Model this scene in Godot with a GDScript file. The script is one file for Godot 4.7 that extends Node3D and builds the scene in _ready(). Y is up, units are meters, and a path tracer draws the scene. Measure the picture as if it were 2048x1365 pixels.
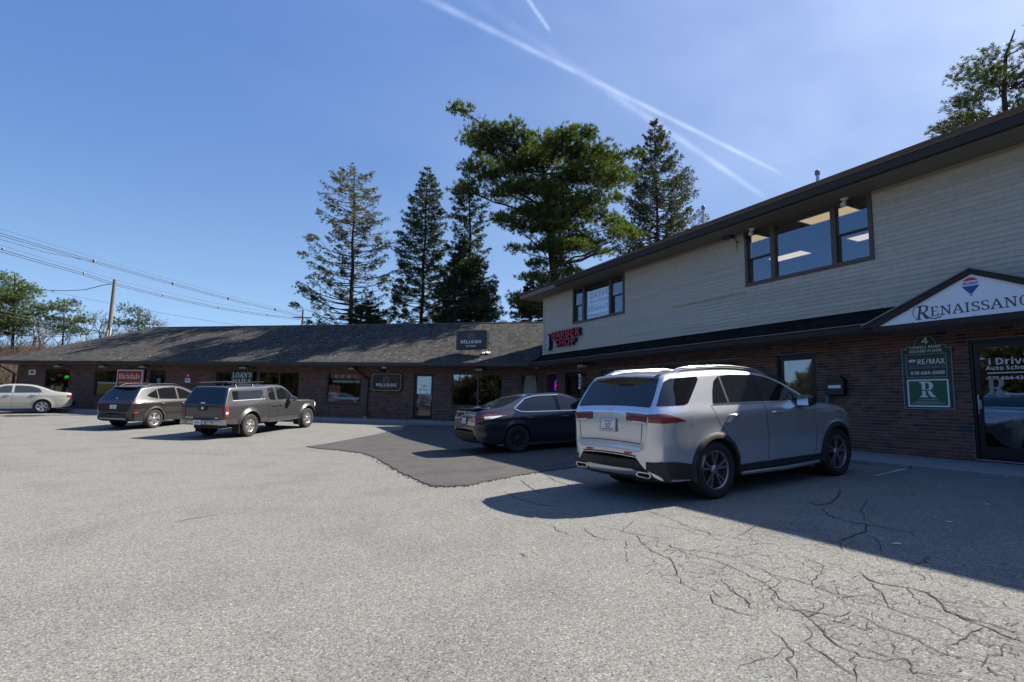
extends Node3D
# A strip of shops round a parking lot on a clear spring day.
const CAM_Y := 1.5
const FPX := 1077.0
var cam_basis: Basis
var FA: Transform3D   # long wall of the two-storey building: x along the wall from the inner corner, z out of it
var FB: Transform3D   # long wall of the one-storey building: x from -32 to the inner corner at 0, z out of it
var C0 := Vector3(1.441, 0, -24.503)
var NA := Vector3(-0.8917, 0, 0.4526)
var NB := Vector3(-0.2451, 0, 0.9695)
var rng := RandomNumberGenerator.new()
var M := {}
var T := {}
var used := {}

func _ready():
	# ---- camera
	cam_basis = Basis(Vector3.RIGHT, deg_to_rad(6.72)) * Basis(Vector3.BACK, deg_to_rad(1.41))
	var cam := Camera3D.new()
	cam.name = "camera"
	add_child(cam)
	cam.transform = Transform3D(cam_basis, Vector3(0, CAM_Y, 0))
	cam.fov = 64.69
	cam.near = 0.05
	cam.far = 1500.0
	cam.current = true
	# ---- sky, exposure
	var env := Environment.new()
	env.background_mode = Environment.BG_SKY
	var sm := ProceduralSkyMaterial.new()
	sm.sky_top_color = lin(0.047, 0.174, 0.525)
	sm.sky_horizon_color = lin(0.50, 0.80, 1.10)
	sm.sky_curve = 0.15
	sm.ground_bottom_color = lin(0.16, 0.155, 0.15)
	sm.ground_horizon_color = lin(0.25, 0.27, 0.30)
	sm.ground_curve = 0.05
	sm.sun_angle_max = 20.0
	sm.sun_curve = 0.10
	sm.sky_cover = contrails()
	sm.sky_cover_modulate = Color(1, 1, 1, 1)
	var sky := Sky.new()
	sky.sky_material = sm
	env.sky = sky
	env.background_energy_multiplier = SKY_E
	env.tonemap_mode = Environment.TONE_MAPPER_LINEAR
	env.tonemap_exposure = EXPOSURE
	env.sdfgi_enabled = true
	env.ssao_enabled = true
	env.ssil_enabled = true
	var we := WorldEnvironment.new()
	we.name = "environment"
	we.environment = env
	add_child(we)
	# ---- sun: right of the view, ahead, 44.6 degrees up
	var sun := DirectionalLight3D.new()
	sun.name = "sun"
	var az := deg_to_rad(68.0)
	var el := deg_to_rad(44.6)
	var to_sun := Vector3(sin(az) * cos(el), sin(el), -cos(az) * cos(el))
	sun.transform = Transform3D(Basis.looking_at(-to_sun, Vector3.UP), Vector3(0, 30, 0))
	sun.light_energy = SUN_E
	sun.light_color = Color(1.0, 0.965, 0.905)
	sun.light_angular_distance = 0.5
	sun.shadow_enabled = true
	add_child(sun)
	# ---- frames of the two walls
	FA = Transform3D(Basis(Vector3(0.4526, 0, 0.8917), Vector3.UP, NA), C0)
	FB = Transform3D(Basis(Vector3(0.9695, 0, 0.2451), Vector3.UP, NB), C0)
	rng.seed = 7
	make_materials()
	build_ground()
	build_two_storey()
	build_one_storey()
	build_signs()
	build_vehicles()
	build_trees()
	build_street()
	build_fittings()

const SKY_E := 0.46
const SUN_E := 1.6
const EXPOSURE := 2.3

# ------------------------------------------------------------------ small helpers
func lin(r, g, b, a = 1.0) -> Color:
	return Color(r, g, b, a).linear_to_srgb()

func numbered(n: String) -> String:
	if not used.has(n):
		used[n] = 0
		return n
	used[n] += 1
	return "%s_%03d" % [n, used[n]]

func thing(called, label, category, at := Transform3D(), group := "") -> Node3D:
	var o := Node3D.new()
	o.name = numbered(called)
	add_child(o)
	o.transform = at
	o.set_meta("label", label)
	o.set_meta("category", category)
	if group:
		o.set_meta("group", group)
	return o

func part(called, mesh, material, parent, at := Transform3D()) -> MeshInstance3D:
	var o := MeshInstance3D.new()
	o.name = called
	o.mesh = mesh
	o.material_override = material
	o.transform = at
	parent.add_child(o, true)
	return o

func holder(called, parent, at := Transform3D()) -> Node3D:
	var o := Node3D.new()
	o.name = called
	o.transform = at
	parent.add_child(o, true)
	return o

func structure(called, mesh, material, at := Transform3D()) -> MeshInstance3D:
	var o := part(called, mesh, material, self, at)
	o.set_meta("kind", "structure")
	return o

func scatter(called, mesh, material, parent, xs: Array, cols = null) -> MultiMeshInstance3D:
	var mm := MultiMesh.new()
	mm.transform_format = MultiMesh.TRANSFORM_3D
	mm.use_colors = cols != null
	mm.mesh = mesh
	mm.instance_count = xs.size()
	for i in xs.size():
		mm.set_instance_transform(i, xs[i])
		if cols != null:
			mm.set_instance_color(i, cols[i])
	var o := MultiMeshInstance3D.new()
	o.name = called
	o.multimesh = mm
	o.material_override = material
	o.set_meta("kind", "stuff")
	parent.add_child(o, true)
	return o

func mat(r, g, b, rough := 0.8, metal := 0.0) -> StandardMaterial3D:
	var m := StandardMaterial3D.new()
	m.albedo_color = lin(r, g, b)
	m.roughness = rough
	m.metallic = metal
	return m

func at_xyz(x, y, z) -> Transform3D:
	return Transform3D(Basis(), Vector3(x, y, z))

func px_ray(px, py) -> Vector3:
	return cam_basis * Vector3((px - 1024.0) / FPX, -(py - 682.5) / FPX, -1.0)

func px_depth(px, py, depth) -> Vector3:
	return Vector3(0, CAM_Y, 0) + px_ray(px, py) * depth

func interp(k: Array, x: float) -> float:
	if x <= k[0].x:
		return k[0].y
	for i in range(1, k.size()):
		if x <= k[i].x:
			var a: Vector2 = k[i - 1]
			var b: Vector2 = k[i]
			return lerpf(a.y, b.y, (x - a.x) / (b.x - a.x))
	return k[-1].y

const KA := [Vector2(2, .57), Vector2(6.55, .31), Vector2(12.4, 0), Vector2(20, -.15), Vector2(40, -.2)]
const KB := [Vector2(2, .50), Vector2(5, .39), Vector2(8.2, .19), Vector2(12, .05), Vector2(20, -.1), Vector2(40, -.2)]

func ground_y(x: float, z: float) -> float:   # as the triangles of the lot's mesh have it
	if x < -46 or x > 24 or z < -44 or z > 6:
		return ground_raw(x, z)
	var fx := (x + 46.0) * 2.0
	var fz := (z + 44.0) * 2.0
	var ix := floorf(fx)
	var iz := floorf(fz)
	fx -= ix
	fz -= iz
	var gx := ix * 0.5 - 46.0
	var gz := iz * 0.5 - 44.0
	var a := ground_at(gx, gz)
	var d := ground_at(gx + 0.5, gz + 0.5)
	if fx > fz:
		var b := ground_at(gx + 0.5, gz)
		return a + (b - a) * fx + (d - b) * fz
	var e := ground_at(gx, gz + 0.5)
	return a + (e - a) * fz + (d - e) * fx

var node_heights := {}
func ground_at(x: float, z: float) -> float:
	var k := Vector2i(roundi(x * 2), roundi(z * 2))
	if not node_heights.has(k):
		node_heights[k] = ground_raw(x, z)
	return node_heights[k]

func ground_raw(x: float, z: float) -> float:
	var p := Vector3(x, 0, z) - C0
	var a := interp(KA, p.dot(NA))
	var b := interp(KB, p.dot(NB))
	var y := 0.04 * log(exp(a / 0.04) + exp(b / 0.04))
	return y

func on_ground(x: float, z: float, lift := 0.0) -> Vector3:
	return Vector3(x, ground_y(x, z) + lift, z)

func px_ground(px, py) -> Vector3:
	var o := Vector3(0, CAM_Y, 0)
	var r := px_ray(px, py)
	var a := 0.3
	var b := 0.3
	while b < 150.0:
		b = a + 0.3
		var q := o + r * b
		if q.y < ground_y(q.x, q.z):
			break
		a = b
	for i in 24:
		var m := (a + b) / 2
		var q := o + r * m
		if q.y < ground_y(q.x, q.z):
			b = m
		else:
			a = m
	return o + r * a

# ------------------------------------------------------------------ mesh builder (points run counter-clockwise seen from outside)
class MB:
	var v := PackedVector3Array()
	var n := PackedVector3Array()
	var u := PackedVector2Array()
	var c := PackedColorArray()
	var i := PackedInt32Array()
	var tint = null

	func vert(p: Vector3, nn: Vector3, uv := Vector2.ZERO) -> int:
		v.append(p)
		n.append(nn)
		u.append(uv)
		if tint != null:
			c.append(tint)
		return v.size() - 1

	func tri(a, b, d):
		var nn: Vector3 = (b - a).cross(d - a).normalized()
		var k := vert(a, nn)
		vert(b, nn)
		vert(d, nn)
		i.append_array([k, k + 2, k + 1])

	func quad(a, b, d, e):
		var nn: Vector3 = (d - a).cross(e - b).normalized()
		var k := vert(a, nn, Vector2(0, 1))
		vert(b, nn, Vector2(1, 1))
		vert(d, nn, Vector2(1, 0))
		vert(e, nn, Vector2(0, 0))
		i.append_array([k, k + 2, k + 1, k, k + 3, k + 2])

	func box(x0, y0, z0, x1, y1, z1):
		var p := [Vector3(x0, y0, z0), Vector3(x1, y0, z0), Vector3(x1, y1, z0), Vector3(x0, y1, z0), Vector3(x0, y0, z1), Vector3(x1, y0, z1), Vector3(x1, y1, z1), Vector3(x0, y1, z1)]
		quad(p[4], p[5], p[6], p[7])
		quad(p[1], p[0], p[3], p[2])
		quad(p[0], p[4], p[7], p[3])
		quad(p[5], p[1], p[2], p[6])
		quad(p[7], p[6], p[2], p[3])
		quad(p[0], p[1], p[5], p[4])

	func cbox(x0, y0, z0, x1, y1, z1, b):   # a box with bevelled edges
		var lo := Vector3(x0, y0, z0)
		var hi := Vector3(x1, y1, z1)
		var mid := (lo + hi) / 2
		var h := (hi - lo) / 2
		b = minf(b, minf(h.x, minf(h.y, h.z)) * 0.9)
		for ax in 3:
			for s in [-1.0, 1.0]:
				var bx := (ax + 1) % 3
				var cx := (ax + 2) % 3
				var q := []
				for k in [[-1, -1], [1, -1], [1, 1], [-1, 1]]:
					var p := Vector3.ZERO
					p[ax] = s * h[ax]
					p[bx] = k[0] * (h[bx] - b)
					p[cx] = k[1] * (h[cx] - b)
					q.append(p + mid)
				if s > 0:
					quad(q[0], q[1], q[2], q[3])
				else:
					quad(q[3], q[2], q[1], q[0])
		for ax in 3:
			var bx := (ax + 1) % 3
			var cx := (ax + 2) % 3
			for s in [-1.0, 1.0]:
				for t in [-1.0, 1.0]:
					var q := []
					for k in [[-1, 0], [1, 0], [1, 1], [-1, 1]]:
						var p := Vector3.ZERO
						p[ax] = k[0] * (h[ax] - b)
						p[bx] = s * (h[bx] - (0.0 if k[1] == 0 else b))
						p[cx] = t * (h[cx] - (b if k[1] == 0 else 0.0))
						q.append(p + mid)
					if s * t > 0:
						quad(q[0], q[1], q[2], q[3])
					else:
						quad(q[3], q[2], q[1], q[0])
		for sx in [-1.0, 1.0]:
			for sy in [-1.0, 1.0]:
				for sz in [-1.0, 1.0]:
					var a := mid + Vector3(sx * h.x, sy * (h.y - b), sz * (h.z - b))
					var d := mid + Vector3(sx * (h.x - b), sy * h.y, sz * (h.z - b))
					var e := mid + Vector3(sx * (h.x - b), sy * (h.y - b), sz * h.z)
					if sx * sy * sz > 0:
						tri(a, d, e)
					else:
						tri(a, e, d)

	func grid(P: Array, closed_u := false, flip := false):   # rows of points; smooth normals
		var rows := P.size()
		var cols: int = P[0].size()
		var base := v.size()
		var nn := PackedVector3Array()
		nn.resize(rows * cols)
		for r in rows - 1:
			for k in (cols if closed_u else cols - 1):
				var k2 := (k + 1) % cols
				var f: Vector3 = (P[r + 1][k2] - P[r][k]).cross(P[r + 1][k] - P[r][k2])
				if flip:
					f = -f
				nn[r * cols + k] += f
				nn[r * cols + k2] += f
				nn[(r + 1) * cols + k] += f
				nn[(r + 1) * cols + k2] += f
		for r in rows:
			for k in cols:
				vert(P[r][k], nn[r * cols + k].normalized(), Vector2(float(k) / maxi(1, cols - 1), float(r) / maxi(1, rows - 1)))
		for r in rows - 1:
			for k in (cols if closed_u else cols - 1):
				var k2 := (k + 1) % cols
				var a := base + r * cols + k
				var b := base + r * cols + k2
				var d := base + (r + 1) * cols + k2
				var e := base + (r + 1) * cols + k
				if flip:
					i.append_array([a, b, d, a, d, e])
				else:
					i.append_array([a, d, b, a, e, d])

	func tube(pts: Array, rad: Array, sides := 6, capped := false):
		var P := []
		var prev := Vector3.ZERO
		for k in pts.size():
			var d: Vector3 = (pts[mini(k + 1, pts.size() - 1)] - pts[maxi(k - 1, 0)]).normalized()
			var s: Vector3
			if prev == Vector3.ZERO:
				s = d.cross(Vector3.UP)
				if s.length() < 0.1:
					s = d.cross(Vector3.RIGHT)
			else:
				s = prev - d * prev.dot(d)
			s = s.normalized()
			prev = s
			var t := s.cross(d)
			var ring := []
			for j in sides:
				var a := TAU * j / sides
				ring.append(pts[k] + (s * cos(a) + t * sin(a)) * rad[k])
			P.append(ring)
		grid(P, true, true)
		if capped:
			for e in [0, P.size() - 1]:
				for j in range(1, sides - 1):
					if e == 0:
						tri(P[e][0], P[e][j], P[e][j + 1])
					else:
						tri(P[e][0], P[e][j + 1], P[e][j])

	func lathe(prof: Array, seg := 24, axis := 2):   # profile of (radius, along) turned about x, y or z
		var P := []
		for q in prof:
			var ring := []
			for j in seg:
				var a := TAU * j / seg
				var x: float = q.x * cos(a)
				var y: float = q.x * sin(a)
				ring.append(Vector3(x, y, q.y) if axis == 2 else (Vector3(y, q.y, x) if axis == 1 else Vector3(q.y, x, y)))
			P.append(ring)
		grid(P, true, false)

	func prism(poly: Array, z0: float, z1: float):   # polygon in x, y, extruded along z
		var pk := PackedVector2Array(poly)
		if Geometry2D.is_polygon_clockwise(pk):
			pk.reverse()
		var t := Geometry2D.triangulate_polygon(pk)
		for k in range(0, t.size(), 3):
			var a := pk[t[k]]
			var b := pk[t[k + 1]]
			var d := pk[t[k + 2]]
			if (b - a).cross(d - a) < 0:
				var s := b
				b = d
				d = s
			tri(Vector3(a.x, a.y, z1), Vector3(b.x, b.y, z1), Vector3(d.x, d.y, z1))
			tri(Vector3(a.x, a.y, z0), Vector3(d.x, d.y, z0), Vector3(b.x, b.y, z0))
		for k in pk.size():
			var a := pk[k]
			var b := pk[(k + 1) % pk.size()]
			quad(Vector3(a.x, a.y, z0), Vector3(b.x, b.y, z0), Vector3(b.x, b.y, z1), Vector3(a.x, a.y, z1))

	func mesh() -> ArrayMesh:
		var m := ArrayMesh.new()
		if v.is_empty():
			return m
		var arr := []
		arr.resize(Mesh.ARRAY_MAX)
		arr[Mesh.ARRAY_VERTEX] = v
		arr[Mesh.ARRAY_NORMAL] = n
		arr[Mesh.ARRAY_TEX_UV] = u
		if tint != null:
			arr[Mesh.ARRAY_COLOR] = c
		arr[Mesh.ARRAY_INDEX] = i
		m.add_surface_from_arrays(Mesh.PRIMITIVE_TRIANGLES, arr)
		return m

func box_mesh(x0, y0, z0, x1, y1, z1, bevel := 0.0) -> ArrayMesh:
	var b := MB.new()
	if bevel > 0:
		b.cbox(x0, y0, z0, x1, y1, z1, bevel)
	else:
		b.box(x0, y0, z0, x1, y1, z1)
	return b.mesh()

func text_mesh(s: String, height: float, serif := false, bold := true, depth := 0.004) -> TextMesh:
	var f := SystemFont.new()
	f.font_names = PackedStringArray(["Droid Serif" if serif else "Droid Sans"])
	f.font_weight = 700 if bold else 400
	var t := TextMesh.new()
	t.font = f
	t.text = s
	t.font_size = 32
	t.pixel_size = height / 23.0      # capitals are about 0.72 of the font size
	t.depth = depth
	t.curve_step = 2.0
	return t

func letters(s, height, material, parent, at: Transform3D, serif := false, bold := true, width := 0.0, depth := 0.004):
	var t := text_mesh(s, height, serif, bold, depth)
	if width > 0:
		var w: float = t.get_aabb().size.x
		if w > 0:
			at = at * Transform3D(Basis.from_scale(Vector3(width / w, 1, 1)), Vector3.ZERO)
	return part("lettering", t, material, parent, at)

# ------------------------------------------------------------------ sky cover: three condensation trails
func contrails() -> ImageTexture:
	var w := 2048
	var h := 1024
	# pale haze round the sun, with a little thin cirrus in it
	var az := deg_to_rad(68.0)
	var el := deg_to_rad(44.6)
	var to_sun := Vector3(sin(az) * cos(el), sin(el), -cos(az) * cos(el))
	var wisp := FastNoiseLite.new()
	wisp.seed = 8
	wisp.frequency = 2.2
	wisp.fractal_octaves = 5
	var data := PackedByteArray()
	data.resize(w * h * 4)
	data.fill(255)
	for y in h:
		var up := (0.5 - (y + 0.5) / h) * PI
		for x in w:
			var k := (y * w + x) * 4 + 3
			if up < -0.05:
				data[k] = 0
				continue
			var a := (x + 0.5) / w * TAU
			var d := Vector3(sin(a) * cos(up), sin(up), -cos(a) * cos(up))
			var ang := rad_to_deg(acos(clampf(d.dot(to_sun), -1, 1)))
			var v := minf(0.95, 1.05 * exp(-ang / 26.5))
			if ang < 75:
				v *= 1.0 + 0.3 * wisp.get_noise_3d(d.x * 1.0, d.y * 3.0, d.z * 2.0 + d.x)
			data[k] = clampi(int(v * 255.0 + fposmod((x * 7 + y * 13) * 0.618, 1.0)), 0, 255)
	var r := RandomNumberGenerator.new()
	r.seed = 21
	# from, to (photo pixels), width in degrees at both ends, strength at both ends
	var trail := PackedFloat32Array()
	trail.resize(w * h)
	for t in [[Vector2(800, -30), Vector2(1572, 352), 0.42, 0.12, 0.20, 0.42], [Vector2(880, -45), Vector2(1535, 398), 0.8, 0.22, 0.02, 0.30], [Vector2(1035, -30), Vector2(1101, 64), 0.26, 0.12, 0.30, 0.5]]:
		var n := 1500
		var wob := 0.0
		for k in n:
			var f := float(k) / n
			wob = wob * 0.985 + r.randf_range(-0.012, 0.012)
			var d := px_ray(lerpf(t[0].x, t[1].x, f), lerpf(t[0].y, t[1].y, f)).normalized()
			var wide: float = lerpf(t[2], t[3], f) / 0.176
			var s: float = lerpf(t[4], t[5], pow(f, 1.5))
			s *= clampf((1.0 - f) * 14.0, 0, 1)
			s *= 0.8 + 0.2 * sin(f * 60.0 + wob * 20.0)
			var cx := fposmod(atan2(d.x, -d.z) / TAU, 1.0) * w + wob * 4.0
			var cy := acos(d.y) / PI * h
			var rad := int(ceil(wide * 1.6)) + 1
			for yy in range(-rad, rad + 1):
				for xx in range(-rad, rad + 1):
					var px := int(cx) + xx
					var py := int(cy) + yy
					if py < 0 or py >= h:
						continue
					px = posmod(px, w)
					var q := Vector2(int(cx) + xx + 0.5 - cx, py + 0.5 - cy).length() / wide
					var al: float = s * exp(-q * q * 2.2)
					trail[py * w + px] = maxf(trail[py * w + px], al)
	for k in w * h:
		if trail[k] > 0.0:
			data[k * 4 + 3] = clampi(data[k * 4 + 3] + int(trail[k] * 255.0), 0, 255)
	var im := Image.create_from_data(w, h, false, Image.FORMAT_RGBA8, data)
	return ImageTexture.create_from_image(im)

func noise_tex(freq: float, ramp: Array, size := 512, fractal := 4, cellular := false, seed_ := 1) -> NoiseTexture2D:
	var n := FastNoiseLite.new()
	n.seed = seed_
	n.noise_type = FastNoiseLite.TYPE_CELLULAR if cellular else FastNoiseLite.TYPE_SIMPLEX_SMOOTH
	n.frequency = freq
	n.fractal_octaves = fractal
	var t := NoiseTexture2D.new()
	t.width = size
	t.height = size
	t.seamless = true
	t.noise = n
	if ramp.size():
		var g := Gradient.new()
		g.offsets = PackedFloat32Array(ramp.map(func(q): return q[0]))
		g.colors = PackedColorArray(ramp.map(func(q): return q[1]))
		t.color_ramp = g
	return t

func grey(v: float) -> Color:
	return Color(v, v, v)

func speckle_image(size: int, base: Array, spread: float, seed_: int) -> ImageTexture:   # crushed stone in bitumen, one stone a pixel or two
	var r := RandomNumberGenerator.new()
	r.seed = seed_
	var data := PackedByteArray()
	data.resize(size * size * 3)
	for k in size * size:
		var v := 1.0 + r.randfn(0.0, spread)
		if r.randf() < 0.05:
			v += r.randf_range(0.15, 0.55)
		elif r.randf() < 0.06:
			v -= r.randf_range(0.2, 0.5)
		var w := r.randf_range(-0.035, 0.035)
		data[k * 3] = clampi(int(255 * base[0] * (v + w)), 0, 255)
		data[k * 3 + 1] = clampi(int(255 * base[1] * v), 0, 255)
		data[k * 3 + 2] = clampi(int(255 * base[2] * (v - w)), 0, 255)
	return ImageTexture.create_from_image(Image.create_from_data(size, size, false, Image.FORMAT_RGB8, data))

func shingle_image(size: int) -> ImageTexture:   # 2 m of roof: 14 courses, granules and weathering
	var r := RandomNumberGenerator.new()
	r.seed = 5
	var im := Image.create(size, size, false, Image.FORMAT_RGB8)
	var rows := 14
	var tone := []
	var cut := []
	for k in rows:
		var a := []
		var b := []
		for j in 12:
			a.append(r.randf_range(0.86, 1.12))
		tone.append(a)
		cut.append(r.randf())
	for y in size:
		var ry := float(y) / size * rows
		var row := int(ry) % rows
		var fy := ry - floorf(ry)
		for x in size:
			var rx: float = float(x) / size * 12.0 + cut[row]
			var fx := rx - floorf(rx)
			var v: float = 0.30 * tone[row][int(rx) % 12]
			v *= 1.0 + r.randfn(0.0, 0.13)
			if fy > 0.9 or fx < 0.02:
				v *= 0.72
			im.set_pixel(x, y, Color(v * 1.01, v, v * 0.995))
	return ImageTexture.create_from_image(im)

func make_materials():
	# worn light asphalt
	var m := StandardMaterial3D.new()
	m.albedo_texture = speckle_image(1024, [0.45, 0.449, 0.439], 0.13, 3)
	m.uv1_triplanar = true
	m.uv1_world_triplanar = true
	m.uv1_scale = Vector3(0.13, 0.13, 0.13)
	m.roughness = 0.92
	m.metallic_specular = 0.15
	m.detail_enabled = true
	m.detail_blend_mode = BaseMaterial3D.BLEND_MODE_MUL
	m.detail_albedo = noise_tex(0.006, [[0.0, grey(0.92)], [0.4, grey(0.97)], [0.6, Color(1, 0.997, 0.99)], [1.0, grey(0.95)]], 1024, 5, false, 4)
	m.detail_uv_layer = BaseMaterial3D.DETAIL_UV_2
	m.uv2_triplanar = true
	m.uv2_world_triplanar = true
	m.uv2_scale = Vector3(0.09, 0.09, 0.09)
	m.heightmap_enabled = true
	m.heightmap_texture = noise_tex(0.22, [], 512, 3, true, 6)
	m.heightmap_scale = 0.35
	M.asphalt = m
	# fresh patch
	m = StandardMaterial3D.new()
	m.albedo_texture = speckle_image(512, [0.258, 0.252, 0.25], 0.12, 8)
	m.uv1_triplanar = true
	m.uv1_world_triplanar = true
	m.uv1_scale = Vector3(0.2, 0.2, 0.2)
	m.roughness = 0.85
	m.detail_enabled = true
	m.detail_blend_mode = BaseMaterial3D.BLEND_MODE_MUL
	m.detail_albedo = noise_tex(0.01, [[0.0, grey(0.8)], [0.55, grey(0.98)], [0.75, Color(1, 0.99, 0.97)], [1.0, grey(0.9)]], 512, 5, false, 14)
	m.detail_uv_layer = BaseMaterial3D.DETAIL_UV_2
	m.uv2_triplanar = true
	m.uv2_world_triplanar = true
	m.uv2_scale = Vector3(0.2, 0.2, 0.2)
	m.heightmap_enabled = true
	m.heightmap_texture = M.asphalt.heightmap_texture
	m.heightmap_scale = 0.25
	M.patch = m
	M.crack = mat(0.026, 0.025, 0.024, 0.95)
	# concrete walk
	m = StandardMaterial3D.new()
	m.albedo_texture = noise_tex(0.05, [[0.0, grey(0.44)], [0.5, grey(0.51)], [1.0, Color(0.57, 0.56, 0.53)]], 512, 6, false, 9)
	m.uv1_triplanar = true
	m.uv1_world_triplanar = true
	m.uv1_scale = Vector3(0.6, 0.6, 0.6)
	m.roughness = 0.9
	M.concrete = m
	# brick: tint comes with each brick; mottling from the texture
	var mottle := noise_tex(0.05, [[0.0, grey(0.72)], [0.5, grey(0.95)], [1.0, Color(1, 0.97, 0.94)]], 256, 4, false, 10)
	m = StandardMaterial3D.new()
	m.albedo_texture = mottle
	m.vertex_color_use_as_albedo = true
	m.uv1_triplanar = true
	m.uv1_world_triplanar = true
	m.uv1_scale = Vector3(2.5, 2.5, 2.5)
	m.roughness = 0.9
	m.heightmap_enabled = true
	m.heightmap_texture = noise_tex(0.12, [], 256, 4, false, 11)
	m.heightmap_scale = 0.3
	M.brick = m
	M.brick_variants = []
	for q in brick_tints():
		var k: StandardMaterial3D = m.duplicate()
		k.vertex_color_use_as_albedo = false
		k.albedo_color = q.linear_to_srgb()
		M.brick_variants.append(k)
	m = mat(1, 1, 1, 0.95)
	m.albedo_texture = noise_tex(0.08, [[0.0, grey(0.48)], [1.0, Color(0.60, 0.58, 0.55)]], 256, 4, false, 12)
	m.uv1_triplanar = true
	m.uv1_world_triplanar = true
	M.mortar = m
	# cream lap siding
	m = mat(1, 1, 1, 0.62)
	m.albedo_texture = noise_tex(0.02, [[0.0, Color(0.66, 0.625, 0.57)], [0.45, Color(0.725, 0.695, 0.64)], [1.0, Color(0.75, 0.725, 0.68)]], 512, 5, false, 13)
	m.uv1_triplanar = true
	m.uv1_world_triplanar = true
	m.uv1_scale = Vector3(0.7, 0.35, 0.7)
	M.siding = m
	# asphalt shingles
	m = mat(1, 1, 1, 0.93)
	m.albedo_texture = shingle_image(512)
	m.metallic_specular = 0.0
	m.uv1_scale = Vector3(0.5, 0.5, 1)
	m.detail_enabled = true
	m.detail_blend_mode = BaseMaterial3D.BLEND_MODE_MUL
	m.detail_albedo = noise_tex(0.012, [[0.0, grey(0.78)], [0.45, grey(0.93)], [0.7, Color(1, 0.99, 0.97)], [1.0, grey(0.88)]], 512, 6, false, 15)
	m.detail_uv_layer = BaseMaterial3D.DETAIL_UV_2
	m.uv2_triplanar = true
	m.uv2_world_triplanar = true
	m.uv2_scale = Vector3(0.13, 0.13, 0.13)
	M.shingle = m
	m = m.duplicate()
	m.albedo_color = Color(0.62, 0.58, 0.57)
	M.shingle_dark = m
	M.brown_trim = mat(0.035, 0.027, 0.024, 0.85)
	M.brown_frame = mat(0.075, 0.058, 0.048, 0.5)
	M.gutter = mat(0.03, 0.026, 0.025, 0.35)
	M.soffit = mat(0.20, 0.18, 0.15, 0.7)
	M.soffit_brown = mat(0.16, 0.14, 0.12, 0.8)
	M.black_frame = mat(0.018, 0.017, 0.018, 0.35, 0.4)
	M.lead = mat(0.2, 0.2, 0.21, 0.5, 0.5)
	# coated glass: part mirror, part clear
	var clear := Image.create(4, 4, false, Image.FORMAT_RGBA8)
	clear.fill(Color(1, 1, 1, 1))
	var clear_tex := ImageTexture.create_from_image(clear)
	var g := mat(0.84, 0.90, 0.95, 0.02, 1.0)
	g.transparency = BaseMaterial3D.TRANSPARENCY_ALPHA
	g.albedo_texture = clear_tex
	g.albedo_color.a = 0.09
	M.glass = g
	g = mat(0.66, 0.82, 1.0, 0.02, 1.0)
	g.transparency = BaseMaterial3D.TRANSPARENCY_ALPHA
	g.albedo_texture = clear_tex
	g.albedo_color.a = 0.075
	M.glass_up = g
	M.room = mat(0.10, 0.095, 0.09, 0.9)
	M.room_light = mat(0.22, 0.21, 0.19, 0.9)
	M.white = mat(0.75, 0.75, 0.74, 0.5)
	M.sign_white = mat(0.78, 0.80, 0.84, 0.35)
	M.black = mat(0.012, 0.012, 0.014, 0.4)
	M.gold = mat(0.42, 0.29, 0.08, 0.4, 0.3)
	M.red = mat(0.42, 0.018, 0.02, 0.45)
	M.steel = mat(0.45, 0.45, 0.46, 0.35, 0.9)
	M.chrome = mat(0.75, 0.75, 0.77, 0.12, 1.0)
	M.rubber = mat(0.018, 0.018, 0.018, 0.85)
	M.dark_plastic = mat(0.02, 0.02, 0.021, 0.6)

func brick_tints() -> Array:
	return [Color(0.175, 0.072, 0.052), Color(0.150, 0.066, 0.050), Color(0.195, 0.084, 0.058), Color(0.132, 0.062, 0.050), Color(0.165, 0.084, 0.064), Color(0.108, 0.052, 0.046), Color(0.048, 0.046, 0.056), Color(0.215, 0.100, 0.068)]

func brick_pick(r: RandomNumberGenerator) -> int:
	var f := r.randf()
	if f < 0.07:
		return 6
	return [0, 1, 2, 3, 4, 5, 7][r.randi() % 7]

# ------------------------------------------------------------------ ground
func ground_steps(a: float, b: float, d: float) -> Array:
	var out := []
	var n := int(round((b - a) / d))
	for k in n + 1:
		out.append(lerpf(a, b, float(k) / n))
	return out

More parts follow.
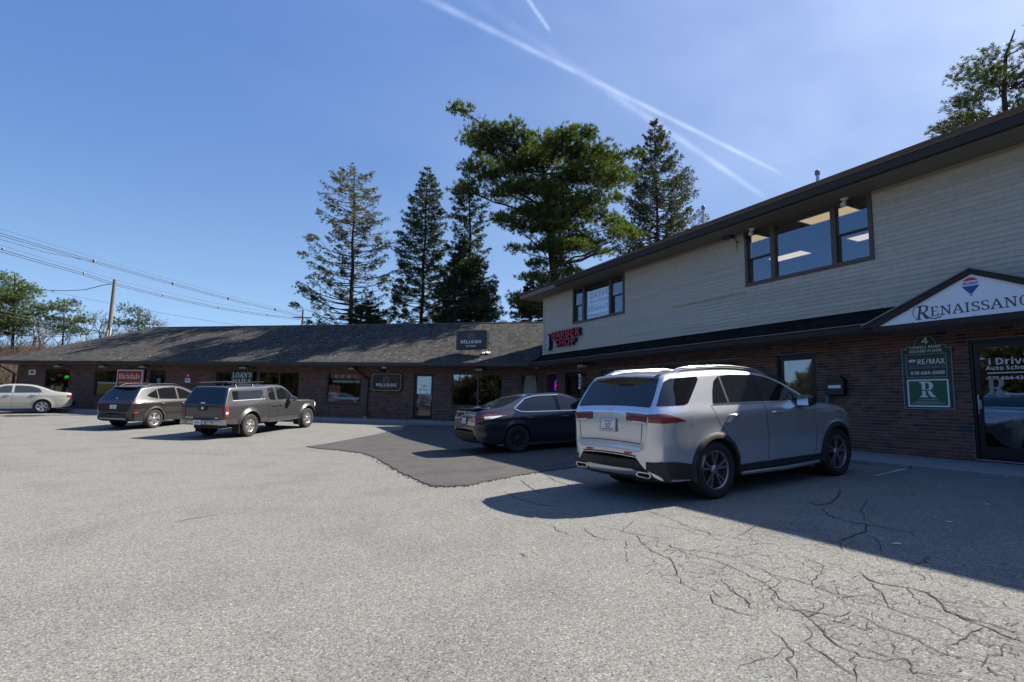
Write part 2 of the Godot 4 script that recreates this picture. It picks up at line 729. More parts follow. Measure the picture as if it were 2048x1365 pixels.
func build_ground():
	var xs := [-700.0, -350.0, -180.0, -100.0, -70.0, -55.0] + ground_steps(-46, 24, 0.5) + [28.0, 34.0, 45.0, 70.0, 120.0, 250.0, 700.0]
	var zs := [-700.0, -350.0, -180.0, -110.0, -80.0, -60.0, -50.0] + ground_steps(-44, 6, 0.5) + [9.0, 14.0, 22.0, 40.0, 80.0, 160.0, 350.0, 700.0]
	var P := []
	for z in zs:
		var row := []
		for x in xs:
			row.append(Vector3(x, ground_raw(x, z), z))
		P.append(row)
	var b := MB.new()
	b.grid(P, false, true)
	var gmesh := b.mesh()
	var lot := structure("parking_lot", gmesh, M.asphalt)
	# darker patch of new asphalt by the inner corner
	var edge := []
	for p in [[612, 894], [640, 898], [668, 900], [692, 903], [716, 906], [738, 911], [752, 917], [764, 925], [780, 933], [796, 943], [812, 951], [832, 960], [850, 968], [866, 973], [890, 974.5], [912, 973], [936, 972], [962, 966], [1000, 958], [1040, 951], [1085, 944], [1130, 938], [1185, 931]]:
		edge.append(px_ground(p[0], p[1]))
	var poly := PackedVector2Array()
	var rr := RandomNumberGenerator.new()
	rr.seed = 4
	for k in edge.size():
		var a: Vector3 = edge[k]
		poly.append(Vector2(a.x, a.z))
		if k + 1 < edge.size():
			var c: Vector3 = edge[k + 1]
			var n := int(a.distance_to(c) / 0.09)
			for j in range(1, n):
				var q := a.lerp(c, float(j) / n)
				poly.append(Vector2(q.x + rr.randf_range(-0.022, 0.022), q.z + rr.randf_range(-0.022, 0.022)))
	var far := FA * Vector3(11.2, 0, 2.02)
	poly.append(Vector2(far.x, far.z))
	far = FA * Vector3(3.0, 0, 2.04)
	poly.append(Vector2(far.x, far.z))
	far = FB * Vector3(-2.2, 0, 2.04)
	poly.append(Vector2(far.x, far.z))
	far = FB * Vector3(-5.6, 0, 2.04)
	poly.append(Vector2(far.x, far.z))
	for p in [[800, 861], [770, 866], [700, 880], [650, 889]]:
		var q := px_ground(p[0], p[1])
		poly.append(Vector2(q.x, q.z))
	var pm := draped(poly, 0.015, 0.5, true)
	part("asphalt_patch", pm, M.patch, lot)
	# crumbs of loose stone along its worn edge
	var crumb := MB.new()
	crumb.cbox(-0.5, -0.4, -0.5, 0.5, 0.4, 0.5, 0.2)
	var crumbs := []
	for k in 900:
		var q: Vector3 = edge[rr.randi() % (edge.size() - 1)]
		var e := rr.randi() % (edge.size() - 1)
		q = edge[e].lerp(edge[e + 1], rr.randf())
		var s := rr.randf_range(0.008, 0.028)
		q = on_ground(q.x + rr.randfn() * 0.05, q.z + rr.randfn() * 0.05, 0.006)
		crumbs.append(Transform3D(Basis(Vector3.UP, rr.randf() * TAU).scaled(Vector3(s, s * 0.7, s * rr.randf_range(0.6, 1.3))), q))
	scatter("asphalt_crumb", crumb.mesh(), M.patch, lot, crumbs)
	# cracks
	build_cracks(lot)
	# walks: concrete slabs, one by one
	var walk := holder("sidewalk", self)
	walk.set_meta("kind", "structure")
	var slab := box_mesh(0.006, 0, 0, 1.494, 0.32, 2.0, 0.008)
	for k in 12:
		part("slab", slab, M.concrete, walk, FA * Transform3D(Basis(Vector3.RIGHT, 0.012), Vector3(0.95 + k * 1.5, 0.345, 0.02)))
	for k in 22:
		part("slab", slab, M.concrete, walk, FB * Transform3D(Basis(Vector3.RIGHT, 0.012), Vector3(-0.95 - (k + 1) * 1.5, 0.345, 0.02)))
	# the wedge of walk in the inner corner
	var w := MB.new()
	var pts := []
	for p in [FB * Vector3(-0.956, 0.66, 0.02), FB * Vector3(-0.956, 0.645, 2.02), FA * Vector3(0.956, 0.645, 2.02), FA * Vector3(0.956, 0.66, 0.02), FA * Vector3(0.01, 0.66, 0.02)]:
		pts.append(p)
	w.tri(pts[4], pts[0], pts[1])
	w.tri(pts[4], pts[1], pts[2])
	w.tri(pts[4], pts[2], pts[3])
	w.quad(pts[1] - Vector3(0, 0.3, 0), pts[2] - Vector3(0, 0.3, 0), pts[2], pts[1])
	part("slab", w.mesh(), M.concrete, walk)
	# a worn bay line by the wall
	var line := mat(0.42, 0.42, 0.41, 0.8)
	var a0 := px_ground(1848, 934)
	var a1 := px_ground(1752, 953)
	var side := (a1 - a0).cross(Vector3.UP).normalized() * 0.05
	var lp := PackedVector2Array()
	var far_side := []
	for k in 15:
		var q := a0.lerp(a1, k / 14.0)
		var wdt := rr.randf_range(0.55, 1.0) * (1.0 - 0.5 * k / 14.0)
		lp.append(Vector2(q.x + side.x * wdt, q.z + side.z * wdt))
		far_side.push_front(Vector2(q.x - side.x * wdt * 0.9, q.z - side.z * wdt * 0.9))
	lp.append_array(PackedVector2Array(far_side))
	part("bay_line", draped(lp, 0.008, 0.5), line, lot)
	for q in [[1795, 1089], [1898, 1045], [1975, 1010]]:   # worn remains of an old line
		var c := px_ground(q[0], q[1])
		var chip := PackedVector2Array()
		for k in 9:
			var a := TAU * k / 9
			chip.append(Vector2(c.x + cos(a) * 0.05 * rr.randf_range(0.5, 1.2), c.z + sin(a) * 0.035 * rr.randf_range(0.5, 1.2)))
		part("paint_chip", draped(chip, 0.008, 0.5), line, lot)

func draped(poly: PackedVector2Array, lift: float, most: float, skirt := false) -> ArrayMesh:
	var t := Geometry2D.triangulate_polygon(poly)
	var b := MB.new()
	var todo := []
	for k in range(0, t.size(), 3):
		todo.append([poly[t[k]], poly[t[k + 1]], poly[t[k + 2]]])
	while todo.size():
		var q = todo.pop_back()
		var best := 0
		var long := 0.0
		for k in 3:
			var l: float = q[k].distance_to(q[(k + 1) % 3])
			if l > long:
				long = l
				best = k
		if long > most:
			var a: Vector2 = q[best]
			var c: Vector2 = q[(best + 1) % 3]
			var d: Vector2 = q[(best + 2) % 3]
			var m := (a + c) / 2
			todo.append([a, m, d])
			todo.append([m, c, d])
			continue
		var p := []
		for k in 3:
			p.append(on_ground(q[k].x, q[k].y, lift))
		if (p[1] - p[0]).cross(p[2] - p[0]).y < 0:
			b.tri(p[0], p[2], p[1])
		else:
			b.tri(p[0], p[1], p[2])
	if skirt:
		for k in poly.size():
			var a := poly[k]
			var c := poly[(k + 1) % poly.size()]
			b.quad(on_ground(a.x, a.y), on_ground(c.x, c.y), on_ground(c.x, c.y, lift), on_ground(a.x, a.y, lift))
	return b.mesh()

func build_cracks(lot):
	# traced on the photograph, each line a crack: points as pixels of the enlarged lower right corner
	var lines := [
		[[590, 90], [650, 108], [700, 130], [760, 155], [830, 175], [925, 190], [1000, 205]],
		[[610, 135], [680, 150], [760, 158]],
		[[925, 188], [960, 165], [1000, 145], [1090, 132], [1250, 135]],
		[[500, 165], [540, 185], [560, 212], [600, 245], [660, 270], [690, 310], [705, 350], [714, 378]],
		[[430, 150], [490, 165], [540, 175], [650, 195]],
		[[330, 150], [345, 170], [380, 190], [430, 196]],
		[[205, 140], [230, 162], [290, 182]],
		[[610, 222], [700, 240], [780, 262], [850, 280], [920, 310], [980, 340], [1030, 365], [1080, 400], [1100, 430], [1145, 460], [1200, 500], [1250, 540], [1290, 590], [1360, 630], [1420, 655], [1500, 668], [1610, 660]],
		[[640, 215], [720, 238], [800, 240], [880, 255], [960, 268]],
		[[960, 285], [1010, 310], [1090, 340], [1160, 355], [1220, 375], [1300, 405], [1380, 420], [1440, 440], [1520, 460], [1600, 490], [1680, 510], [1750, 545], [1830, 590], [1950, 625], [2048, 655]],
		[[1200, 270], [1250, 290], [1270, 305], [1250, 330], [1225, 352], [1222, 380]],
		[[1400, 320], [1440, 350], [1500, 370], [1600, 385], [1660, 400], [1700, 425], [1735, 450], [1750, 475], [1800, 495], [1870, 515], [1950, 535], [2048, 570]],
		[[1590, 380], [1620, 420], [1650, 450], [1730, 468]],
		[[1750, 475], [1840, 515], [1920, 545], [2000, 580], [2048, 600]],
		[[1440, 360], [1490, 400], [1515, 430], [1520, 462]],
		[[860, 345], [890, 380], [930, 410], [960, 425], [980, 460], [1040, 480]],
		[[1020, 440], [1090, 465], [1150, 470], [1230, 480], [1330, 500], [1370, 480], [1430, 505], [1490, 540], [1560, 560], [1640, 590], [1720, 640], [1800, 655], [1880, 670], [1960, 690], [2048, 740]],
		[[1050, 540], [1100, 580], [1130, 615], [1150, 645], [1120, 660], [1150, 695], [1170, 752]],
		[[1150, 590], [1210, 605], [1260, 640], [1330, 690], [1400, 735]],
		[[1540, 600], [1545, 640], [1590, 670], [1620, 725]],
		[[1880, 690], [1900, 660], [1950, 645], [1990, 600]],
		[[1270, 440], [1250, 470], [1200, 500]],
		[[1380, 540], [1420, 550], [1490, 540]],
		[[1760, 610], [1800, 590], [1850, 560], [1890, 540]],
		[[1570, 715], [1650, 720], [1740, 745]],
		[[1900, 690], [1930, 720], [2000, 740]],
		[[1330, 430], [1420, 410], [1500, 420]],
		[[1390, 640], [1370, 665], [1390, 700], [1395, 752]],
		[[820, 410], [830, 440], [900, 470], [1010, 500]],
		[[100, 255], [80, 250], [115, 270]],
		[[1590, 315], [1640, 330], [1660, 355]],
		[[1600, 300], [1640, 285], [1665, 280], [1670, 262]],
		# in the shade behind the large estate car
		[[1330, 0], [1320, 30], [1290, 55], [1240, 62], [1200, 45]],
		[[1260, 75], [1285, 100], [1330, 115], [1380, 130], [1430, 135], [1435, 160], [1400, 175], [1350, 190], [1320, 205], [1260, 215]],
		[[1435, 140], [1520, 150], [1600, 165], [1625, 185]],
		[[1435, 130], [1410, 80], [1440, 40]],
		[[1330, 205], [1340, 235]],
		[[1440, 180], [1480, 200], [1490, 240]],
	]
	var b := MB.new()
	var r := RandomNumberGenerator.new()
	r.seed = 77
	var s := 1048.0 / 2048.0
	for k in lines.size():
		var pts := []
		for q in lines[k]:
			pts.append(px_ground(1000 + q[0] * s, 980 + q[1] * s))
		var heavy: float = 1.9 if k in [11, 13, 33, 32] else 1.0
		crack_line(b, pts, 0.0042 * heavy, r, 2)
	# finer ones traced in the sunlit strip and by the corner
	for q in [[[1010, 985], [1040, 1000], [1090, 1012], [1130, 1015]], [[1085, 945], [1110, 962], [1150, 975]], [[1040, 960], [1060, 975], [1085, 990]], [[350, 1045], [395, 1036], [440, 1030]], [[480, 885], [520, 888], [560, 886]], [[28, 856], [75, 851], [160, 846]]]:
		var pts := []
		for p in q:
			pts.append(px_ground(p[0], p[1]))
		crack_line(b, pts, 0.006, r, 1)
	# the fine web between them
	var seeds := PackedVector2Array()
	for k in 430:
		var u := pow(r.randf(), 0.75)
		var q := px_ground(lerpf(1230, 2250, u), lerpf(1010, 1150, u) + r.randf() * lerpf(120, 330, u))
		seeds.append(Vector2(q.x, q.z))
	var tri := Geometry2D.triangulate_delaunay(seeds)
	var centre := {}
	var by_edge := {}
	for k in range(0, tri.size(), 3):
		var A := seeds[tri[k]]
		var B := seeds[tri[k + 1]]
		var C := seeds[tri[k + 2]]
		centre[k] = (A + B + C) / 3.0
		for e in [[0, 1], [1, 2], [2, 0]]:
			var i0 := mini(tri[k + e[0]], tri[k + e[1]])
			var i1 := maxi(tri[k + e[0]], tri[k + e[1]])
			var key := Vector2i(i0, i1)
			if by_edge.has(key):
				var P: Vector2 = centre[by_edge[key]]
				var Q: Vector2 = centre[k]
				if P.distance_to(Q) < 0.6 and r.randf() < 0.62:
					crack_line(b, [on_ground(P.x, P.y), on_ground(Q.x, Q.y)], r.randf_range(0.0018, 0.0034), r, 0)
			else:
				by_edge[key] = k
	var o := part("crack", b.mesh(), M.crack, lot)
	o.set_meta("kind", "stuff")

func crack_line(b: MB, pts: Array, wide: float, r: RandomNumberGenerator, forks: int):
	var fine := []
	for k in pts.size() - 1:
		var a: Vector3 = pts[k]
		var c: Vector3 = pts[k + 1]
		var n := maxi(2, int(a.distance_to(c) / 0.05))
		for j in n:
			var q := a.lerp(c, float(j) / n)
			q.x += r.randf_range(-0.014, 0.014)
			q.z += r.randf_range(-0.014, 0.014)
			fine.append(q)
	fine.append(pts[-1])
	var last := []
	for k in fine.size():
		var d: Vector3 = fine[mini(k + 1, fine.size() - 1)] - fine[maxi(k - 1, 0)]
		var side := Vector3(d.z, 0, -d.x).normalized()
		var f := float(k) / (fine.size() - 1)
		var w: float = wide * r.randf_range(0.5, 1.3) * minf(1.0, minf(f, 1.0 - f) * 6.0 + 0.25)
		var p: Vector3 = fine[k]
		var l := on_ground(p.x + side.x * w, p.z + side.z * w, 0.005)
		var e := on_ground(p.x - side.x * w, p.z - side.z * w, 0.005)
		if last.size():
			b.quad(last[1], e, l, last[0])
		last = [l, e]
		if forks > 0 and r.randf() < 0.05:
			var dir := d.normalized().rotated(Vector3.UP, r.randf_range(0.6, 1.5) * (1 if r.randf() < 0.5 else -1))
			var branch := [p]
			for j in 3:
				dir = dir.rotated(Vector3.UP, r.randf_range(-0.5, 0.5))
				branch.append(branch[-1] + dir * r.randf_range(0.08, 0.22))
			crack_line(b, branch, wide * 0.55, r, 0)

# ------------------------------------------------------------------ walls
const COURSE := 0.0677
const BRICK_L := 0.203

func free_spans(x0: float, x1: float, holes: Array) -> Array:   # holes: [from, to]
	var out := [[x0, x1]]
	for h in holes:
		var next := []
		for s in out:
			if h[1] <= s[0] or h[0] >= s[1]:
				next.append(s)
				continue
			if h[0] > s[0] + 0.001:
				next.append([s[0], h[0]])
			if h[1] < s[1] - 0.001:
				next.append([h[1], s[1]])
		out = next
	return out

func slab_with_holes(b: MB, x0, x1, y0, y1, z0, z1, holes: Array):   # holes: [x0, y0, x1, y1]
	var xs := [x0, x1]
	for h in holes:
		for e in [h[0], h[2]]:
			if e > x0 and e < x1 and not e in xs:
				xs.append(e)
	xs.sort()
	for k in xs.size() - 1:
		var mid: float = (xs[k] + xs[k + 1]) / 2
		var gaps := []
		for h in holes:
			if mid > h[0] and mid < h[2]:
				gaps.append([h[1], h[3]])
		for s in free_spans(y0, y1, gaps):
			b.box(xs[k], s[0], z0, xs[k + 1], s[1], z1)

func brick_wall(parent, frame_in: Transform3D, x0: float, x1: float, y0: float, y1: float, holes: Array, singles: int, seed_: int):
	var b := MB.new()
	slab_with_holes(b, x0, x1, y0, y1, -0.2, 0.0, holes)
	var wall := part("brick_wall", b.mesh(), M.mortar, parent, frame_in)
	var r := RandomNumberGenerator.new()
	r.seed = seed_
	var one := box_mesh(-0.5, -0.5, -0.5, 0.5, 0.5, 0.5)
	var found := []
	var row := 0
	var y := y0
	while y < y1 - 0.02:
		var yc := y + COURSE / 2
		var gaps := []
		for h in holes:
			if yc > h[1] and yc < h[3]:
				gaps.append([h[0], h[2]])
		for s in free_spans(x0, x1, gaps):
			var off := (0.5 if row % 2 else 0.0) * BRICK_L
			var k := floori((s[0] - off) / BRICK_L)
			while off + k * BRICK_L < s[1]:
				var a := maxf(s[0], off + k * BRICK_L + 0.005)
				var e := minf(s[1], off + (k + 1) * BRICK_L - 0.005)
				k += 1
				if e - a < 0.025:
					continue
				var proud := r.randf_range(0.006, 0.010)
				var t := Transform3D(Basis.from_scale(Vector3(e - a, COURSE - 0.0105, 0.03)), Vector3((a + e) / 2 + r.randf_range(-0.001, 0.001), yc, proud - 0.015))
				found.append([t, brick_pick(r)])
		y += COURSE
		row += 1
	if singles > 0:
		found.sort_custom(func(p, q): return p[0].origin.x > q[0].origin.x)
		var seen := found.filter(func(q): return q[0].origin.x < 17.2 and q[0].origin.y > 0.62 and q[0].origin.y < 3.2)
		for k in mini(singles, seen.size()):
			part("brick", one, M.brick_variants[seen[k][1]], wall, seen[k][0])
			found.erase(seen[k])
	var tints := brick_tints()
	var xs := []
	var cs := []
	for q in found:
		xs.append(q[0])
		var c: Color = tints[q[1]]
		var f := r.randf_range(0.88, 1.12)
		cs.append(Color(c.r * f, c.g * f, c.b * f))
	scatter("brickwork", one, M.brick, wall, xs, cs)
	return wall

func pane(parent, x0, y0, x1, y1, z, material):
	var b := MB.new()   # double glazing
	b.box(x0, y0, z - 0.008, x1, y1, z - 0.005)
	b.box(x0, y0, z + 0.005, x1, y1, z + 0.008)
	return part("pane", b.mesh(), material, parent)

func frame_bars(b: MB, x0, y0, x1, y1, w, z0, z1):
	b.box(x0, y0, z0, x0 + w, y1, z1)
	b.box(x1 - w, y0, z0, x1, y1, z1)
	b.box(x0 + w, y0, z0 + 0.001, x1 - w, y0 + w, z1 - 0.001)
	b.box(x0 + w, y1 - w, z0 + 0.001, x1 - w, y1, z1 - 0.001)

func shop_window(parent, frame_in, x0, y0, x1, y1, mullions: Array, material):
	var h := holder("window", parent, frame_in)
	var b := MB.new()
	frame_bars(b, x0, y0, x1, y1, 0.06, -0.13, -0.04)
	part("frame", b.mesh(), material, h)
	part("sill", box_mesh(x0 - 0.02, y0 - 0.065, -0.1, x1 + 0.02, y0 - 0.003, 0.045, 0.006), M.brick_variants[3], h)
	var edges := [x0 + 0.06] + mullions + [x1 - 0.06]
	for m in mullions:
		part("mullion", box_mesh(m - 0.04, y0 + 0.06, -0.125, m + 0.04, y1 - 0.06, -0.045, 0.004), material, h)
	for k in edges.size() - 1:
		pane(h, edges[k] + (0.04 if k > 0 else 0.0), y0 + 0.06, edges[k + 1] - (0.04 if k < edges.size() - 2 else 0.0), y1 - 0.06, -0.085, M.glass)
	return h

func glass_door(parent, frame_in, x0, x1, y0, y1, material, handle_at := 1.0, leafs := 1, kick := 0.16):
	var h := holder("door", parent, frame_in)
	var b := MB.new()
	frame_bars(b, x0, y0, x1, y1, 0.05, -0.13, -0.03)
	part("frame", b.mesh(), material, h)
	var w: float = (x1 - x0 - 0.1) / leafs
	for k in leafs:
		var a: float = x0 + 0.05 + k * w + 0.004
		var e: float = a + w - 0.008
		b = MB.new()
		b.box(a, y0 + 0.06, -0.105, a + 0.085, y1 - 0.055, -0.055)
		b.box(e - 0.085, y0 + 0.06, -0.105, e, y1 - 0.055, -0.055)
		b.box(a + 0.085, y1 - 0.155, -0.104, e - 0.085, y1 - 0.055, -0.056)
		b.box(a + 0.085, y0 + 0.06, -0.104, e - 0.085, y0 + 0.06 + kick, -0.056)
		part("leaf", b.mesh(), material, h)
		pane(h, a + 0.085, y0 + 0.06 + kick, e - 0.085, y1 - 0.155, -0.08, M.glass)
		var hx: float = lerpf(a + 0.05, e - 0.05, handle_at)
		b = MB.new()
		b.tube([Vector3(hx, y0 + 0.85, -0.055), Vector3(hx, y0 + 0.87, 0.0), Vector3(hx, y0 + 1.2, 0.0), Vector3(hx, y0 + 1.22, -0.055)], [0.012, 0.012, 0.012, 0.012], 8, true)
		b.box(hx - 0.03, y0 + 0.95, -0.056, hx + 0.03, y0 + 1.12, -0.045)
		part("handle", b.mesh(), M.steel, h)
	part("threshold", box_mesh(x0, y0 + 0.001, -0.14, x1, y0 + 0.025, 0.03, 0.005), M.steel, h)
	return h

func roof_face(b: MB, pts: Array, along: Vector3, up: Vector3):   # flat polygon with texture coordinates in metres
	var nn: Vector3 = (pts[1] - pts[0]).cross(pts[2] - pts[0]).normalized()
	var k := b.v.size()
	for p in pts:
		b.vert(p, nn, Vector2(p.dot(along), -p.dot(up)))
	for j in range(1, pts.size() - 1):
		b.i.append_array([k, k + j + 1, k + j])

func ceiling_lamp(parent, x0, x1, z0, z1, y, energy, color: Color):
	var h := holder("ceiling_light", parent)
	var b := MB.new()
	frame_bars(b, x0, z0, x1, z1, 0.02, 0, 0.03)
	var lay := Transform3D(Basis(Vector3.RIGHT, Vector3(0, 0, 1), Vector3(0, -1, 0)), Vector3(0, y, 0))
	part("rim", b.mesh(), M.white, h, lay)
	var m := mat(0.8, 0.8, 0.78, 0.6)
	m.emission_enabled = true
	m.emission = color
	m.emission_energy_multiplier = energy
	part("diffuser", box_mesh(x0 + 0.02, y - 0.012, z0 + 0.02, x1 - 0.02, y - 0.004, z1 - 0.02), m, h)
	var l := AreaLight3D.new()
	l.name = "tube_light"
	l.area_size = Vector2(x1 - x0 - 0.06, z1 - z0 - 0.06)
	l.light_energy = 0.015
	l.light_color = color
	l.shadow_enabled = true
	l.transform = Transform3D(Basis(Vector3.RIGHT, -PI / 2), Vector3((x0 + x1) / 2, y - 0.02, (z0 + z1) / 2))
	h.add_child(l, true)

func room(parent, x0, x1, y0, y1, z0, z1, material):
	var b := MB.new()
	b.box(x0, y0 - 0.06, z0, x1, y0, z1)
	b.box(x0, y1, z0, x1, y1 + 0.06, z1)
	b.box(x0, y0, z0 - 0.06, x1, y1, z0)
	b.box(x0 - 0.06, y0, z0, x0, y1, z1)
	b.box(x1, y0, z0, x1 + 0.06, y1, z1)
	return part("room", b.mesh(), material, parent)

# ------------------------------------------------------------------ the two-storey building
const LA := 28.0
func build_two_storey():
	var t := thing("two_storey_building", "two-storey office building, cream lap siding above red brick ground floor", "building", FA)
	var w2 := [11.13, 4.94, 14.42, 6.42]
	var w1 := [2.49, 4.94, 5.77, 6.42]
	var low := [[0.23, 1.4, 1.21, 2.91], [1.86, 0.64, 3.06, 2.92], [4.33, 1.4, 7.5, 2.92], [7.8, 1.4, 10.88, 2.92], [11.94, 0.66, 13.0, 2.93], [16.04, 0.68, 18.1, 2.93], [20.0, 1.4, 23.0, 2.92]]
	brick_wall(t, Transform3D(), 0.02, LA, 0.3, 3.42, low, 300, 31)
	# upper wall and its boards
	var b := MB.new()
	slab_with_holes(b, 0.0, LA, 3.42, 6.46, -0.2, 0.0, [w1, w2])
	var wall := part("siding_wall", b.mesh(), M.siding, t)
	var board := MB.new()
	var e := 0.1025
	board.quad(Vector3(0, 0, 0.015), Vector3(1, 0, 0.015), Vector3(1, e, 0.004), Vector3(0, e, 0.004))
	board.quad(Vector3(0, 0, 0.0), Vector3(1, 0, 0.0), Vector3(1, 0, 0.015), Vector3(0, 0, 0.015))
	board.quad(Vector3(0, 0, 0.0), Vector3(0, 0, 0.015), Vector3(0, e, 0.004), Vector3(0, e, 0.0))
	board.quad(Vector3(1, 0, 0.015), Vector3(1, 0, 0.0), Vector3(1, e, 0.0), Vector3(1, e, 0.004))
	var bm := board.mesh()
	var r := RandomNumberGenerator.new()
	r.seed = 12
	var shades := []
	for k in 4:
		var m: StandardMaterial3D = M.siding.duplicate()
		m.albedo_color = Color(1, 1, 1) * r.randf_range(0.955, 1.0)
		m.uv1_offset = Vector3(r.randf(), r.randf(), r.randf())
		shades.append(m)
	var rows := 26
	for k in rows:
		var y: float = 3.77 + k * e
		if y + e > 6.44:
			break
		var gaps := []
		for h in [w1, w2]:
			if y + e > h[1] - 0.03 and y < h[3] + 0.03:
				gaps.append([h[0] - 0.05, h[2] + 0.05])
		for s in free_spans(0.10, LA, gaps):
			var x: float = s[0]
			var first := r.randf_range(1.2, 3.6)
			while x < s[1] - 0.01:
				var to := minf(s[1], x + first)
				if s[1] - to < 0.4:
					to = s[1]
				part("siding_board", bm, shades[r.randi() % 4], wall, Transform3D(Basis.from_scale(Vector3(to - x - 0.0015, 1, 1)), Vector3(x, y, 0)))
				x = to
				first = 3.66
	part("corner_board", box_mesh(-0.03, 3.7, -0.22, 0.095, 6.44, 0.03, 0.004), M.siding, t)
	part("frieze_board", box_mesh(0.095, 6.36, 0.0, LA, 6.439, 0.028, 0.004), mat(0.30, 0.25, 0.18, 0.6), t)
	# end, back and floor, so that the house is closed
	b = MB.new()
	b.box(0.0, 0.3, -10.2, 0.2, 6.46, -0.2)
	b.box(LA - 0.2, 0.3, -10.2, LA, 6.46, -0.2)
	b.box(0.2, 0.3, -10.2, LA - 0.2, 6.46, -10.0)
	b.box(0.2, 3.42, -10.0, LA - 0.2, 3.6, -0.2)
	part("side_wall", b.mesh(), M.siding, t)
	b = MB.new()
	b.box(0.2, 0.4, -10.0, LA - 0.2, 0.62, -0.2)
	part("floor_slab", b.mesh(), M.concrete, t)
	# upper windows
	for q in [[w1, 3.2, 4.96], [w2, 11.95, 13.58]]:
		var w: Array = q[0]
		var h := holder("window", t)
		b = MB.new()
		frame_bars(b, w[0] - 0.05, w[1] - 0.05, w[2] + 0.05, w[3] + 0.02, 0.085, -0.1, 0.045)
		part("frame", b.mesh(), M.brown_frame, h)
		for m in [q[1], q[2]]:
			part("mullion", box_mesh(m - 0.065, w[1] + 0.035, -0.095, m + 0.065, w[3] - 0.065, 0.03, 0.004), M.brown_frame, h)
		var ym: float = (w[1] + w[3]) / 2 - 0.02
		for s in [[w[0] + 0.035, q[1] - 0.065], [q[2] + 0.065, w[2] - 0.035]]:
			b = MB.new()
			frame_bars(b, s[0], ym - 0.02, s[1], w[3] - 0.065, 0.035, -0.06, -0.01)
			part("sash", b.mesh(), M.brown_frame, h)
			b = MB.new()
			frame_bars(b, s[0] + 0.001, w[1] + 0.036, s[1] - 0.001, ym + 0.02, 0.035, -0.09, -0.061)
			part("sash", b.mesh(), M.brown_frame, h)
			pane(h, s[0] + 0.035, ym + 0.015, s[1] - 0.035, w[3] - 0.1, -0.03, M.glass_up)
			pane(h, s[0] + 0.036, w[1] + 0.071, s[1] - 0.036, ym - 0.015, -0.075, M.glass_up)
		pane(h, q[1] + 0.065, w[1] + 0.035, q[2] - 0.065, w[3] - 0.065, -0.045, M.glass_up)
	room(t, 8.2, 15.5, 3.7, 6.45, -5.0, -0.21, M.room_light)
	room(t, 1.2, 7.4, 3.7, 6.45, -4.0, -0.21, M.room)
	var warm := Color(1.0, 0.90, 0.72)
	ceiling_lamp(t, 9.65, 10.86, -3.32, -2.74, 6.44, 0.36, Color(1.0, 0.93, 0.86))
	ceiling_lamp(t, 12.22, 13.42, -3.32, -2.74, 6.44, 0.36, Color(1.0, 0.93, 0.86))
	ceiling_lamp(t, 12.45, 13.75, -0.88, -0.3, 6.44, 0.26, warm)
	ceiling_lamp(t, 9.9, 11.2, -0.88, -0.3, 6.44, 0.26, warm)
	# ground floor windows and doors
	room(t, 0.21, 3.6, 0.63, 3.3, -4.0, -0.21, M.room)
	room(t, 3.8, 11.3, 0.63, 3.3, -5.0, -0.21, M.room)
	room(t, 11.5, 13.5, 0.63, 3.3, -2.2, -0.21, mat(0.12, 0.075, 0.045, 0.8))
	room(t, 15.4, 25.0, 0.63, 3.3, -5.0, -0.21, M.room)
	shop_window(t, Transform3D(), 0.23, 1.4, 1.21, 2.91, [], M.brown_frame)
	glass_door(t, Transform3D(), 1.86, 3.06, 0.64, 2.92, M.black_frame, 1.0)
	shop_window(t, Transform3D(), 4.33, 1.4, 7.5, 2.92, [5.9], M.brown_frame)
	shop_window(t, Transform3D(), 7.8, 1.4, 10.88, 2.92, [9.3], M.brown_frame)
	shop_window(t, Transform3D(), 20.0, 1.4, 23.0, 2.92, [21.5], M.brown_frame)
	var d = glass_door(t, Transform3D(), 11.94, 13.0, 0.66, 2.93, M.black_frame, 1.0)
	part("door_blind", box_mesh(12.08, 0.9, -0.16, 12.86, 2.78, -0.15), mat(0.10, 0.066, 0.038, 0.75), d)
	glass_door(t, Transform3D(), 16.04, 18.1, 0.68, 2.93, M.black_frame, 0.0, 2, 0.2)
	# main roof: hipped at the inner corner
	var ez := 0.78
	var ex := -0.98
	var ey := 6.64
	var ry: float = ey + 0.485 * (ez + 5.0)
	var back := -10.78
	b = MB.new()
	var slope := Vector3(0, 0.485, -1).normalized()
	roof_face(b, [Vector3(ex, ey, ez), Vector3(LA + 0.8, ey, ez), Vector3(LA + 0.8, ry, -5.0), Vector3(ex + 5.78, ry, -5.0)], Vector3.RIGHT, slope)
	roof_face(b, [Vector3(LA + 0.8, ey, back), Vector3(ex, ey, back), Vector3(ex + 5.78, ry, -5.0), Vector3(LA + 0.8, ry, -5.0)], Vector3.LEFT, Vector3(0, 0.485, 1).normalized())
	roof_face(b, [Vector3(ex, ey, back), Vector3(ex, ey, ez), Vector3(ex + 5.78, ry, -5.0)], Vector3.BACK, Vector3(1, 0.485, 0).normalized())
	b.quad(Vector3(LA + 0.8, ey, ez), Vector3(LA + 0.8, ey, back), Vector3(LA + 0.8, ry, -5.0), Vector3(LA + 0.8, ry, -5.0))
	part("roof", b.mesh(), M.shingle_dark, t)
	b = MB.new()
	b.box(2.29, 6.45, 0.75, LA + 0.8, 6.63, 0.86)
	part("gutter", b.mesh(), M.brown_trim, t)
	part("drip_edge", box_mesh(ex, 6.634, ez - 0.02, LA + 0.8, 6.65, 0.875), mat(0.11, 0.085, 0.07, 0.5), t)
	b = MB.new()
	b.box(ex + 0.02, 6.45, 0.72, LA + 0.8, 6.632, 0.75)
	b.box(ex, 6.45, back, ex + 0.03, 6.632, 0.749)
	part("fascia", b.mesh(), mat(0.17, 0.165, 0.17, 0.6), t)
	b = MB.new()
	b.box(ex + 0.03, 6.441, back + 0.1, LA + 0.8, 6.449, 0.745)
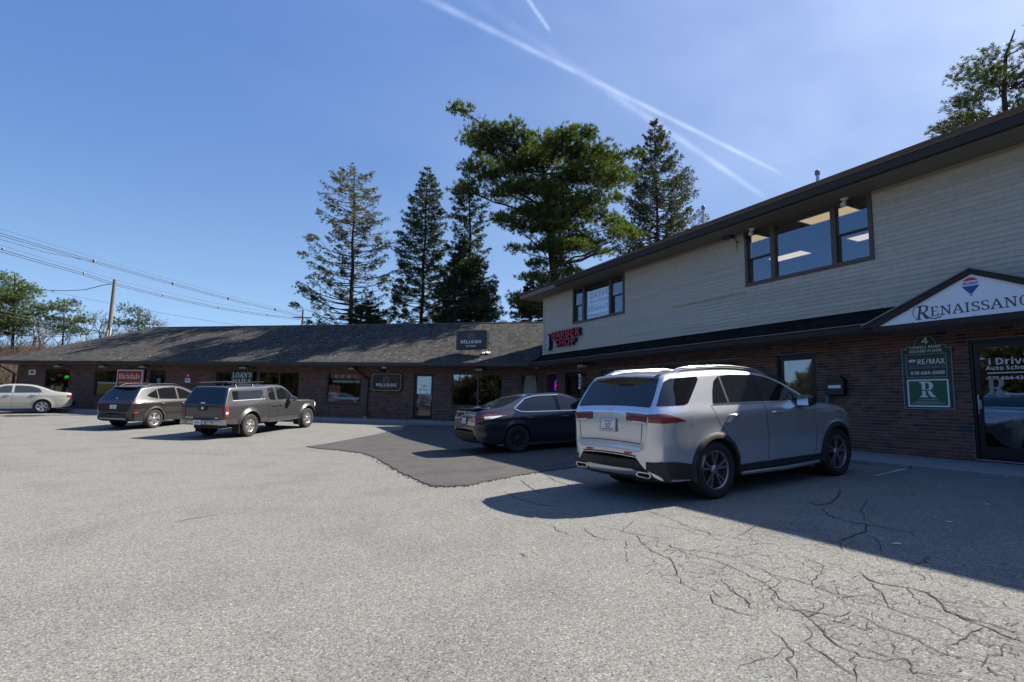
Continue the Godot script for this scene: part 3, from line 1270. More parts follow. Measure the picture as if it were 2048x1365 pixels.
	part("soffit", b.mesh(), M.soffit, t)
	var panel := box_mesh(0.0, 6.434, 0.035, 0.394, 6.4405, 0.742)
	for k in 73:
		part("soffit_panel", panel, M.soffit, t, at_xyz(k * 0.4 - 0.92, 0, 0))
	# awning roof between the storeys
	b = MB.new()
	var ay := 3.33
	var by := 3.775
	var asl := Vector3(0, by - ay, -0.95).normalized()
	roof_face(b, [Vector3(0.432, ay, 0.95), Vector3(14.72, ay, 0.95), Vector3(14.72, by, 0.016), Vector3(0.0, by, 0.016)], Vector3.RIGHT, asl)
	roof_face(b, [Vector3(14.72, ay, 0.95), Vector3(LA, ay, 0.95), Vector3(LA, by, 0.016), Vector3(14.72, by, 0.016)], Vector3.RIGHT, asl)
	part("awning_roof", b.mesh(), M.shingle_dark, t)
	part("awning_fascia", box_mesh(0.44, 3.2, 0.89, LA, 3.322, 0.93), M.brown_trim, t)
	part("awning_drip_edge", box_mesh(0.436, 3.318, 0.925, LA, 3.334, 0.955), M.lead, t)
	part("awning_soffit", box_mesh(0.42, 3.19, 0.0, LA, 3.2, 0.9), M.soffit_brown, t)
	# gable over the entrance
	var g := holder("entrance_gable", t)
	var gx := 16.57
	var gw := 1.9
	var gy0 := 3.27
	var gy1 := 4.10
	var rise: float = (gy1 - gy0) / gw
	b = MB.new()
	for s in [-1.0, 1.0]:
		var p0 := Vector3(gx + s * gw, gy0, 1.02)
		var p1 := Vector3(gx, gy1, 1.02)
		var q0 := Vector3(gx + s * gw, gy0, 0.0)
		var q1 := Vector3(gx, gy1, 0.0)
		if s < 0:
			roof_face(b, [p0, p1, q1, q0], Vector3.BACK, Vector3(1, rise, 0).normalized())
		else:
			roof_face(b, [p1, p0, q0, q1], Vector3.BACK, Vector3(-1, rise, 0).normalized())
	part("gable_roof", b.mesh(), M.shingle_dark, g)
	for s in [-1.0, 1.0]:
		var L := Vector2(gx + s * gw, gy0)
		var A := Vector2(gx, gy1)
		b = MB.new()
		b.prism([L + Vector2(0, -0.005), A + Vector2(0, -0.005), A + Vector2(0, -0.105), L + Vector2(-s * 0.27, -0.06), L + Vector2(0, -0.045)], 0.94, 1.0)
		part("rake_board", b.mesh(), M.brown_trim, g)
		b = MB.new()
		b.prism([L + Vector2(0, 0.012), A + Vector2(0, 0.012), A + Vector2(0, -0.015), L + Vector2(0, -0.015)], 1.0, 1.025)
		part("rake_strip", b.mesh(), mat(0.20, 0.19, 0.18, 0.5), g)
	part("gable_beam", box_mesh(gx - gw + 0.22, 3.13, 0.9, gx + gw - 0.22, 3.222, 1.0), M.brown_trim, g)
	part("gable_soffit", box_mesh(gx - gw + 0.2, 3.125, 0.2, gx + gw - 0.2, 3.131, 0.96), M.soffit_brown, g)
	# vent pipes through the roof
	for q in [[10.29, -4.6, 0.42], [5.27, -4.6, 0.82]]:
		var p := thing("vent_pipe", ["short galvanised vent pipe on the roof above the wide office window", "tall galvanised vent pipe on the roof beside the right-hand spruce"][0 if q[2] < 0.5 else 1], "vent pipe", FA * at_xyz(q[0], ry - 0.485 * 0.4 - 0.1, q[1]), "roof vent pipes")
		b = MB.new()
		b.lathe([Vector2(0.055, 0), Vector2(0.055, q[2])], 14, 1)
		part("pipe", b.mesh(), M.steel, p)
		b = MB.new()
		b.lathe([Vector2(0.056, q[2] - 0.12), Vector2(0.08, q[2] - 0.1), Vector2(0.085, q[2] + 0.03), Vector2(0.04, q[2] + 0.07), Vector2(0.001, q[2] + 0.075)], 14, 1)
		part("cap", b.mesh(), M.lead, p)

# ------------------------------------------------------------------ the one-storey row of shops
func build_one_storey():
	var t := thing("shop_row", "long one-storey brick shop row with grey hipped shingle roof", "building", FB)
	var x0 := -32.0
	var holes := [[-29.75, 0.6, -27.9, 2.89], [-26.09, 1.4, -22.4, 2.89], [-22.15, 0.62, -21.05, 2.89], [-17.75, 0.62, -15.2, 2.9], [-15.1, 1.4, -12.65, 2.9], [-11.08, 1.36, -9.1, 2.9], [-6.32, 0.66, -5.3, 2.9], [-4.4, 1.36, -1.88, 2.9], [-1.07, 1.36, -0.17, 2.9]]
	brick_wall(t, Transform3D(), x0, -0.02, 0.3, 3.42, holes, 0, 47)
	var b := MB.new()
	b.box(x0, 0.3, -9.4, x0 + 0.2, 3.42, -0.2)
	b.box(x0 + 0.2, 0.3, -9.4, 4.0, 3.42, -9.2)
	part("side_wall", b.mesh(), M.brick_variants[1], t)
	part("floor_slab", box_mesh(x0 + 0.2, 0.35, -9.2, -0.2, 0.6, -0.2), M.concrete, t)
	for s in [[-31.5, -22.3], [-22.28, -18.5], [-18.4, -12.2], [-12.1, -8.9], [-7.0, -0.3]]:
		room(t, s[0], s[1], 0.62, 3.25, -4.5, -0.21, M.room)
	for h in holes:
		if h[1] > 1.0:
			var mull := []
			if h[2] - h[0] > 2.2:
				mull = [(h[0] + h[2]) / 2 + (0.05 if h[0] > -5 else 0.0)]
			shop_window(t, Transform3D(), h[0], h[1], h[2], h[3], mull, M.brown_frame)
	glass_door(t, Transform3D(), -29.75, -27.9, 0.6, 2.89, M.black_frame, 1.0, 1, 0.62)
	glass_door(t, Transform3D(), -22.15, -21.05, 0.62, 2.89, M.black_frame, 1.0)
	glass_door(t, Transform3D(), -17.75, -15.2, 0.62, 2.9, M.black_frame, 1.0, 2)
	glass_door(t, Transform3D(), -6.32, -5.3, 0.66, 2.9, M.black_frame, 1.0)
	# roof
	b = MB.new()
	var ey := 3.33
	var k := 0.475
	var ry: float = ey + k * 5.65
	var xl := -33.15
	roof_face(b, [Vector3(xl, ey, 0.95), Vector3(-0.432, ey, 0.95), Vector3(0, ey + k * 0.95, 0), Vector3(5.4, ry, -4.7), Vector3(xl + 5.65, ry, -4.7)], Vector3.RIGHT, Vector3(0, k, -1).normalized())
	roof_face(b, [Vector3(12.0, ey, -10.35), Vector3(xl, ey, -10.35), Vector3(xl + 5.65, ry, -4.7), Vector3(5.4, ry, -4.7)], Vector3.LEFT, Vector3(0, k, 1).normalized())
	roof_face(b, [Vector3(xl, ey, -10.35), Vector3(xl, ey, 0.95), Vector3(xl + 5.65, ry, -4.7)], Vector3.BACK, Vector3(1, k, 0).normalized())
	var roof := part("roof", b.mesh(), M.shingle, t)
	b = MB.new()
	b.tube([Vector3(xl + 5.6, ry + 0.005, -4.7), Vector3(5.4, ry + 0.005, -4.7)], [0.05, 0.05], 6, true)
	part("ridge_cap", b.mesh(), mat(0.10, 0.095, 0.09, 0.9), roof)
	# pale specks of lichen and droppings
	var r := RandomNumberGenerator.new()
	r.seed = 91
	var fleck := MB.new()
	for j in 7:
		var a0 := TAU * j / 7
		var a1 := TAU * (j + 1) / 7
		fleck.tri(Vector3(0, 0.2, 0), Vector3(cos(a1), 0, sin(a1)) * (0.7 + 0.5 * fposmod(j * 0.37 + 0.37, 1.0)), Vector3(cos(a0), 0, sin(a0)) * (0.7 + 0.5 * fposmod(j * 0.37, 1.0)))
	var xs := []
	var cs := []
	var tilt := Basis(Vector3.RIGHT, atan(k))
	for j in 330:
		var f := pow(r.randf(), 0.7)
		var z := lerpf(-4.6, 0.9, f)
		var x := r.randf_range(xl + 1 + (0.95 - z), -0.5)
		if r.randf() < 0.35:
			x = r.randfn(-14.0, 3.0)
		if x > -0.5 or x < xl + 1.5 + (0.95 - z):
			continue
		var s := r.randf_range(0.012, 0.032) * (1.7 if r.randf() < 0.12 else 1.0)
		xs.append(Transform3D(tilt * Basis(Vector3.UP, r.randf() * TAU).scaled(Vector3(s, 0.02, s * r.randf_range(0.8, 2.2))), Vector3(x, ey + k * (0.95 - z) + 0.002, z)))
		var c := r.randf_range(0.2, 0.42)
		cs.append(Color(c, c, c * 0.97))
	var fm := mat(1, 1, 1, 0.9)
	fm.vertex_color_use_as_albedo = true
	scatter("lichen_fleck", fleck.mesh(), fm, roof, xs, cs)
	b = MB.new()
	b.box(xl - 0.02, 3.19, 0.92, -0.44, 3.325, 1.04)
	part("gutter", b.mesh(), M.gutter, t)
	b = MB.new()
	b.box(xl, 3.18, 0.88, -0.43, 3.32, 0.918)
	b.box(xl, 3.18, -10.35, xl + 0.04, 3.32, 0.879)
	part("fascia", b.mesh(), M.brown_trim, t)
	part("soffit", box_mesh(xl + 0.04, 3.172, -10.3, -0.3, 3.18, 0.91), M.soffit_brown, t)
	# down pipes
	for q in [[-8.75, 0.66], [-32.13, 0.6]]:
		b = MB.new()
		var x: float = q[0]
		b.box(x - 0.05, 2.55, 0.03, x + 0.05, 2.6, 0.11)
		b.box(x - 0.05, q[1], 0.03, x + 0.05, 2.55, 0.11)
		var dx := -0.42 if x > -20 else -0.25
		var n := 8
		var P := []
		for j in n + 1:
			var f := float(j) / n
			var c := Vector3(x + dx * f, lerpf(2.58, 3.1, f), lerpf(0.07, 0.85, f))
			P.append([c + Vector3(-0.05, 0, 0.03), c + Vector3(0.05, 0, 0.03), c + Vector3(0.05, 0.03, -0.05), c + Vector3(-0.05, 0.03, -0.05)])
		b.grid(P, true, false)
		b.box(x + dx - 0.05, 3.06, 0.82, x + dx + 0.05, 3.2, 0.92)
		part("downspout", b.mesh(), M.gutter, t)
	part("pipe_foot", box_mesh(-8.83, 0.655, 0.02, -8.67, 0.74, 0.14, 0.01), M.steel, t)

# ------------------------------------------------------------------ vehicles: x forward from the rear axle, y up, z to the right-hand side
class Shell:
	var top: Array      # upper silhouette (x, y)
	var bot: Array      # lower silhouette
	var plan: Array     # half width along x
	var prof: Array     # width factor along y
	var arches: Array   # [x, y, radius]
	var soft := 0.09    # rounding under the upper silhouette
	var soft_keys := []
	var crown := 0.03
	var flare := 0.02
	var crease := []    # [y, height, spread]
	var ends := 0.0

	static func at(k: Array, x: float) -> float:
		if x <= k[0].x:
			return k[0].y
		for i in range(1, k.size()):
			if x <= k[i].x:
				var a: Vector2 = k[i - 1]
				var b: Vector2 = k[i]
				return lerpf(a.y, b.y, (x - a.x) / (b.x - a.x))
		return k[-1].y

	static func smooth(k: Array, n := 6) -> Array:   # Catmull-Rom through the points, kept monotone in x
		var out := []
		for i in k.size() - 1:
			var p0: Vector2 = k[maxi(i - 1, 0)]
			var p1: Vector2 = k[i]
			var p2: Vector2 = k[i + 1]
			var p3: Vector2 = k[mini(i + 2, k.size() - 1)]
			for j in n:
				var t := float(j) / n
				var m1: float = 0.0 if p2.x == p0.x else (p2.y - p0.y) / (p2.x - p0.x)
				var m2: float = 0.0 if p3.x == p1.x else (p3.y - p1.y) / (p3.x - p1.x)
				var d := p2.x - p1.x
				var s: float = (p2.y - p1.y) / d
				if s == 0:
					m1 = 0
					m2 = 0
				else:
					m1 = clampf(m1 / s, 0, 3) * s
					m2 = clampf(m2 / s, 0, 3) * s
				var h00 := 2 * t * t * t - 3 * t * t + 1
				var h10 := t * t * t - 2 * t * t + t
				var h01 := -2 * t * t * t + 3 * t * t
				var h11 := t * t * t - t * t
				out.append(Vector2(p1.x + d * t, h00 * p1.y + h10 * d * m1 + h01 * p2.y + h11 * d * m2))
		out.append(k[-1])
		return out

	func prepare():
		top = smooth(top)
		bot = smooth(bot)
		plan = smooth(plan)
		prof = smooth(prof)

	func hi(x: float) -> float:
		return at(top, x)

	func lo(x: float) -> float:
		var y := at(bot, x)
		for a in arches:
			var d: float = absf(x - a[0])
			if d < a[2]:
				y = maxf(y, a[1] + sqrt(a[2] * a[2] - d * d))
		return minf(y, hi(x) - 0.004)

	func z(x: float, y: float) -> float:
		var w: float = at(plan, x) * at(prof, y)
		var d := hi(x) - y
		var r := at(soft_keys, x) if soft_keys.size() else soft
		if d < r:
			var q := 1.0 - d / r
			w -= r * 0.9 * (1.0 - sqrt(maxf(0.0, 1.0 - q * q)))
		for a in arches:
			var e: float = Vector2(x - a[0], y - a[1]).length() - a[2]
			if e < 0.2:
				w += flare * exp(-pow(maxf(e, 0.0) / 0.07, 2.0))
		for c in crease:
			w += c[1] * exp(-pow((y - c[0]) / c[2], 2.0))
		return maxf(w, 0.02)

	func roof_point(x: float, f: float) -> Vector3:   # f from -1 to 1 across the top
		var y := hi(x)
		var w := z(x, y)
		return Vector3(x, y + crown * (1.0 - f * f) * minf(1.0, w), w * f - 0.0)

	func roof_normal(x: float, f: float) -> Vector3:
		var e := 0.012
		var a := roof_point(x + e, f) - roof_point(x - e, f)
		var b := roof_point(x, minf(f + 0.02, 1.0)) - roof_point(x, maxf(f - 0.02, -1.0))
		return b.cross(a).normalized()

	func side_normal(x: float, y: float) -> Vector3:
		var e := 0.015
		var a := Vector3(2 * e, 0, z(x + e, y) - z(x - e, y))
		var b := Vector3(0, 2 * e, z(x, y + e) - z(x, y - e))
		return a.cross(b).normalized()

	func columns(x0: float, x1: float, step: float) -> Array:
		var xs := [x0, x1]
		var n := int((x1 - x0) / step)
		for k in range(1, n):
			xs.append(lerpf(x0, x1, float(k) / n))
		for k in [0.004, 0.01, 0.02, 0.035, 0.05, 0.07]:
			xs.append(x0 + k)
			xs.append(x1 - k)
		for a in arches:
			for s in [-1.0, 1.0]:
				xs.append(a[0] + s * (a[2] + 0.001))
				for k in [0.0, 0.004, 0.012, 0.025]:
					xs.append(a[0] + s * (a[2] - k))
		xs.sort()
		return xs

	func body(b: MB, step := 0.03, nv := 26, nz := 12):
		var xs := columns(top[0].x, top[-1].x, step)
		for s in [-1.0, 1.0]:
			var P := []
			for x in xs:
				var row := []
				var y0 := lo(x)
				var y1 := hi(x)
				for j in nv + 1:
					var f := float(j) / nv
					f = 1.0 - pow(1.0 - f, 1.5)
					var y := lerpf(y0, y1, f)
					row.append(Vector3(x, y, s * z(x, y)))
				P.append(row)
			b.grid(P, false, s > 0)
		var R := []
		for x in xs:
			var row := []
			for j in nz + 1:
				row.append(roof_point(x, -1.0 + 2.0 * j / nz))
			R.append(row)
		b.grid(R, false, false)

	func belly(b: MB, step := 0.05):
		var R := []
		for x in columns(top[0].x + 0.002, top[-1].x - 0.002, step):
			var row := []
			var y := lo(x)
			var w := z(x, y) - 0.004
			for j in 7:
				row.append(Vector3(x, y + 0.002, lerpf(-w, w, j / 6.0)))
			R.append(row)
		b.grid(R, false, true)

	func side_patch(b: MB, s: float, lower: Array, upper: Array, off: float, nv := 6, step := 0.04):   # region between two lines in side view
		var x0: float = maxf(lower[0].x, upper[0].x)
		var x1: float = minf(lower[-1].x, upper[-1].x)
		var xs := [x0, x1]
		for q in lower + upper:
			if q.x > x0 and q.x < x1:
				xs.append(q.x)
		var n := int((x1 - x0) / step)
		for k in range(1, n):
			xs.append(lerpf(x0, x1, float(k) / n))
		xs.sort()
		var P := []
		for x in xs:
			var y0 := at(lower, x)
			var y1 := maxf(at(upper, x), y0 + 0.0005)
			var row := []
			for j in nv + 1:
				var y := lerpf(y0, y1, float(j) / nv)
				var p := Vector3(x, y, z(x, y)) + side_normal(x, y) * off
				p.z *= s
				row.append(p)
			P.append(row)
		b.grid(P, false, s > 0)

	func top_patch(b: MB, x0: float, x1: float, f0: Callable, f1: Callable, off: float, step := 0.03, nz := 10):
		var xs := []
		var n := maxi(2, int((x1 - x0) / step))
		for k in n + 1:
			xs.append(lerpf(x0, x1, float(k) / n))
		var P := []
		for x in xs:
			var row := []
			var a: float = f0.call(x)
			var e: float = f1.call(x)
			for j in nz + 1:
				var f := lerpf(a, e, float(j) / nz)
				row.append(roof_point(x, f) + roof_normal(x, f) * off)
			P.append(row)
		b.grid(P, false, false)

	func rear_x(y: float) -> float:   # where the rear end reaches this height
		for k in range(1, top.size()):
			if top[k].y >= y:
				return lerpf(top[k - 1].x, top[k].x, (y - top[k - 1].y) / maxf(0.0001, top[k].y - top[k - 1].y))
		return top[-1].x

func paint(r, g, b, metal := 0.6, rough := 0.32) -> StandardMaterial3D:
	var m := mat(r, g, b, rough, metal)
	m.clearcoat_enabled = true
	m.clearcoat = 1.0
	m.clearcoat_roughness = 0.03
	return m

func side_part(s: Shell, called, parent, material, lower, upper, off := 0.004, sides := [1.0, -1.0], nv := 6):
	for q in sides:
		var b := MB.new()
		s.side_patch(b, q, lower, upper, off, nv)
		part(called, b.mesh(), material, parent)

func top_part(s: Shell, called, parent, material, x0, x1, a0, a1, e0, e1, off := 0.004):
	var b := MB.new()
	s.top_patch(b, x0, x1, func(x): return lerpf(a0, a1, (x - x0) / (x1 - x0)), func(x): return lerpf(e0, e1, (x - x0) / (x1 - x0)), off)
	return part(called, b.mesh(), material, parent)

func seam(s: Shell, parent, pts: Array, w := 0.006, sides := [1.0, -1.0]):   # a shut line: thin dark strip across the panels
	for q in sides:
		var P := []
		for k in pts.size() - 1:
			var n := maxi(2, int(pts[k].distance_to(pts[k + 1]) / 0.05))
			for j in n:
				P.append(pts[k].lerp(pts[k + 1], float(j) / n))
		P.append(pts[-1])
		var rows := []
		for k in P.size():
			var d: Vector2 = (P[mini(k + 1, P.size() - 1)] - P[maxi(k - 1, 0)]).normalized()
			var nrm := Vector2(-d.y, d.x) * w / 2
			var row := []
			for e in [-1.0, 1.0]:
				var c: Vector2 = P[k] + nrm * e
				var p := Vector3(c.x, c.y, s.z(c.x, c.y)) + s.side_normal(c.x, c.y) * 0.0025
				p.z *= q
				row.append(p)
			rows.append(row)
		var b := MB.new()
		b.grid(rows, false, q < 0)
		part("door_seam", b.mesh(), M.black, parent)

func wheel(parent, x, y, z, radius, width, rim_r, style, rim_mat, side):
	var h := holder("wheel", parent, Transform3D(Basis(), Vector3(x, y, z)))
	var R: float = radius
	var w: float = width / 2
	var b := MB.new()
	var p := [Vector2(rim_r, -w * 0.80), Vector2(rim_r + 0.03, -w * 0.95), Vector2(R - 0.05, -w), Vector2(R - 0.018, -w * 0.9), Vector2(R - 0.004, -w * 0.72), Vector2(R, -w * 0.4)]
	for g in [-0.28, 0.0, 0.28]:
		p += [Vector2(R, w * (g - 0.05)), Vector2(R - 0.01, w * (g - 0.03)), Vector2(R - 0.01, w * (g + 0.03)), Vector2(R, w * (g + 0.05))]
	p += [Vector2(R, w * 0.4), Vector2(R - 0.004, w * 0.72), Vector2(R - 0.018, w * 0.9), Vector2(R - 0.05, w), Vector2(rim_r + 0.03, w * 0.95), Vector2(rim_r, w * 0.80)]
	b.lathe(p, 40, 2)
	part("tyre", b.mesh(), M.rubber, h)
	var rim := holder("rim", h)
	var face: float = w * 0.72 * side
	b = MB.new()
	# barrel, lip and dark back
	var barrel := [Vector2(rim_r + 0.004, -w * 0.82), Vector2(rim_r - 0.012, -w * 0.7), Vector2(rim_r - 0.02, 0.0), Vector2(rim_r - 0.012, w * 0.7), Vector2(rim_r + 0.004, w * 0.82)]
	barrel.reverse()
	b.lathe(barrel, 40, 2)
	part("barrel", b.mesh(), rim_mat, rim)
	b = MB.new()
	b.lathe([Vector2(0.0, 0.0), Vector2(rim_r - 0.02, 0.0), Vector2(rim_r - 0.02, 0.02), Vector2(0.0, 0.02)], 24, 2)
	part("brake_disc", b.mesh(), M.dark_plastic, rim)
	b = MB.new()
	var n: int = style[0]
	var tw: float = style[1]
	var tip: float = style[2]
	var twin: float = style[3]
	for k in n:
		for q in ([-1.0, 1.0] if twin > 0 else [0.0]):
			var a: float = TAU * k / n + 0.3
			var a_in: float = a + q * twin * 0.35
			var a_out: float = a + q * twin
			var d0 := Vector3(cos(a_in), sin(a_in), 0)
			var d1 := Vector3(cos(a_out), sin(a_out), 0)
			var t0 := Vector3(-d0.y, d0.x, 0) * tw
			var t1 := Vector3(-d1.y, d1.x, 0) * tip
			var i0: Vector3 = d0 * 0.05 + Vector3(0, 0, face * 0.86)
			var o0: Vector3 = d1 * (rim_r - 0.008) + Vector3(0, 0, face)
			var dz := Vector3(0, 0, 0.025 * side)
			var c := [i0 - t0, o0 - t1, o0 + t1, i0 + t0]
			if side > 0:
				b.quad(c[0] , c[1], c[2], c[3])
				b.quad(c[3] , c[2], c[2] - dz, c[3] - dz)
				b.quad(c[1], c[0], c[0] - dz, c[1] - dz)
			else:
				b.quad(c[3], c[2], c[1], c[0])
				b.quad(c[2], c[3], c[3] - dz, c[2] - dz)
				b.quad(c[0], c[1], c[1] - dz, c[0] - dz)
	part("spokes", b.mesh(), rim_mat, rim)
	b = MB.new()
	var hub := [Vector2(0.0, face * 0.9 + 0.012 * side), Vector2(0.04, face * 0.9 + 0.01 * side), Vector2(0.065, face * 0.86), Vector2(0.068, face * 0.6)]
	if side > 0:
		hub.reverse()
	b.lathe(hub, 20, 2)
	part("hub_cap", b.mesh(), rim_mat, rim)
	b = MB.new()
	var lip := [Vector2(rim_r - 0.022, face * 0.98), Vector2(rim_r - 0.01, face * 1.1), Vector2(rim_r + 0.006, face * 1.1), Vector2(rim_r + 0.01, face * 0.9)]
	if side < 0:
		lip.reverse()
	b.lathe(lip, 40, 2)
	part("rim_lip", b.mesh(), rim_mat, rim)
	return h

func four_wheels(parent, wb, track, radius, width, rim_r, style, rim_mat):
	for x in [0.0, wb]:
		for s in [1.0, -1.0]:
			wheel(parent, x, radius, s * (track - width / 2), radius, width, rim_r, style, rim_mat, s)

func plate(parent, at: Transform3D, text: String, text_mat, frame_mat):
	var h := holder("number_plate", parent, at)
	part("blank", box_mesh(-0.152, -0.076, 0, 0.152, 0.076, 0.006, 0.003), M.white, h)
	if frame_mat:
		var b := MB.new()
		frame_bars(b, -0.165, -0.09, 0.165, 0.09, 0.016, 0.0, 0.012)
		part("plate_frame", b.mesh(), frame_mat, h)
	if text:
		letters(text, 0.066, text_mat, h, at_xyz(0, -0.008, 0.007), false, true, 0.0, 0.002)
	for q in ([[0.052, 0.09], [-0.055, 0.11]] if text else [[0.052, 0.08], [0.012, 0.11], [-0.012, 0.11], [-0.055, 0.09]]):
		part("plate_print", box_mesh(-q[1], q[0] - 0.006, 0.006, q[1], q[0] + 0.006, 0.0075), text_mat, h)
	return h

func mirror_part(parent, x, y, z, body_mat, size := 1.0):
	for s in [1.0, -1.0]:
		var h := holder("wing_mirror", parent, Transform3D(Basis(), Vector3(x, y, z * s)))
		var b := MB.new()
		var P := []
		for k in 7:
			var f := k / 6.0
			var zz: float = (0.0 + 0.20 * f) * size * s
			var r: float = (0.055 + 0.04 * sin(PI * (0.25 + 0.65 * f))) * size
			var ring := []
			for j in 12:
				var a := TAU * j / 12
				ring.append(Vector3(cos(a) * r * 0.9 - 0.02 * f, sin(a) * r * 0.85, zz))
			P.append(ring)
		b.grid(P, true, s < 0)
		for e in [0, 6]:
			for j in range(1, 11):
				if (e == 6) == (s > 0):
					b.tri(P[e][0], P[e][j], P[e][j + 1])
				else:
					b.tri(P[e][0], P[e][j + 1], P[e][j])
		part("housing", b.mesh(), body_mat, h)
		part("mirror_glass", box_mesh(-0.105 * size, -0.06 * size, minf(0.02 * s, 0.17 * s) * size, -0.095 * size, 0.06 * size, maxf(0.02 * s, 0.17 * s) * size), M.chrome, h)
		b = MB.new()
		b.tube([Vector3(0.02, -0.03, 0.03 * s), Vector3(0.03, -0.07, -0.09 * s)], [0.03, 0.035], 8)
		part("stalk", b.mesh(), M.dark_plastic, h)

func handles(s: Shell, parent, places: Array, material):
	for p in places:
		for q in [1.0, -1.0]:
			var zz := s.z(p.x, p.y)
			var b := MB.new()
			b.tube([Vector3(p.x - 0.11, p.y, q * (zz - 0.005)), Vector3(p.x - 0.09, p.y, q * (zz + 0.028)), Vector3(p.x + 0.07, p.y, q * (zz + 0.03)), Vector3(p.x + 0.1, p.y, q * (zz - 0.005))], [0.012, 0.016, 0.016, 0.012], 8, true)
			part("door_handle", b.mesh(), material, parent)

func car_place(x, z, yaw_deg, wb) -> Transform3D:
	var yaw := deg_to_rad(yaw_deg)
	var f := Vector3(sin(yaw), 0, -cos(yaw))
	var y0 := ground_y(x, z)
	var y1 := ground_y(x + f.x * wb, z + f.z * wb)
	var fwd := Vector3(f.x * wb, y1 - y0, f.z * wb).normalized()
	var right := fwd.cross(Vector3.UP).normalized()
	var up := right.cross(fwd)
	return Transform3D(Basis(fwd, up, right), Vector3(x, y0, z))

func back_lamp(s: Shell, parent, mats: Array, y0: float, y1: float, f0: float, side_lower: Array, side_upper: Array, off := 0.008):
	# a tail light that wraps from the rear end round to the side
	for q in [1.0, -1.0]:
		var h := holder("tail_light", parent)
		var b := MB.new()
		var x0 := s.rear_x(y0)
		var x1 := s.rear_x(y1)
		if f0 < 1.0:
			s.top_patch(b, x0, x1, func(_x): return f0 * q if q > 0 else -1.0, func(_x): return 1.0 if q > 0 else f0 * q, off, 0.012, 8)
		s.side_patch(b, q, side_lower, side_upper, off, 6, 0.03)
		part("lens", b.mesh(), mats[0], h)

func glass_mat(r := 0.008, g := 0.009, b := 0.011, rough := 0.02) -> StandardMaterial3D:
	var m := mat(r, g, b, rough)
	m.metallic_specular = 0.62
	return m

func build_vehicles():
	M.tint = glass_mat()
	M.tail = mat(0.20, 0.006, 0.008, 0.12)
	M.tail.clearcoat_enabled = true
	M.tail_dark = mat(0.09, 0.004, 0.006, 0.12)
	M.tail_dark.clearcoat_enabled = true
	M.tail_clear = mat(0.75, 0.74, 0.74, 0.12)
	M.amber = mat(0.5, 0.02, 0.012, 0.15)
	M.alloy = mat(0.55, 0.55, 0.57, 0.3, 0.85)
	M.plate_red = mat(0.25, 0.02, 0.03, 0.5)
	M.plate_blue = mat(0.08, 0.10, 0.2, 0.5)
	silver_suv()
	grey_pickup()
	dark_sedan()
	grey_crossover()
	pale_sedan()

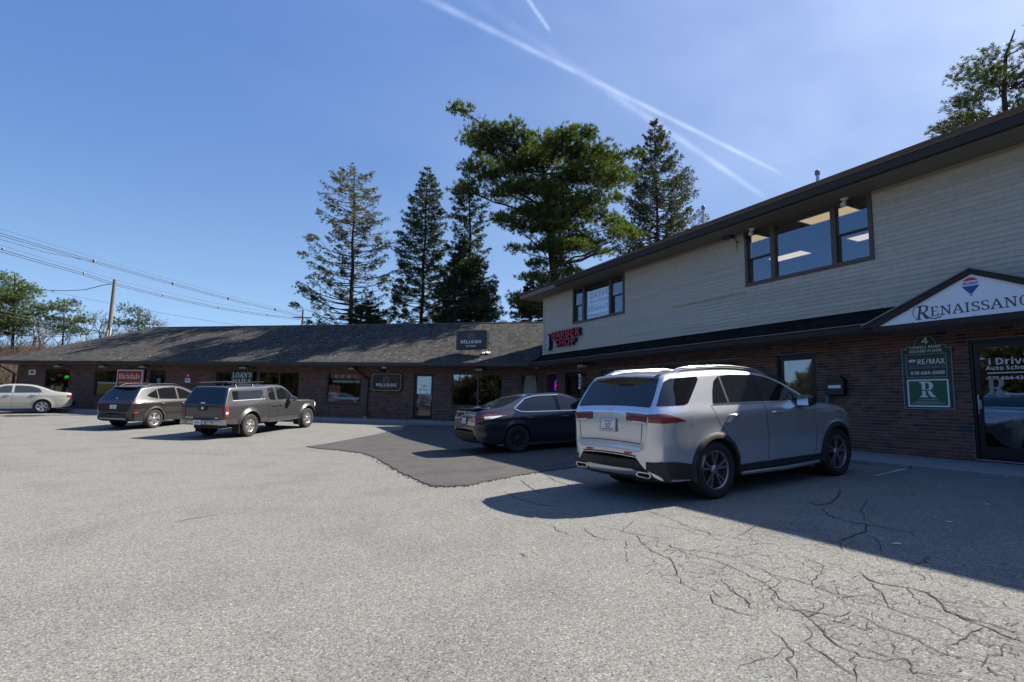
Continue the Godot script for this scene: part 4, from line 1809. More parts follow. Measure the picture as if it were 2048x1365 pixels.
func silver_suv():
	var s := Shell.new()
	s.top = [Vector2(-1.075, .60), Vector2(-1.07, .68), Vector2(-1.055, .74), Vector2(-1.046, .82), Vector2(-1.04, 1.0), Vector2(-1.03, 1.14), Vector2(-.985, 1.23), Vector2(-.86, 1.42), Vector2(-.745, 1.59), Vector2(-.68, 1.655), Vector2(-.58, 1.69), Vector2(-.3, 1.72), Vector2(.1, 1.74), Vector2(.6, 1.75), Vector2(1.0, 1.735), Vector2(1.4, 1.69), Vector2(1.75, 1.595), Vector2(2.1, 1.45), Vector2(2.45, 1.26), Vector2(2.6, 1.21), Vector2(2.9, 1.18), Vector2(3.2, 1.14), Vector2(3.5, 1.06), Vector2(3.7, .92), Vector2(3.82, .78), Vector2(3.86, .62)]
	s.bot = [Vector2(-1.075, .585), Vector2(-1.06, .48), Vector2(-1.0, .37), Vector2(-.85, .31), Vector2(-.5, .29), Vector2(0, .30), Vector2(.5, .30), Vector2(1.5, .30), Vector2(2.5, .29), Vector2(3.4, .27), Vector2(3.7, .32), Vector2(3.82, .42), Vector2(3.86, .60)]
	s.plan = [Vector2(-1.075, .58), Vector2(-1.06, .68), Vector2(-1.03, .77), Vector2(-.97, .85), Vector2(-.85, .905), Vector2(-.7, .94), Vector2(-.4, .965), Vector2(0, .975), Vector2(1.5, .965), Vector2(3.0, .97), Vector2(3.4, .92), Vector2(3.65, .81), Vector2(3.8, .64), Vector2(3.86, .5)]
	s.prof = [Vector2(.25, .93), Vector2(.4, .965), Vector2(.65, 1.0), Vector2(.85, .99), Vector2(1.08, .98), Vector2(1.2, .955), Vector2(1.27, .925), Vector2(1.5, .835), Vector2(1.68, .765), Vector2(1.78, .73)]
	s.arches = [[0.0, .385, .435], [2.995, .385, .435]]
	s.soft_keys = [Vector2(-1.08, .03), Vector2(-.7, .05), Vector2(-.4, .09), Vector2(2.0, .09), Vector2(2.6, .1), Vector2(3.86, .12)]
	s.crease = [[1.12, 0.012, 0.05], [0.62, -0.012, 0.09]]
	s.prepare()
	var t := thing("sport_utility_vehicle", "large silver sport utility vehicle with chrome roof rails parked half in shade", "car", car_place(2.330, -8.212, 59.2, 2.995))
	var silver := paint(0.66, 0.68, 0.72, 0.75, 0.27)
	var b := MB.new()
	s.body(b)
	part("body", b.mesh(), silver, t)
	b = MB.new()
	s.belly(b)
	part("underbody", b.mesh(), M.dark_plastic, t)
	# glass
	top_part(s, "rear_window", t, M.tint, s.rear_x(1.25), s.rear_x(1.62), -.97, -.97, .97, .97, .006)
	side_part(s, "quarter_window", t, M.tint, [Vector2(-.93, 1.265), Vector2(-.50, 1.27), Vector2(-.42, 1.29), Vector2(-.08, 1.60)], [Vector2(-.93, 1.275), Vector2(-.82, 1.45), Vector2(-.72, 1.58), Vector2(-.60, 1.625), Vector2(-.08, 1.645)], .005)
	side_part(s, "rear_door_window", t, M.tint, [Vector2(.06, 1.275), Vector2(1.12, 1.27)], [Vector2(.06, 1.285), Vector2(.14, 1.44), Vector2(.24, 1.58), Vector2(.36, 1.645), Vector2(.6, 1.665), Vector2(1.12, 1.66)], .005)
	side_part(s, "front_door_window", t, M.tint, [Vector2(1.20, 1.27), Vector2(2.22, 1.25)], [Vector2(1.20, 1.655), Vector2(1.45, 1.625), Vector2(1.7, 1.545), Vector2(2.0, 1.395), Vector2(2.22, 1.26)], .005)
	side_part(s, "window_pillar", t, M.black, [Vector2(1.12, 1.27), Vector2(1.20, 1.27)], [Vector2(1.12, 1.662), Vector2(1.20, 1.657)], .006)
	side_part(s, "window_bar", t, M.black, [Vector2(.36, 1.275), Vector2(.40, 1.275)], [Vector2(.36, 1.642), Vector2(.40, 1.648)], .007)
	side_part(s, "window_trim", t, M.chrome, [Vector2(.04, 1.252), Vector2(2.25, 1.232)], [Vector2(.04, 1.27), Vector2(2.25, 1.25)], .008, [1.0, -1.0], 2)
	top_part(s, "windscreen", t, M.tint, 1.62, 2.42, -.93, -.93, .93, .93, .005)
	# lower cladding, arches
	side_part(s, "sill_cladding", t, M.dark_plastic, [Vector2(.44, .305), Vector2(2.55, .30)], [Vector2(.44, .41), Vector2(2.55, .405)], .012)
	for a in s.arches:
		for q in [1.0, -1.0]:
			var P := []
			for k in 33:
				var an := lerpf(-0.28, PI + 0.28, k / 32.0)
				var row := []
				for j in 4:
					var rr: float = a[2] - 0.008 + 0.075 * j / 3.0
					var px: float = a[0] + cos(an) * rr
					var py: float = maxf(a[1] + sin(an) * rr, s.lo(px) if absf(px - a[0]) > a[2] else 0.0)
					row.append(Vector3(px, py, q * (s.z(px, maxf(py, s.lo(px))) + (0.014 if j < 3 else 0.004))))
				P.append(row)
			b = MB.new()
			b.grid(P, false, q < 0)
			part("arch_cladding", b.mesh(), M.dark_plastic, t)
	# rear bumper: dark lower half, silver skid plate, exhausts
	top_part(s, "bumper_step", t, M.dark_plastic, -1.0745, -1.0735, -1, -1, 1, 1, .004)
	b = MB.new()
	var P := []
	for k in 25:
		var f := -1.0 + 2.0 * k / 24.0
		var row := []
		for j in 9:
			var y := lerpf(.30, .56, j / 8.0)
			var bulge := 0.03 * sin(PI * j / 8.0)
			var zz := f * 0.93
			var xx: float = -1.085 - bulge + 0.16 * pow(absf(f), 4.0) + (0.10 * (1.0 - j / 8.0))
			row.append(Vector3(xx, y, zz))
		P.append(row)
	b.grid(P, false, true)
	part("bumper_cladding", b.mesh(), M.dark_plastic, t)
	side_part(s, "bumper_side", t, M.dark_plastic, [Vector2(-1.05, .45), Vector2(-.9, .34), Vector2(-.44, .31)], [Vector2(-1.05, .56), Vector2(-.75, .555), Vector2(-.44, .50)], .012)
	b = MB.new()
	P = []
	for k in 17:
		var f := -1.0 + 2.0 * k / 16.0
		P.append([Vector3(-1.085 + 0.05 * pow(absf(f), 3.0), .445, f * .56), Vector3(-1.095 + 0.05 * pow(absf(f), 3.0), .40, f * .53), Vector3(-1.07 + 0.05 * pow(absf(f), 3.0), .355, f * .46)])
	b.grid(P, false, false)
	part("skid_plate", b.mesh(), M.alloy, t)
	for q in [1.0, -1.0]:
		b = MB.new()
		for o in [[0.0, 0.0]]:
			var outer := [Vector2(-.12, -.03), Vector2(.09, -.04), Vector2(.14, .0), Vector2(.11, .035), Vector2(-.10, .035), Vector2(-.14, 0)]
			for j in outer.size():
				var p0: Vector2 = outer[j]
				var p1: Vector2 = outer[(j + 1) % outer.size()]
				var c := Vector3(-1.0, .385, q * .64)
				var A := c + Vector3(-0.045, p0.y, p0.x * q)
				var B := c + Vector3(-0.045, p1.y, p1.x * q)
				var Ai := c + Vector3(-0.045, p0.y * .7, p0.x * .84 * q)
				var Bi := c + Vector3(-0.045, p1.y * .7, p1.x * .84 * q)
				b.quad(A, B, Bi, Ai)
				b.quad(A + Vector3(.06, 0, 0), B + Vector3(.06, 0, 0), B, A)
		part("exhaust_tip", b.mesh(), M.chrome, t)
	# tailgate details
	top_part(s, "tailgate_bar", t, M.chrome, s.rear_x(1.155), s.rear_x(1.17), -.47, -.47, .47, .47, .012)
	for q in [1.0, -1.0]:
		top_part(s, "reflector", t, M.amber, s.rear_x(.63) , s.rear_x(.655), q * .62, q * .62, q * .82, q * .82, .02)
	back_lamp(s, t, [M.tail], 1.06, 1.165, .50, [Vector2(-1.03, 1.06), Vector2(-.9, 1.045), Vector2(-.54, 1.06)], [Vector2(-1.03, 1.165), Vector2(-.85, 1.165), Vector2(-.68, 1.115), Vector2(-.54, 1.065)], .01)
	for q in [1.0, -1.0]:
		top_part(s, "lamp_strip", t, M.tail_dark, s.rear_x(1.105), s.rear_x(1.13), q * .56, q * .56, q * .98, q * .98, .014)
		top_part(s, "reverse_lamp", t, M.tail_clear, s.rear_x(1.05), s.rear_x(1.065), q * .66, q * .66, q * .99, q * .99, .014)
	# tailgate seams
	for q in [1.0, -1.0]:
		top_part(s, "tailgate_seam", t, M.black, s.rear_x(.78), s.rear_x(1.04), q * .90, q * .905, q * .912, q * .917, .003)
	top_part(s, "tailgate_seam", t, M.black, s.rear_x(.770), s.rear_x(.782), -.9, -.9, .9, .9, .003)
	var rear := Basis(Vector3(0, 0, 1), Vector3(0.1, 1, 0).normalized(), Vector3(-1, 0.1, 0).normalized())
	plate(t, Transform3D(rear, Vector3(s.rear_x(1.0) - 0.012, 1.005, 0)), "57", M.plate_red, M.steel)
	# round emblem with three arms
	var em := holder("emblem", t, Transform3D(rear, Vector3(s.rear_x(1.20) - 0.012, 1.212, 0)))
	b = MB.new()
	var ring := []
	for k in 25:
		var a := TAU * k / 24
		ring.append(Vector3(cos(a), sin(a), 0) * 0.042)
	var rads := []
	rads.resize(25)
	rads.fill(0.005)
	b.tube(ring, rads, 6)
	for k in 3:
		var a := PI / 2 + TAU * k / 3
		b.tube([Vector3.ZERO, Vector3(cos(a), sin(a), 0) * 0.04], [0.007, 0.002], 5)
	part("star", b.mesh(), M.chrome, em)
	letters("GLE 350", 0.028, M.chrome, t, Transform3D(rear, Vector3(s.rear_x(1.21) - 0.004, 1.205, -.52)))
	letters("4MATIC", 0.024, M.chrome, t, Transform3D(rear, Vector3(s.rear_x(1.21) - 0.004, 1.205, .52)))
	# roof: spoiler, rails, washer
	b = MB.new()
	P = []
	for k in 19:
		var f := -1.0 + 2.0 * k / 18.0
		var zz := f * .63
		var dx := 0.10 * f * f
		P.append([Vector3(-.55 + dx, 1.712 + .02 * (1 - f * f), zz), Vector3(-.80 + dx, 1.68 + .025 * (1 - f * f), zz), Vector3(-.86 + dx, 1.655 + .025 * (1 - f * f), zz), Vector3(-.83 + dx, 1.635 + .025 * (1 - f * f), zz), Vector3(-.66 + dx, 1.64, zz)])
	b.grid(P, false, true)
	part("spoiler", b.mesh(), silver, t)
	part("brake_light", box_mesh(-.845, 1.655, -.16, -.83, 1.668, .16), M.tail_dark, t)
	for q in [1.0, -1.0]:
		b = MB.new()
		var pts := []
		var rad := []
		for k in 21:
			var f := k / 20.0
			var x := lerpf(-.52, 1.62, f)
			var up: float = 0.055 * minf(1.0, minf(f, 1.0 - f) * 9.0)
			pts.append(Vector3(x, s.hi(x) - 0.012 + up, q * (s.z(x, s.hi(x)) - 0.0)))
			rad.append(0.022 if f > 0.02 and f < 0.98 else 0.014)
		b.tube(pts, rad, 8, true)
		part("roof_rail", b.mesh(), M.chrome, t)
	seam(s, t, [Vector2(.0, 1.25), Vector2(.05, 1.08), Vector2(.28, .80), Vector2(.44, .60)], .007)
	seam(s, t, [Vector2(1.16, 1.25), Vector2(1.17, .75), Vector2(1.15, .43)], .007)
	seam(s, t, [Vector2(2.36, 1.20), Vector2(2.42, .8), Vector2(2.36, .43)], .007)
	handles(s, t, [Vector2(.42, 1.10), Vector2(1.42, 1.10)], M.chrome)
	mirror_part(t, 2.06, 1.25, .93, M.black, 1.15)
	for q in [1.0, -1.0]:
		b = MB.new()
		b.tube([Vector3(.55, .285, q * .93), Vector3(1.5, .28, q * .99), Vector3(2.45, .285, q * .93)], [.025, .03, .025], 8, true)
		part("running_board", b.mesh(), M.alloy, t)
	top_part(s, "radiator_grille", t, M.black, 3.76, 3.85, -.5, -.5, .5, .5, .006)
	side_part(s, "headlight", t, M.tail_clear, [Vector2(3.5, .78), Vector2(3.76, .72)], [Vector2(3.5, .92), Vector2(3.76, .82)], .006)
	four_wheels(t, 2.995, .968, .385, .265, .262, [5, .013, .017, .20], mat(0.42, 0.35, 0.37, 0.3, 0.85))

func grey_pickup():
	var s := Shell.new()
	s.top = [Vector2(-1.13, .62), Vector2(-1.125, .75), Vector2(-1.12, 1.0), Vector2(-1.11, 1.10), Vector2(-1.07, 1.18), Vector2(-.86, 1.58), Vector2(-.80, 1.67), Vector2(-.70, 1.70), Vector2(.2, 1.71), Vector2(.82, 1.705), Vector2(.90, 1.715), Vector2(1.3, 1.735), Vector2(1.7, 1.72), Vector2(1.95, 1.66), Vector2(2.2, 1.48), Vector2(2.5, 1.22), Vector2(2.6, 1.165), Vector2(2.8, 1.145), Vector2(3.3, 1.12), Vector2(3.75, 1.06), Vector2(3.95, .98), Vector2(4.03, .8), Vector2(4.05, .62)]
	s.bot = [Vector2(-1.13, .6), Vector2(-1.1, .55), Vector2(-.9, .50), Vector2(0, .45), Vector2(.85, .45), Vector2(.9, .42), Vector2(2.6, .40), Vector2(3.6, .42), Vector2(3.95, .44), Vector2(4.05, .58)]
	s.plan = [Vector2(-1.13, .80), Vector2(-1.11, .84), Vector2(-1.05, .865), Vector2(-.5, .885), Vector2(0, .89), Vector2(2.0, .89), Vector2(3.4, .885), Vector2(3.7, .84), Vector2(3.95, .72), Vector2(4.05, .6)]
	s.prof = [Vector2(.4, .975), Vector2(.6, .995), Vector2(.85, 1.0), Vector2(1.05, .985), Vector2(1.15, .96), Vector2(1.3, .91), Vector2(1.55, .83), Vector2(1.74, .765)]
	s.arches = [[0.0, .40, .47], [3.2, .40, .47]]
	s.soft_keys = [Vector2(-1.13, .03), Vector2(-.8, .07), Vector2(2.0, .07), Vector2(2.6, .08), Vector2(4.05, .1)]
	s.flare = .065
	s.crease = [[1.07, .008, .03]]
	s.prepare()
	var t := thing("pickup_truck", "grey pickup truck with a camper shell over its bed and chrome rear bumper", "pickup truck", car_place(-9.737, -18.883, 14.2, 3.2))
	var gry := paint(0.060, 0.061, 0.067, 0.45, 0.34)
	var b := MB.new()
	s.body(b)
	part("body", b.mesh(), gry, t)
	b = MB.new()
	s.belly(b)
	part("underbody", b.mesh(), M.dark_plastic, t)
	part("chassis", box_mesh(-.95, .34, -.5, 3.7, .62, .5), M.dark_plastic, t)
	# camper shell glass, cab glass
	top_part(s, "shell_hatch_window", t, M.tint, s.rear_x(1.125), s.rear_x(1.66), -.93, -.93, .93, .93, .008)
	for q in [[-.72, .08], [.10, .74]]:
		side_part(s, "shell_window", t, M.tint, [Vector2(q[0], 1.27), Vector2(q[1], 1.27)], [Vector2(q[0], 1.52), Vector2(q[0] + .04, 1.565), Vector2(q[1] - .02, 1.565), Vector2(q[1], 1.54)], .006)
	side_part(s, "shell_window_frame", t, M.steel, [Vector2(-.76, 1.235), Vector2(.78, 1.235)], [Vector2(-.76, 1.262), Vector2(.78, 1.262)], .009, [1.0, -1.0], 2)
	side_part(s, "extra_cab_window", t, M.tint, [Vector2(1.0, 1.30), Vector2(1.03, 1.235), Vector2(1.10, 1.20), Vector2(1.32, 1.19)], [Vector2(1.0, 1.56), Vector2(1.04, 1.62), Vector2(1.28, 1.64), Vector2(1.32, 1.60)], .006)
	side_part(s, "door_window", t, M.tint, [Vector2(1.45, 1.195), Vector2(2.36, 1.18)], [Vector2(1.45, 1.63), Vector2(1.75, 1.625), Vector2(1.95, 1.55), Vector2(2.18, 1.39), Vector2(2.36, 1.20)], .006)
	top_part(s, "windscreen", t, M.tint, 1.98, 2.48, -.92, -.92, .92, .92, .005)
	# gap between cab and bed
	seam(s, t, [Vector2(.90, 1.68), Vector2(.915, 1.4), Vector2(.93, 1.0), Vector2(.93, .47)], .022)
	seam(s, t, [Vector2(1.40, 1.64), Vector2(1.38, 1.2), Vector2(1.40, .8), Vector2(1.38, .45)], .008)
	seam(s, t, [Vector2(2.42, 1.14), Vector2(2.48, .8), Vector2(2.46, .5)], .008)
	seam(s, t, [Vector2(-1.08, 1.13), Vector2(-.3, 1.12), Vector2(.88, 1.12)], .010)
	side_part(s, "sill_trim", t, M.chrome, [Vector2(.95, .425), Vector2(2.55, .41)], [Vector2(.95, .437), Vector2(2.55, .422)], .01, [1.0, -1.0], 2)
	side_part(s, "door_moulding", t, gry, [Vector2(1.0, .60), Vector2(2.4, .60)], [Vector2(1.0, .64), Vector2(2.4, .64)], .014, [1.0, -1.0], 3)
	handles(s, t, [Vector2(1.62, 1.0), Vector2(1.24, 1.0)], M.dark_plastic)
	mirror_part(t, 2.12, 1.20, .90, gry, 1.25)
	# tail: lights, gate, bumper
	back_lamp(s, t, [M.tail], .74, 1.09, .88, [Vector2(-1.10, .74), Vector2(-.98, .74)], [Vector2(-1.10, 1.09), Vector2(-.98, 1.09)], .012)
	for q in [1.0, -1.0]:
		var rb := MB.new()
		s.side_patch(rb, q, [Vector2(-1.085, .83), Vector2(-1.0, .83)], [Vector2(-1.085, .90), Vector2(-1.0, .90)], .016, 3)
		part("reverse_lamp", rb.mesh(), M.tail_clear, t)
	var rear := Basis(Vector3(0, 0, 1), Vector3.UP, Vector3(-1, 0, 0))
	part("gate_handle", box_mesh(-.16, 0, 0, .16, .15, .014, .006), M.dark_plastic, t, Transform3D(rear, Vector3(-1.132, .94, 0)))
	b = MB.new()
	b.lathe([Vector2(.045, 0), Vector2(.045, .012), Vector2(0, .014)], 16, 2)
	part("emblem", b.mesh(), M.chrome, t, Transform3D(rear, Vector3(-1.145, 1.02, 0)))
	part("shell_handle", box_mesh(-.09, 0, 0, .09, .035, .02, .005), M.chrome, t, Transform3D(rear, Vector3(-1.115, 1.165, 0)))
	letters("FRONTIER", .045, M.chrome, t, Transform3D(rear, Vector3(-1.133, .70, -.52)))
	letters("4X4", .045, M.chrome, t, Transform3D(rear, Vector3(-1.133, .70, .55)))
	top_part(s, "gate_seam", t, M.black, s.rear_x(.655), s.rear_x(.69), -.86, -.86, .86, .86, .004)
	b = MB.new()
	var P := []
	for k in 25:
		var f := -1.0 + 2.0 * k / 24.0
		var xx: float = -1.30 + 0.05 * f * f + 0.16 * pow(absf(f), 10.0)
		var zz := f * .90
		P.append([Vector3(-1.10, .645, zz), Vector3(xx + .02, .645, zz), Vector3(xx, .63, zz), Vector3(xx, .51, zz), Vector3(xx + .04, .48, zz), Vector3(-1.10, .47, zz)])
	b.grid(P, false, true)
	part("rear_bumper", b.mesh(), mat(0.45, 0.435, 0.41, 0.28, 0.85), t)
	part("bumper_step", box_mesh(-1.26, .642, -.30, -1.11, .652, .30), M.dark_plastic, t)
	for q in [-.72, -.5, .28, .52]:
		part("bumper_hole", box_mesh(-1.312, .555, q - .025, -1.29, .59, q + .025), M.black, t)
	plate(t, Transform3D(rear, Vector3(-1.312, .565, -.03)), "", M.plate_blue, null)
	# roof rack bars on the shell
	for x in [-.45, .35]:
		var rb := MB.new()
		rb.tube([Vector3(x, 1.82, -.72), Vector3(x, 1.82, .72)], [.018, .018], 8, true)
		part("rack_bar", rb.mesh(), M.black, t)
		for q in [1.0, -1.0]:
			rb = MB.new()
			rb.tube([Vector3(x, 1.64, q * .67), Vector3(x, 1.74, q * .62), Vector3(x, 1.815, q * .60)], [.035, .03, .02], 8, true)
			part("rack_foot", rb.mesh(), M.black, t)
	for q in [.58, -.58]:
		var rb := MB.new()
		rb.tube([Vector3(-.75, 1.835, q), Vector3(1.0, 1.845, q)], [.012, .012], 6, true)
		part("rack_rail", rb.mesh(), M.black, t)
	for q in [1.0, -1.0]:
		part("mud_flap", box_mesh(-.50, .16, minf(q * .60, q * .88), -.48, .48, maxf(q * .60, q * .88)), M.rubber, t)
		part("mud_flap", box_mesh(2.70, .17, minf(q * .62, q * .88), 2.72, .48, maxf(q * .62, q * .88)), M.rubber, t)
	side_part(s, "headlight", t, M.tail_clear, [Vector2(3.72, .84), Vector2(3.98, .80)], [Vector2(3.72, 1.0), Vector2(3.98, .93)], .008)
	four_wheels(t, 3.2, .925, .385, .26, .215, [6, .022, .045, .17], M.alloy)

func dark_sedan():
	var s := Shell.new()
	s.top = [Vector2(-1.065, .58), Vector2(-1.06, .66), Vector2(-1.045, .74), Vector2(-1.02, .92), Vector2(-1.0, 1.0), Vector2(-.93, 1.045), Vector2(-.75, 1.07), Vector2(-.45, 1.105), Vector2(-.1, 1.20), Vector2(.25, 1.33), Vector2(.6, 1.41), Vector2(.95, 1.44), Vector2(1.3, 1.435), Vector2(1.65, 1.37), Vector2(2.0, 1.23), Vector2(2.35, 1.06), Vector2(2.5, 1.01), Vector2(2.8, .96), Vector2(3.2, .89), Vector2(3.55, .78), Vector2(3.75, .66), Vector2(3.8, .52)]
	s.bot = [Vector2(-1.065, .56), Vector2(-1.05, .45), Vector2(-.95, .32), Vector2(-.6, .24), Vector2(0, .22), Vector2(1.4, .20), Vector2(2.8, .20), Vector2(3.5, .22), Vector2(3.75, .3), Vector2(3.8, .5)]
	s.plan = [Vector2(-1.065, .62), Vector2(-1.05, .70), Vector2(-1.0, .78), Vector2(-.85, .85), Vector2(-.5, .90), Vector2(0, .915), Vector2(1.4, .915), Vector2(2.8, .905), Vector2(3.3, .84), Vector2(3.6, .72), Vector2(3.8, .5)]
	s.prof = [Vector2(.2, .94), Vector2(.35, .975), Vector2(.6, 1.0), Vector2(.8, .99), Vector2(.92, .965), Vector2(1.0, .92), Vector2(1.2, .815), Vector2(1.38, .70), Vector2(1.45, .66)]
	s.arches = [[0.0, .335, .375], [2.825, .335, .375]]
	s.soft_keys = [Vector2(-1.07, .03), Vector2(-.95, .045), Vector2(-.5, .07), Vector2(.3, .08), Vector2(2.0, .08), Vector2(2.6, .08), Vector2(3.8, .1)]
	s.crease = [[.86, .014, .035], [.55, -.014, .09]]
	s.flare = .015
	s.prepare()
	var t := thing("dark_sedan", "dark blue sedan on steel wheels parked beneath the barber shop lettering", "car", car_place(-.163, -14.103, 64.2, 2.825))
	var navy := paint(0.016, 0.019, 0.032, 0.35, 0.3)
	var b := MB.new()
	s.body(b)
	part("body", b.mesh(), navy, t)
	b = MB.new()
	s.belly(b)
	part("underbody", b.mesh(), M.dark_plastic, t)
	var glass := glass_mat(.02, .024, .03)
	top_part(s, "rear_window", t, glass, -.42, .33, -.86, -.90, .86, .90, .006)
	top_part(s, "windscreen", t, glass, 1.62, 2.30, -.9, -.9, .9, .9, .006)
	side_part(s, "quarter_window", t, glass, [Vector2(.0, 1.07), Vector2(.08, 1.02), Vector2(.28, 1.0)], [Vector2(.0, 1.075), Vector2(.12, 1.17), Vector2(.28, 1.265)], .006)
	side_part(s, "rear_door_window", t, glass, [Vector2(.31, 1.0), Vector2(1.14, .985)], [Vector2(.31, 1.28), Vector2(.55, 1.335), Vector2(.8, 1.355), Vector2(1.08, 1.36), Vector2(1.14, 1.32)], .006)
	side_part(s, "front_door_window", t, glass, [Vector2(1.25, .985), Vector2(2.18, .975)], [Vector2(1.25, 1.355), Vector2(1.45, 1.335), Vector2(1.7, 1.25), Vector2(2.0, 1.09), Vector2(2.18, .985)], .006)
	side_part(s, "window_pillar", t, M.black, [Vector2(1.13, .985), Vector2(1.26, .985)], [Vector2(1.08, 1.36), Vector2(1.26, 1.36)], .005)
	side_part(s, "window_trim", t, M.chrome, [Vector2(-.04, 1.055), Vector2(.02, 1.02), Vector2(.12, .985), Vector2(.3, .97), Vector2(2.2, .952)], [Vector2(-.04, 1.085), Vector2(.02, 1.05), Vector2(.12, 1.005), Vector2(.3, .988), Vector2(2.2, .966)], .010, [1.0, -1.0], 2)
	side_part(s, "window_trim", t, M.chrome, [Vector2(-.04, 1.06), Vector2(.10, 1.16), Vector2(.30, 1.29), Vector2(.55, 1.345), Vector2(.8, 1.365), Vector2(1.3, 1.365)], [Vector2(-.04, 1.09), Vector2(.10, 1.185), Vector2(.30, 1.31), Vector2(.55, 1.363), Vector2(.8, 1.381), Vector2(1.3, 1.381)], .010, [1.0, -1.0], 2)
	seam(s, t, [Vector2(.12, .96), Vector2(.22, .7), Vector2(.42, .45), Vector2(.42, .26)], .007)
	seam(s, t, [Vector2(1.20, .96), Vector2(1.18, .6), Vector2(1.2, .26)], .007)
	seam(s, t, [Vector2(2.2, .94), Vector2(2.32, .7), Vector2(2.28, .26)], .007)
	handles(s, t, [Vector2(.36, .84), Vector2(1.36, .83)], navy)
	mirror_part(t, 1.98, .98, .86, navy, 1.0)
	back_lamp(s, t, [M.tail], .86, .955, .60, [Vector2(-1.02, .86), Vector2(-.75, .87), Vector2(-.30, .905)], [Vector2(-1.02, .955), Vector2(-.7, .955), Vector2(-.30, .925)], .010)
	side_part(s, "reverse_lamp", t, M.tail_clear, [Vector2(-.86, .84), Vector2(-.72, .84), Vector2(-.42, .90)], [Vector2(-.86, .90), Vector2(-.72, .905), Vector2(-.42, .915)], .014, [1.0, -1.0], 3)
	b = MB.new()
	var P := []
	for k in 17:
		var f := -1.0 + 2.0 * k / 16.0
		var zz := f * .70
		var dx := .07 * f * f
		P.append([Vector3(-.78 + dx, 1.085, zz), Vector3(-.98 + dx, 1.10, zz), Vector3(-1.04 + dx, 1.105, zz), Vector3(-1.03 + dx, 1.085, zz), Vector3(-.96 + dx, 1.05, zz)])
	b.grid(P, false, true)
	part("boot_lip", b.mesh(), M.black, t)
	var rear := Basis(Vector3(0, 0, 1), Vector3(.1, 1, 0).normalized(), Vector3(-1, .1, 0).normalized())
	plate(t, Transform3D(rear, Vector3(s.rear_x(.80) - .012, .80, 0)), "", M.plate_blue, M.black)
	var em := MB.new()
	for q in [[.05, .034], [.018, .034], [.034, .014]]:
		var ring := []
		var rad := []
		for k in 21:
			var a := TAU * k / 20
			ring.append(Vector3(cos(a) * q[0], sin(a) * q[1] + (.02 if q[1] < .02 else 0.0), 0))
			rad.append(.004)
		em.tube(ring, rad, 5)
	part("emblem", em.mesh(), M.chrome, t, Transform3D(rear, Vector3(s.rear_x(.985) - .012, .985, 0)))
	top_part(s, "boot_seam", t, M.black, s.rear_x(.715), s.rear_x(.725), -.8, -.8, .8, .8, .003)
	side_part(s, "sill_cladding", t, M.dark_plastic, [Vector2(.4, .215), Vector2(2.42, .205)], [Vector2(.4, .25), Vector2(2.42, .24)], .006)
	b = MB.new()
	P = []
	for k in 19:
		var f := -1.0 + 2.0 * k / 18.0
		P.append([Vector3(-1.075 + .16 * pow(absf(f), 4.0), .47, f * .82), Vector3(-1.06 + .16 * pow(absf(f), 4.0), .36, f * .82), Vector3(-.98 + .16 * pow(absf(f), 4.0), .27, f * .80)])
	b.grid(P, false, false)
	part("bumper_cladding", b.mesh(), M.dark_plastic, t)
	four_wheels(t, 2.825, .905, .335, .215, .205, [8, .03, .05, 0.0], mat(0.02, 0.02, 0.022, 0.5, 0.3))

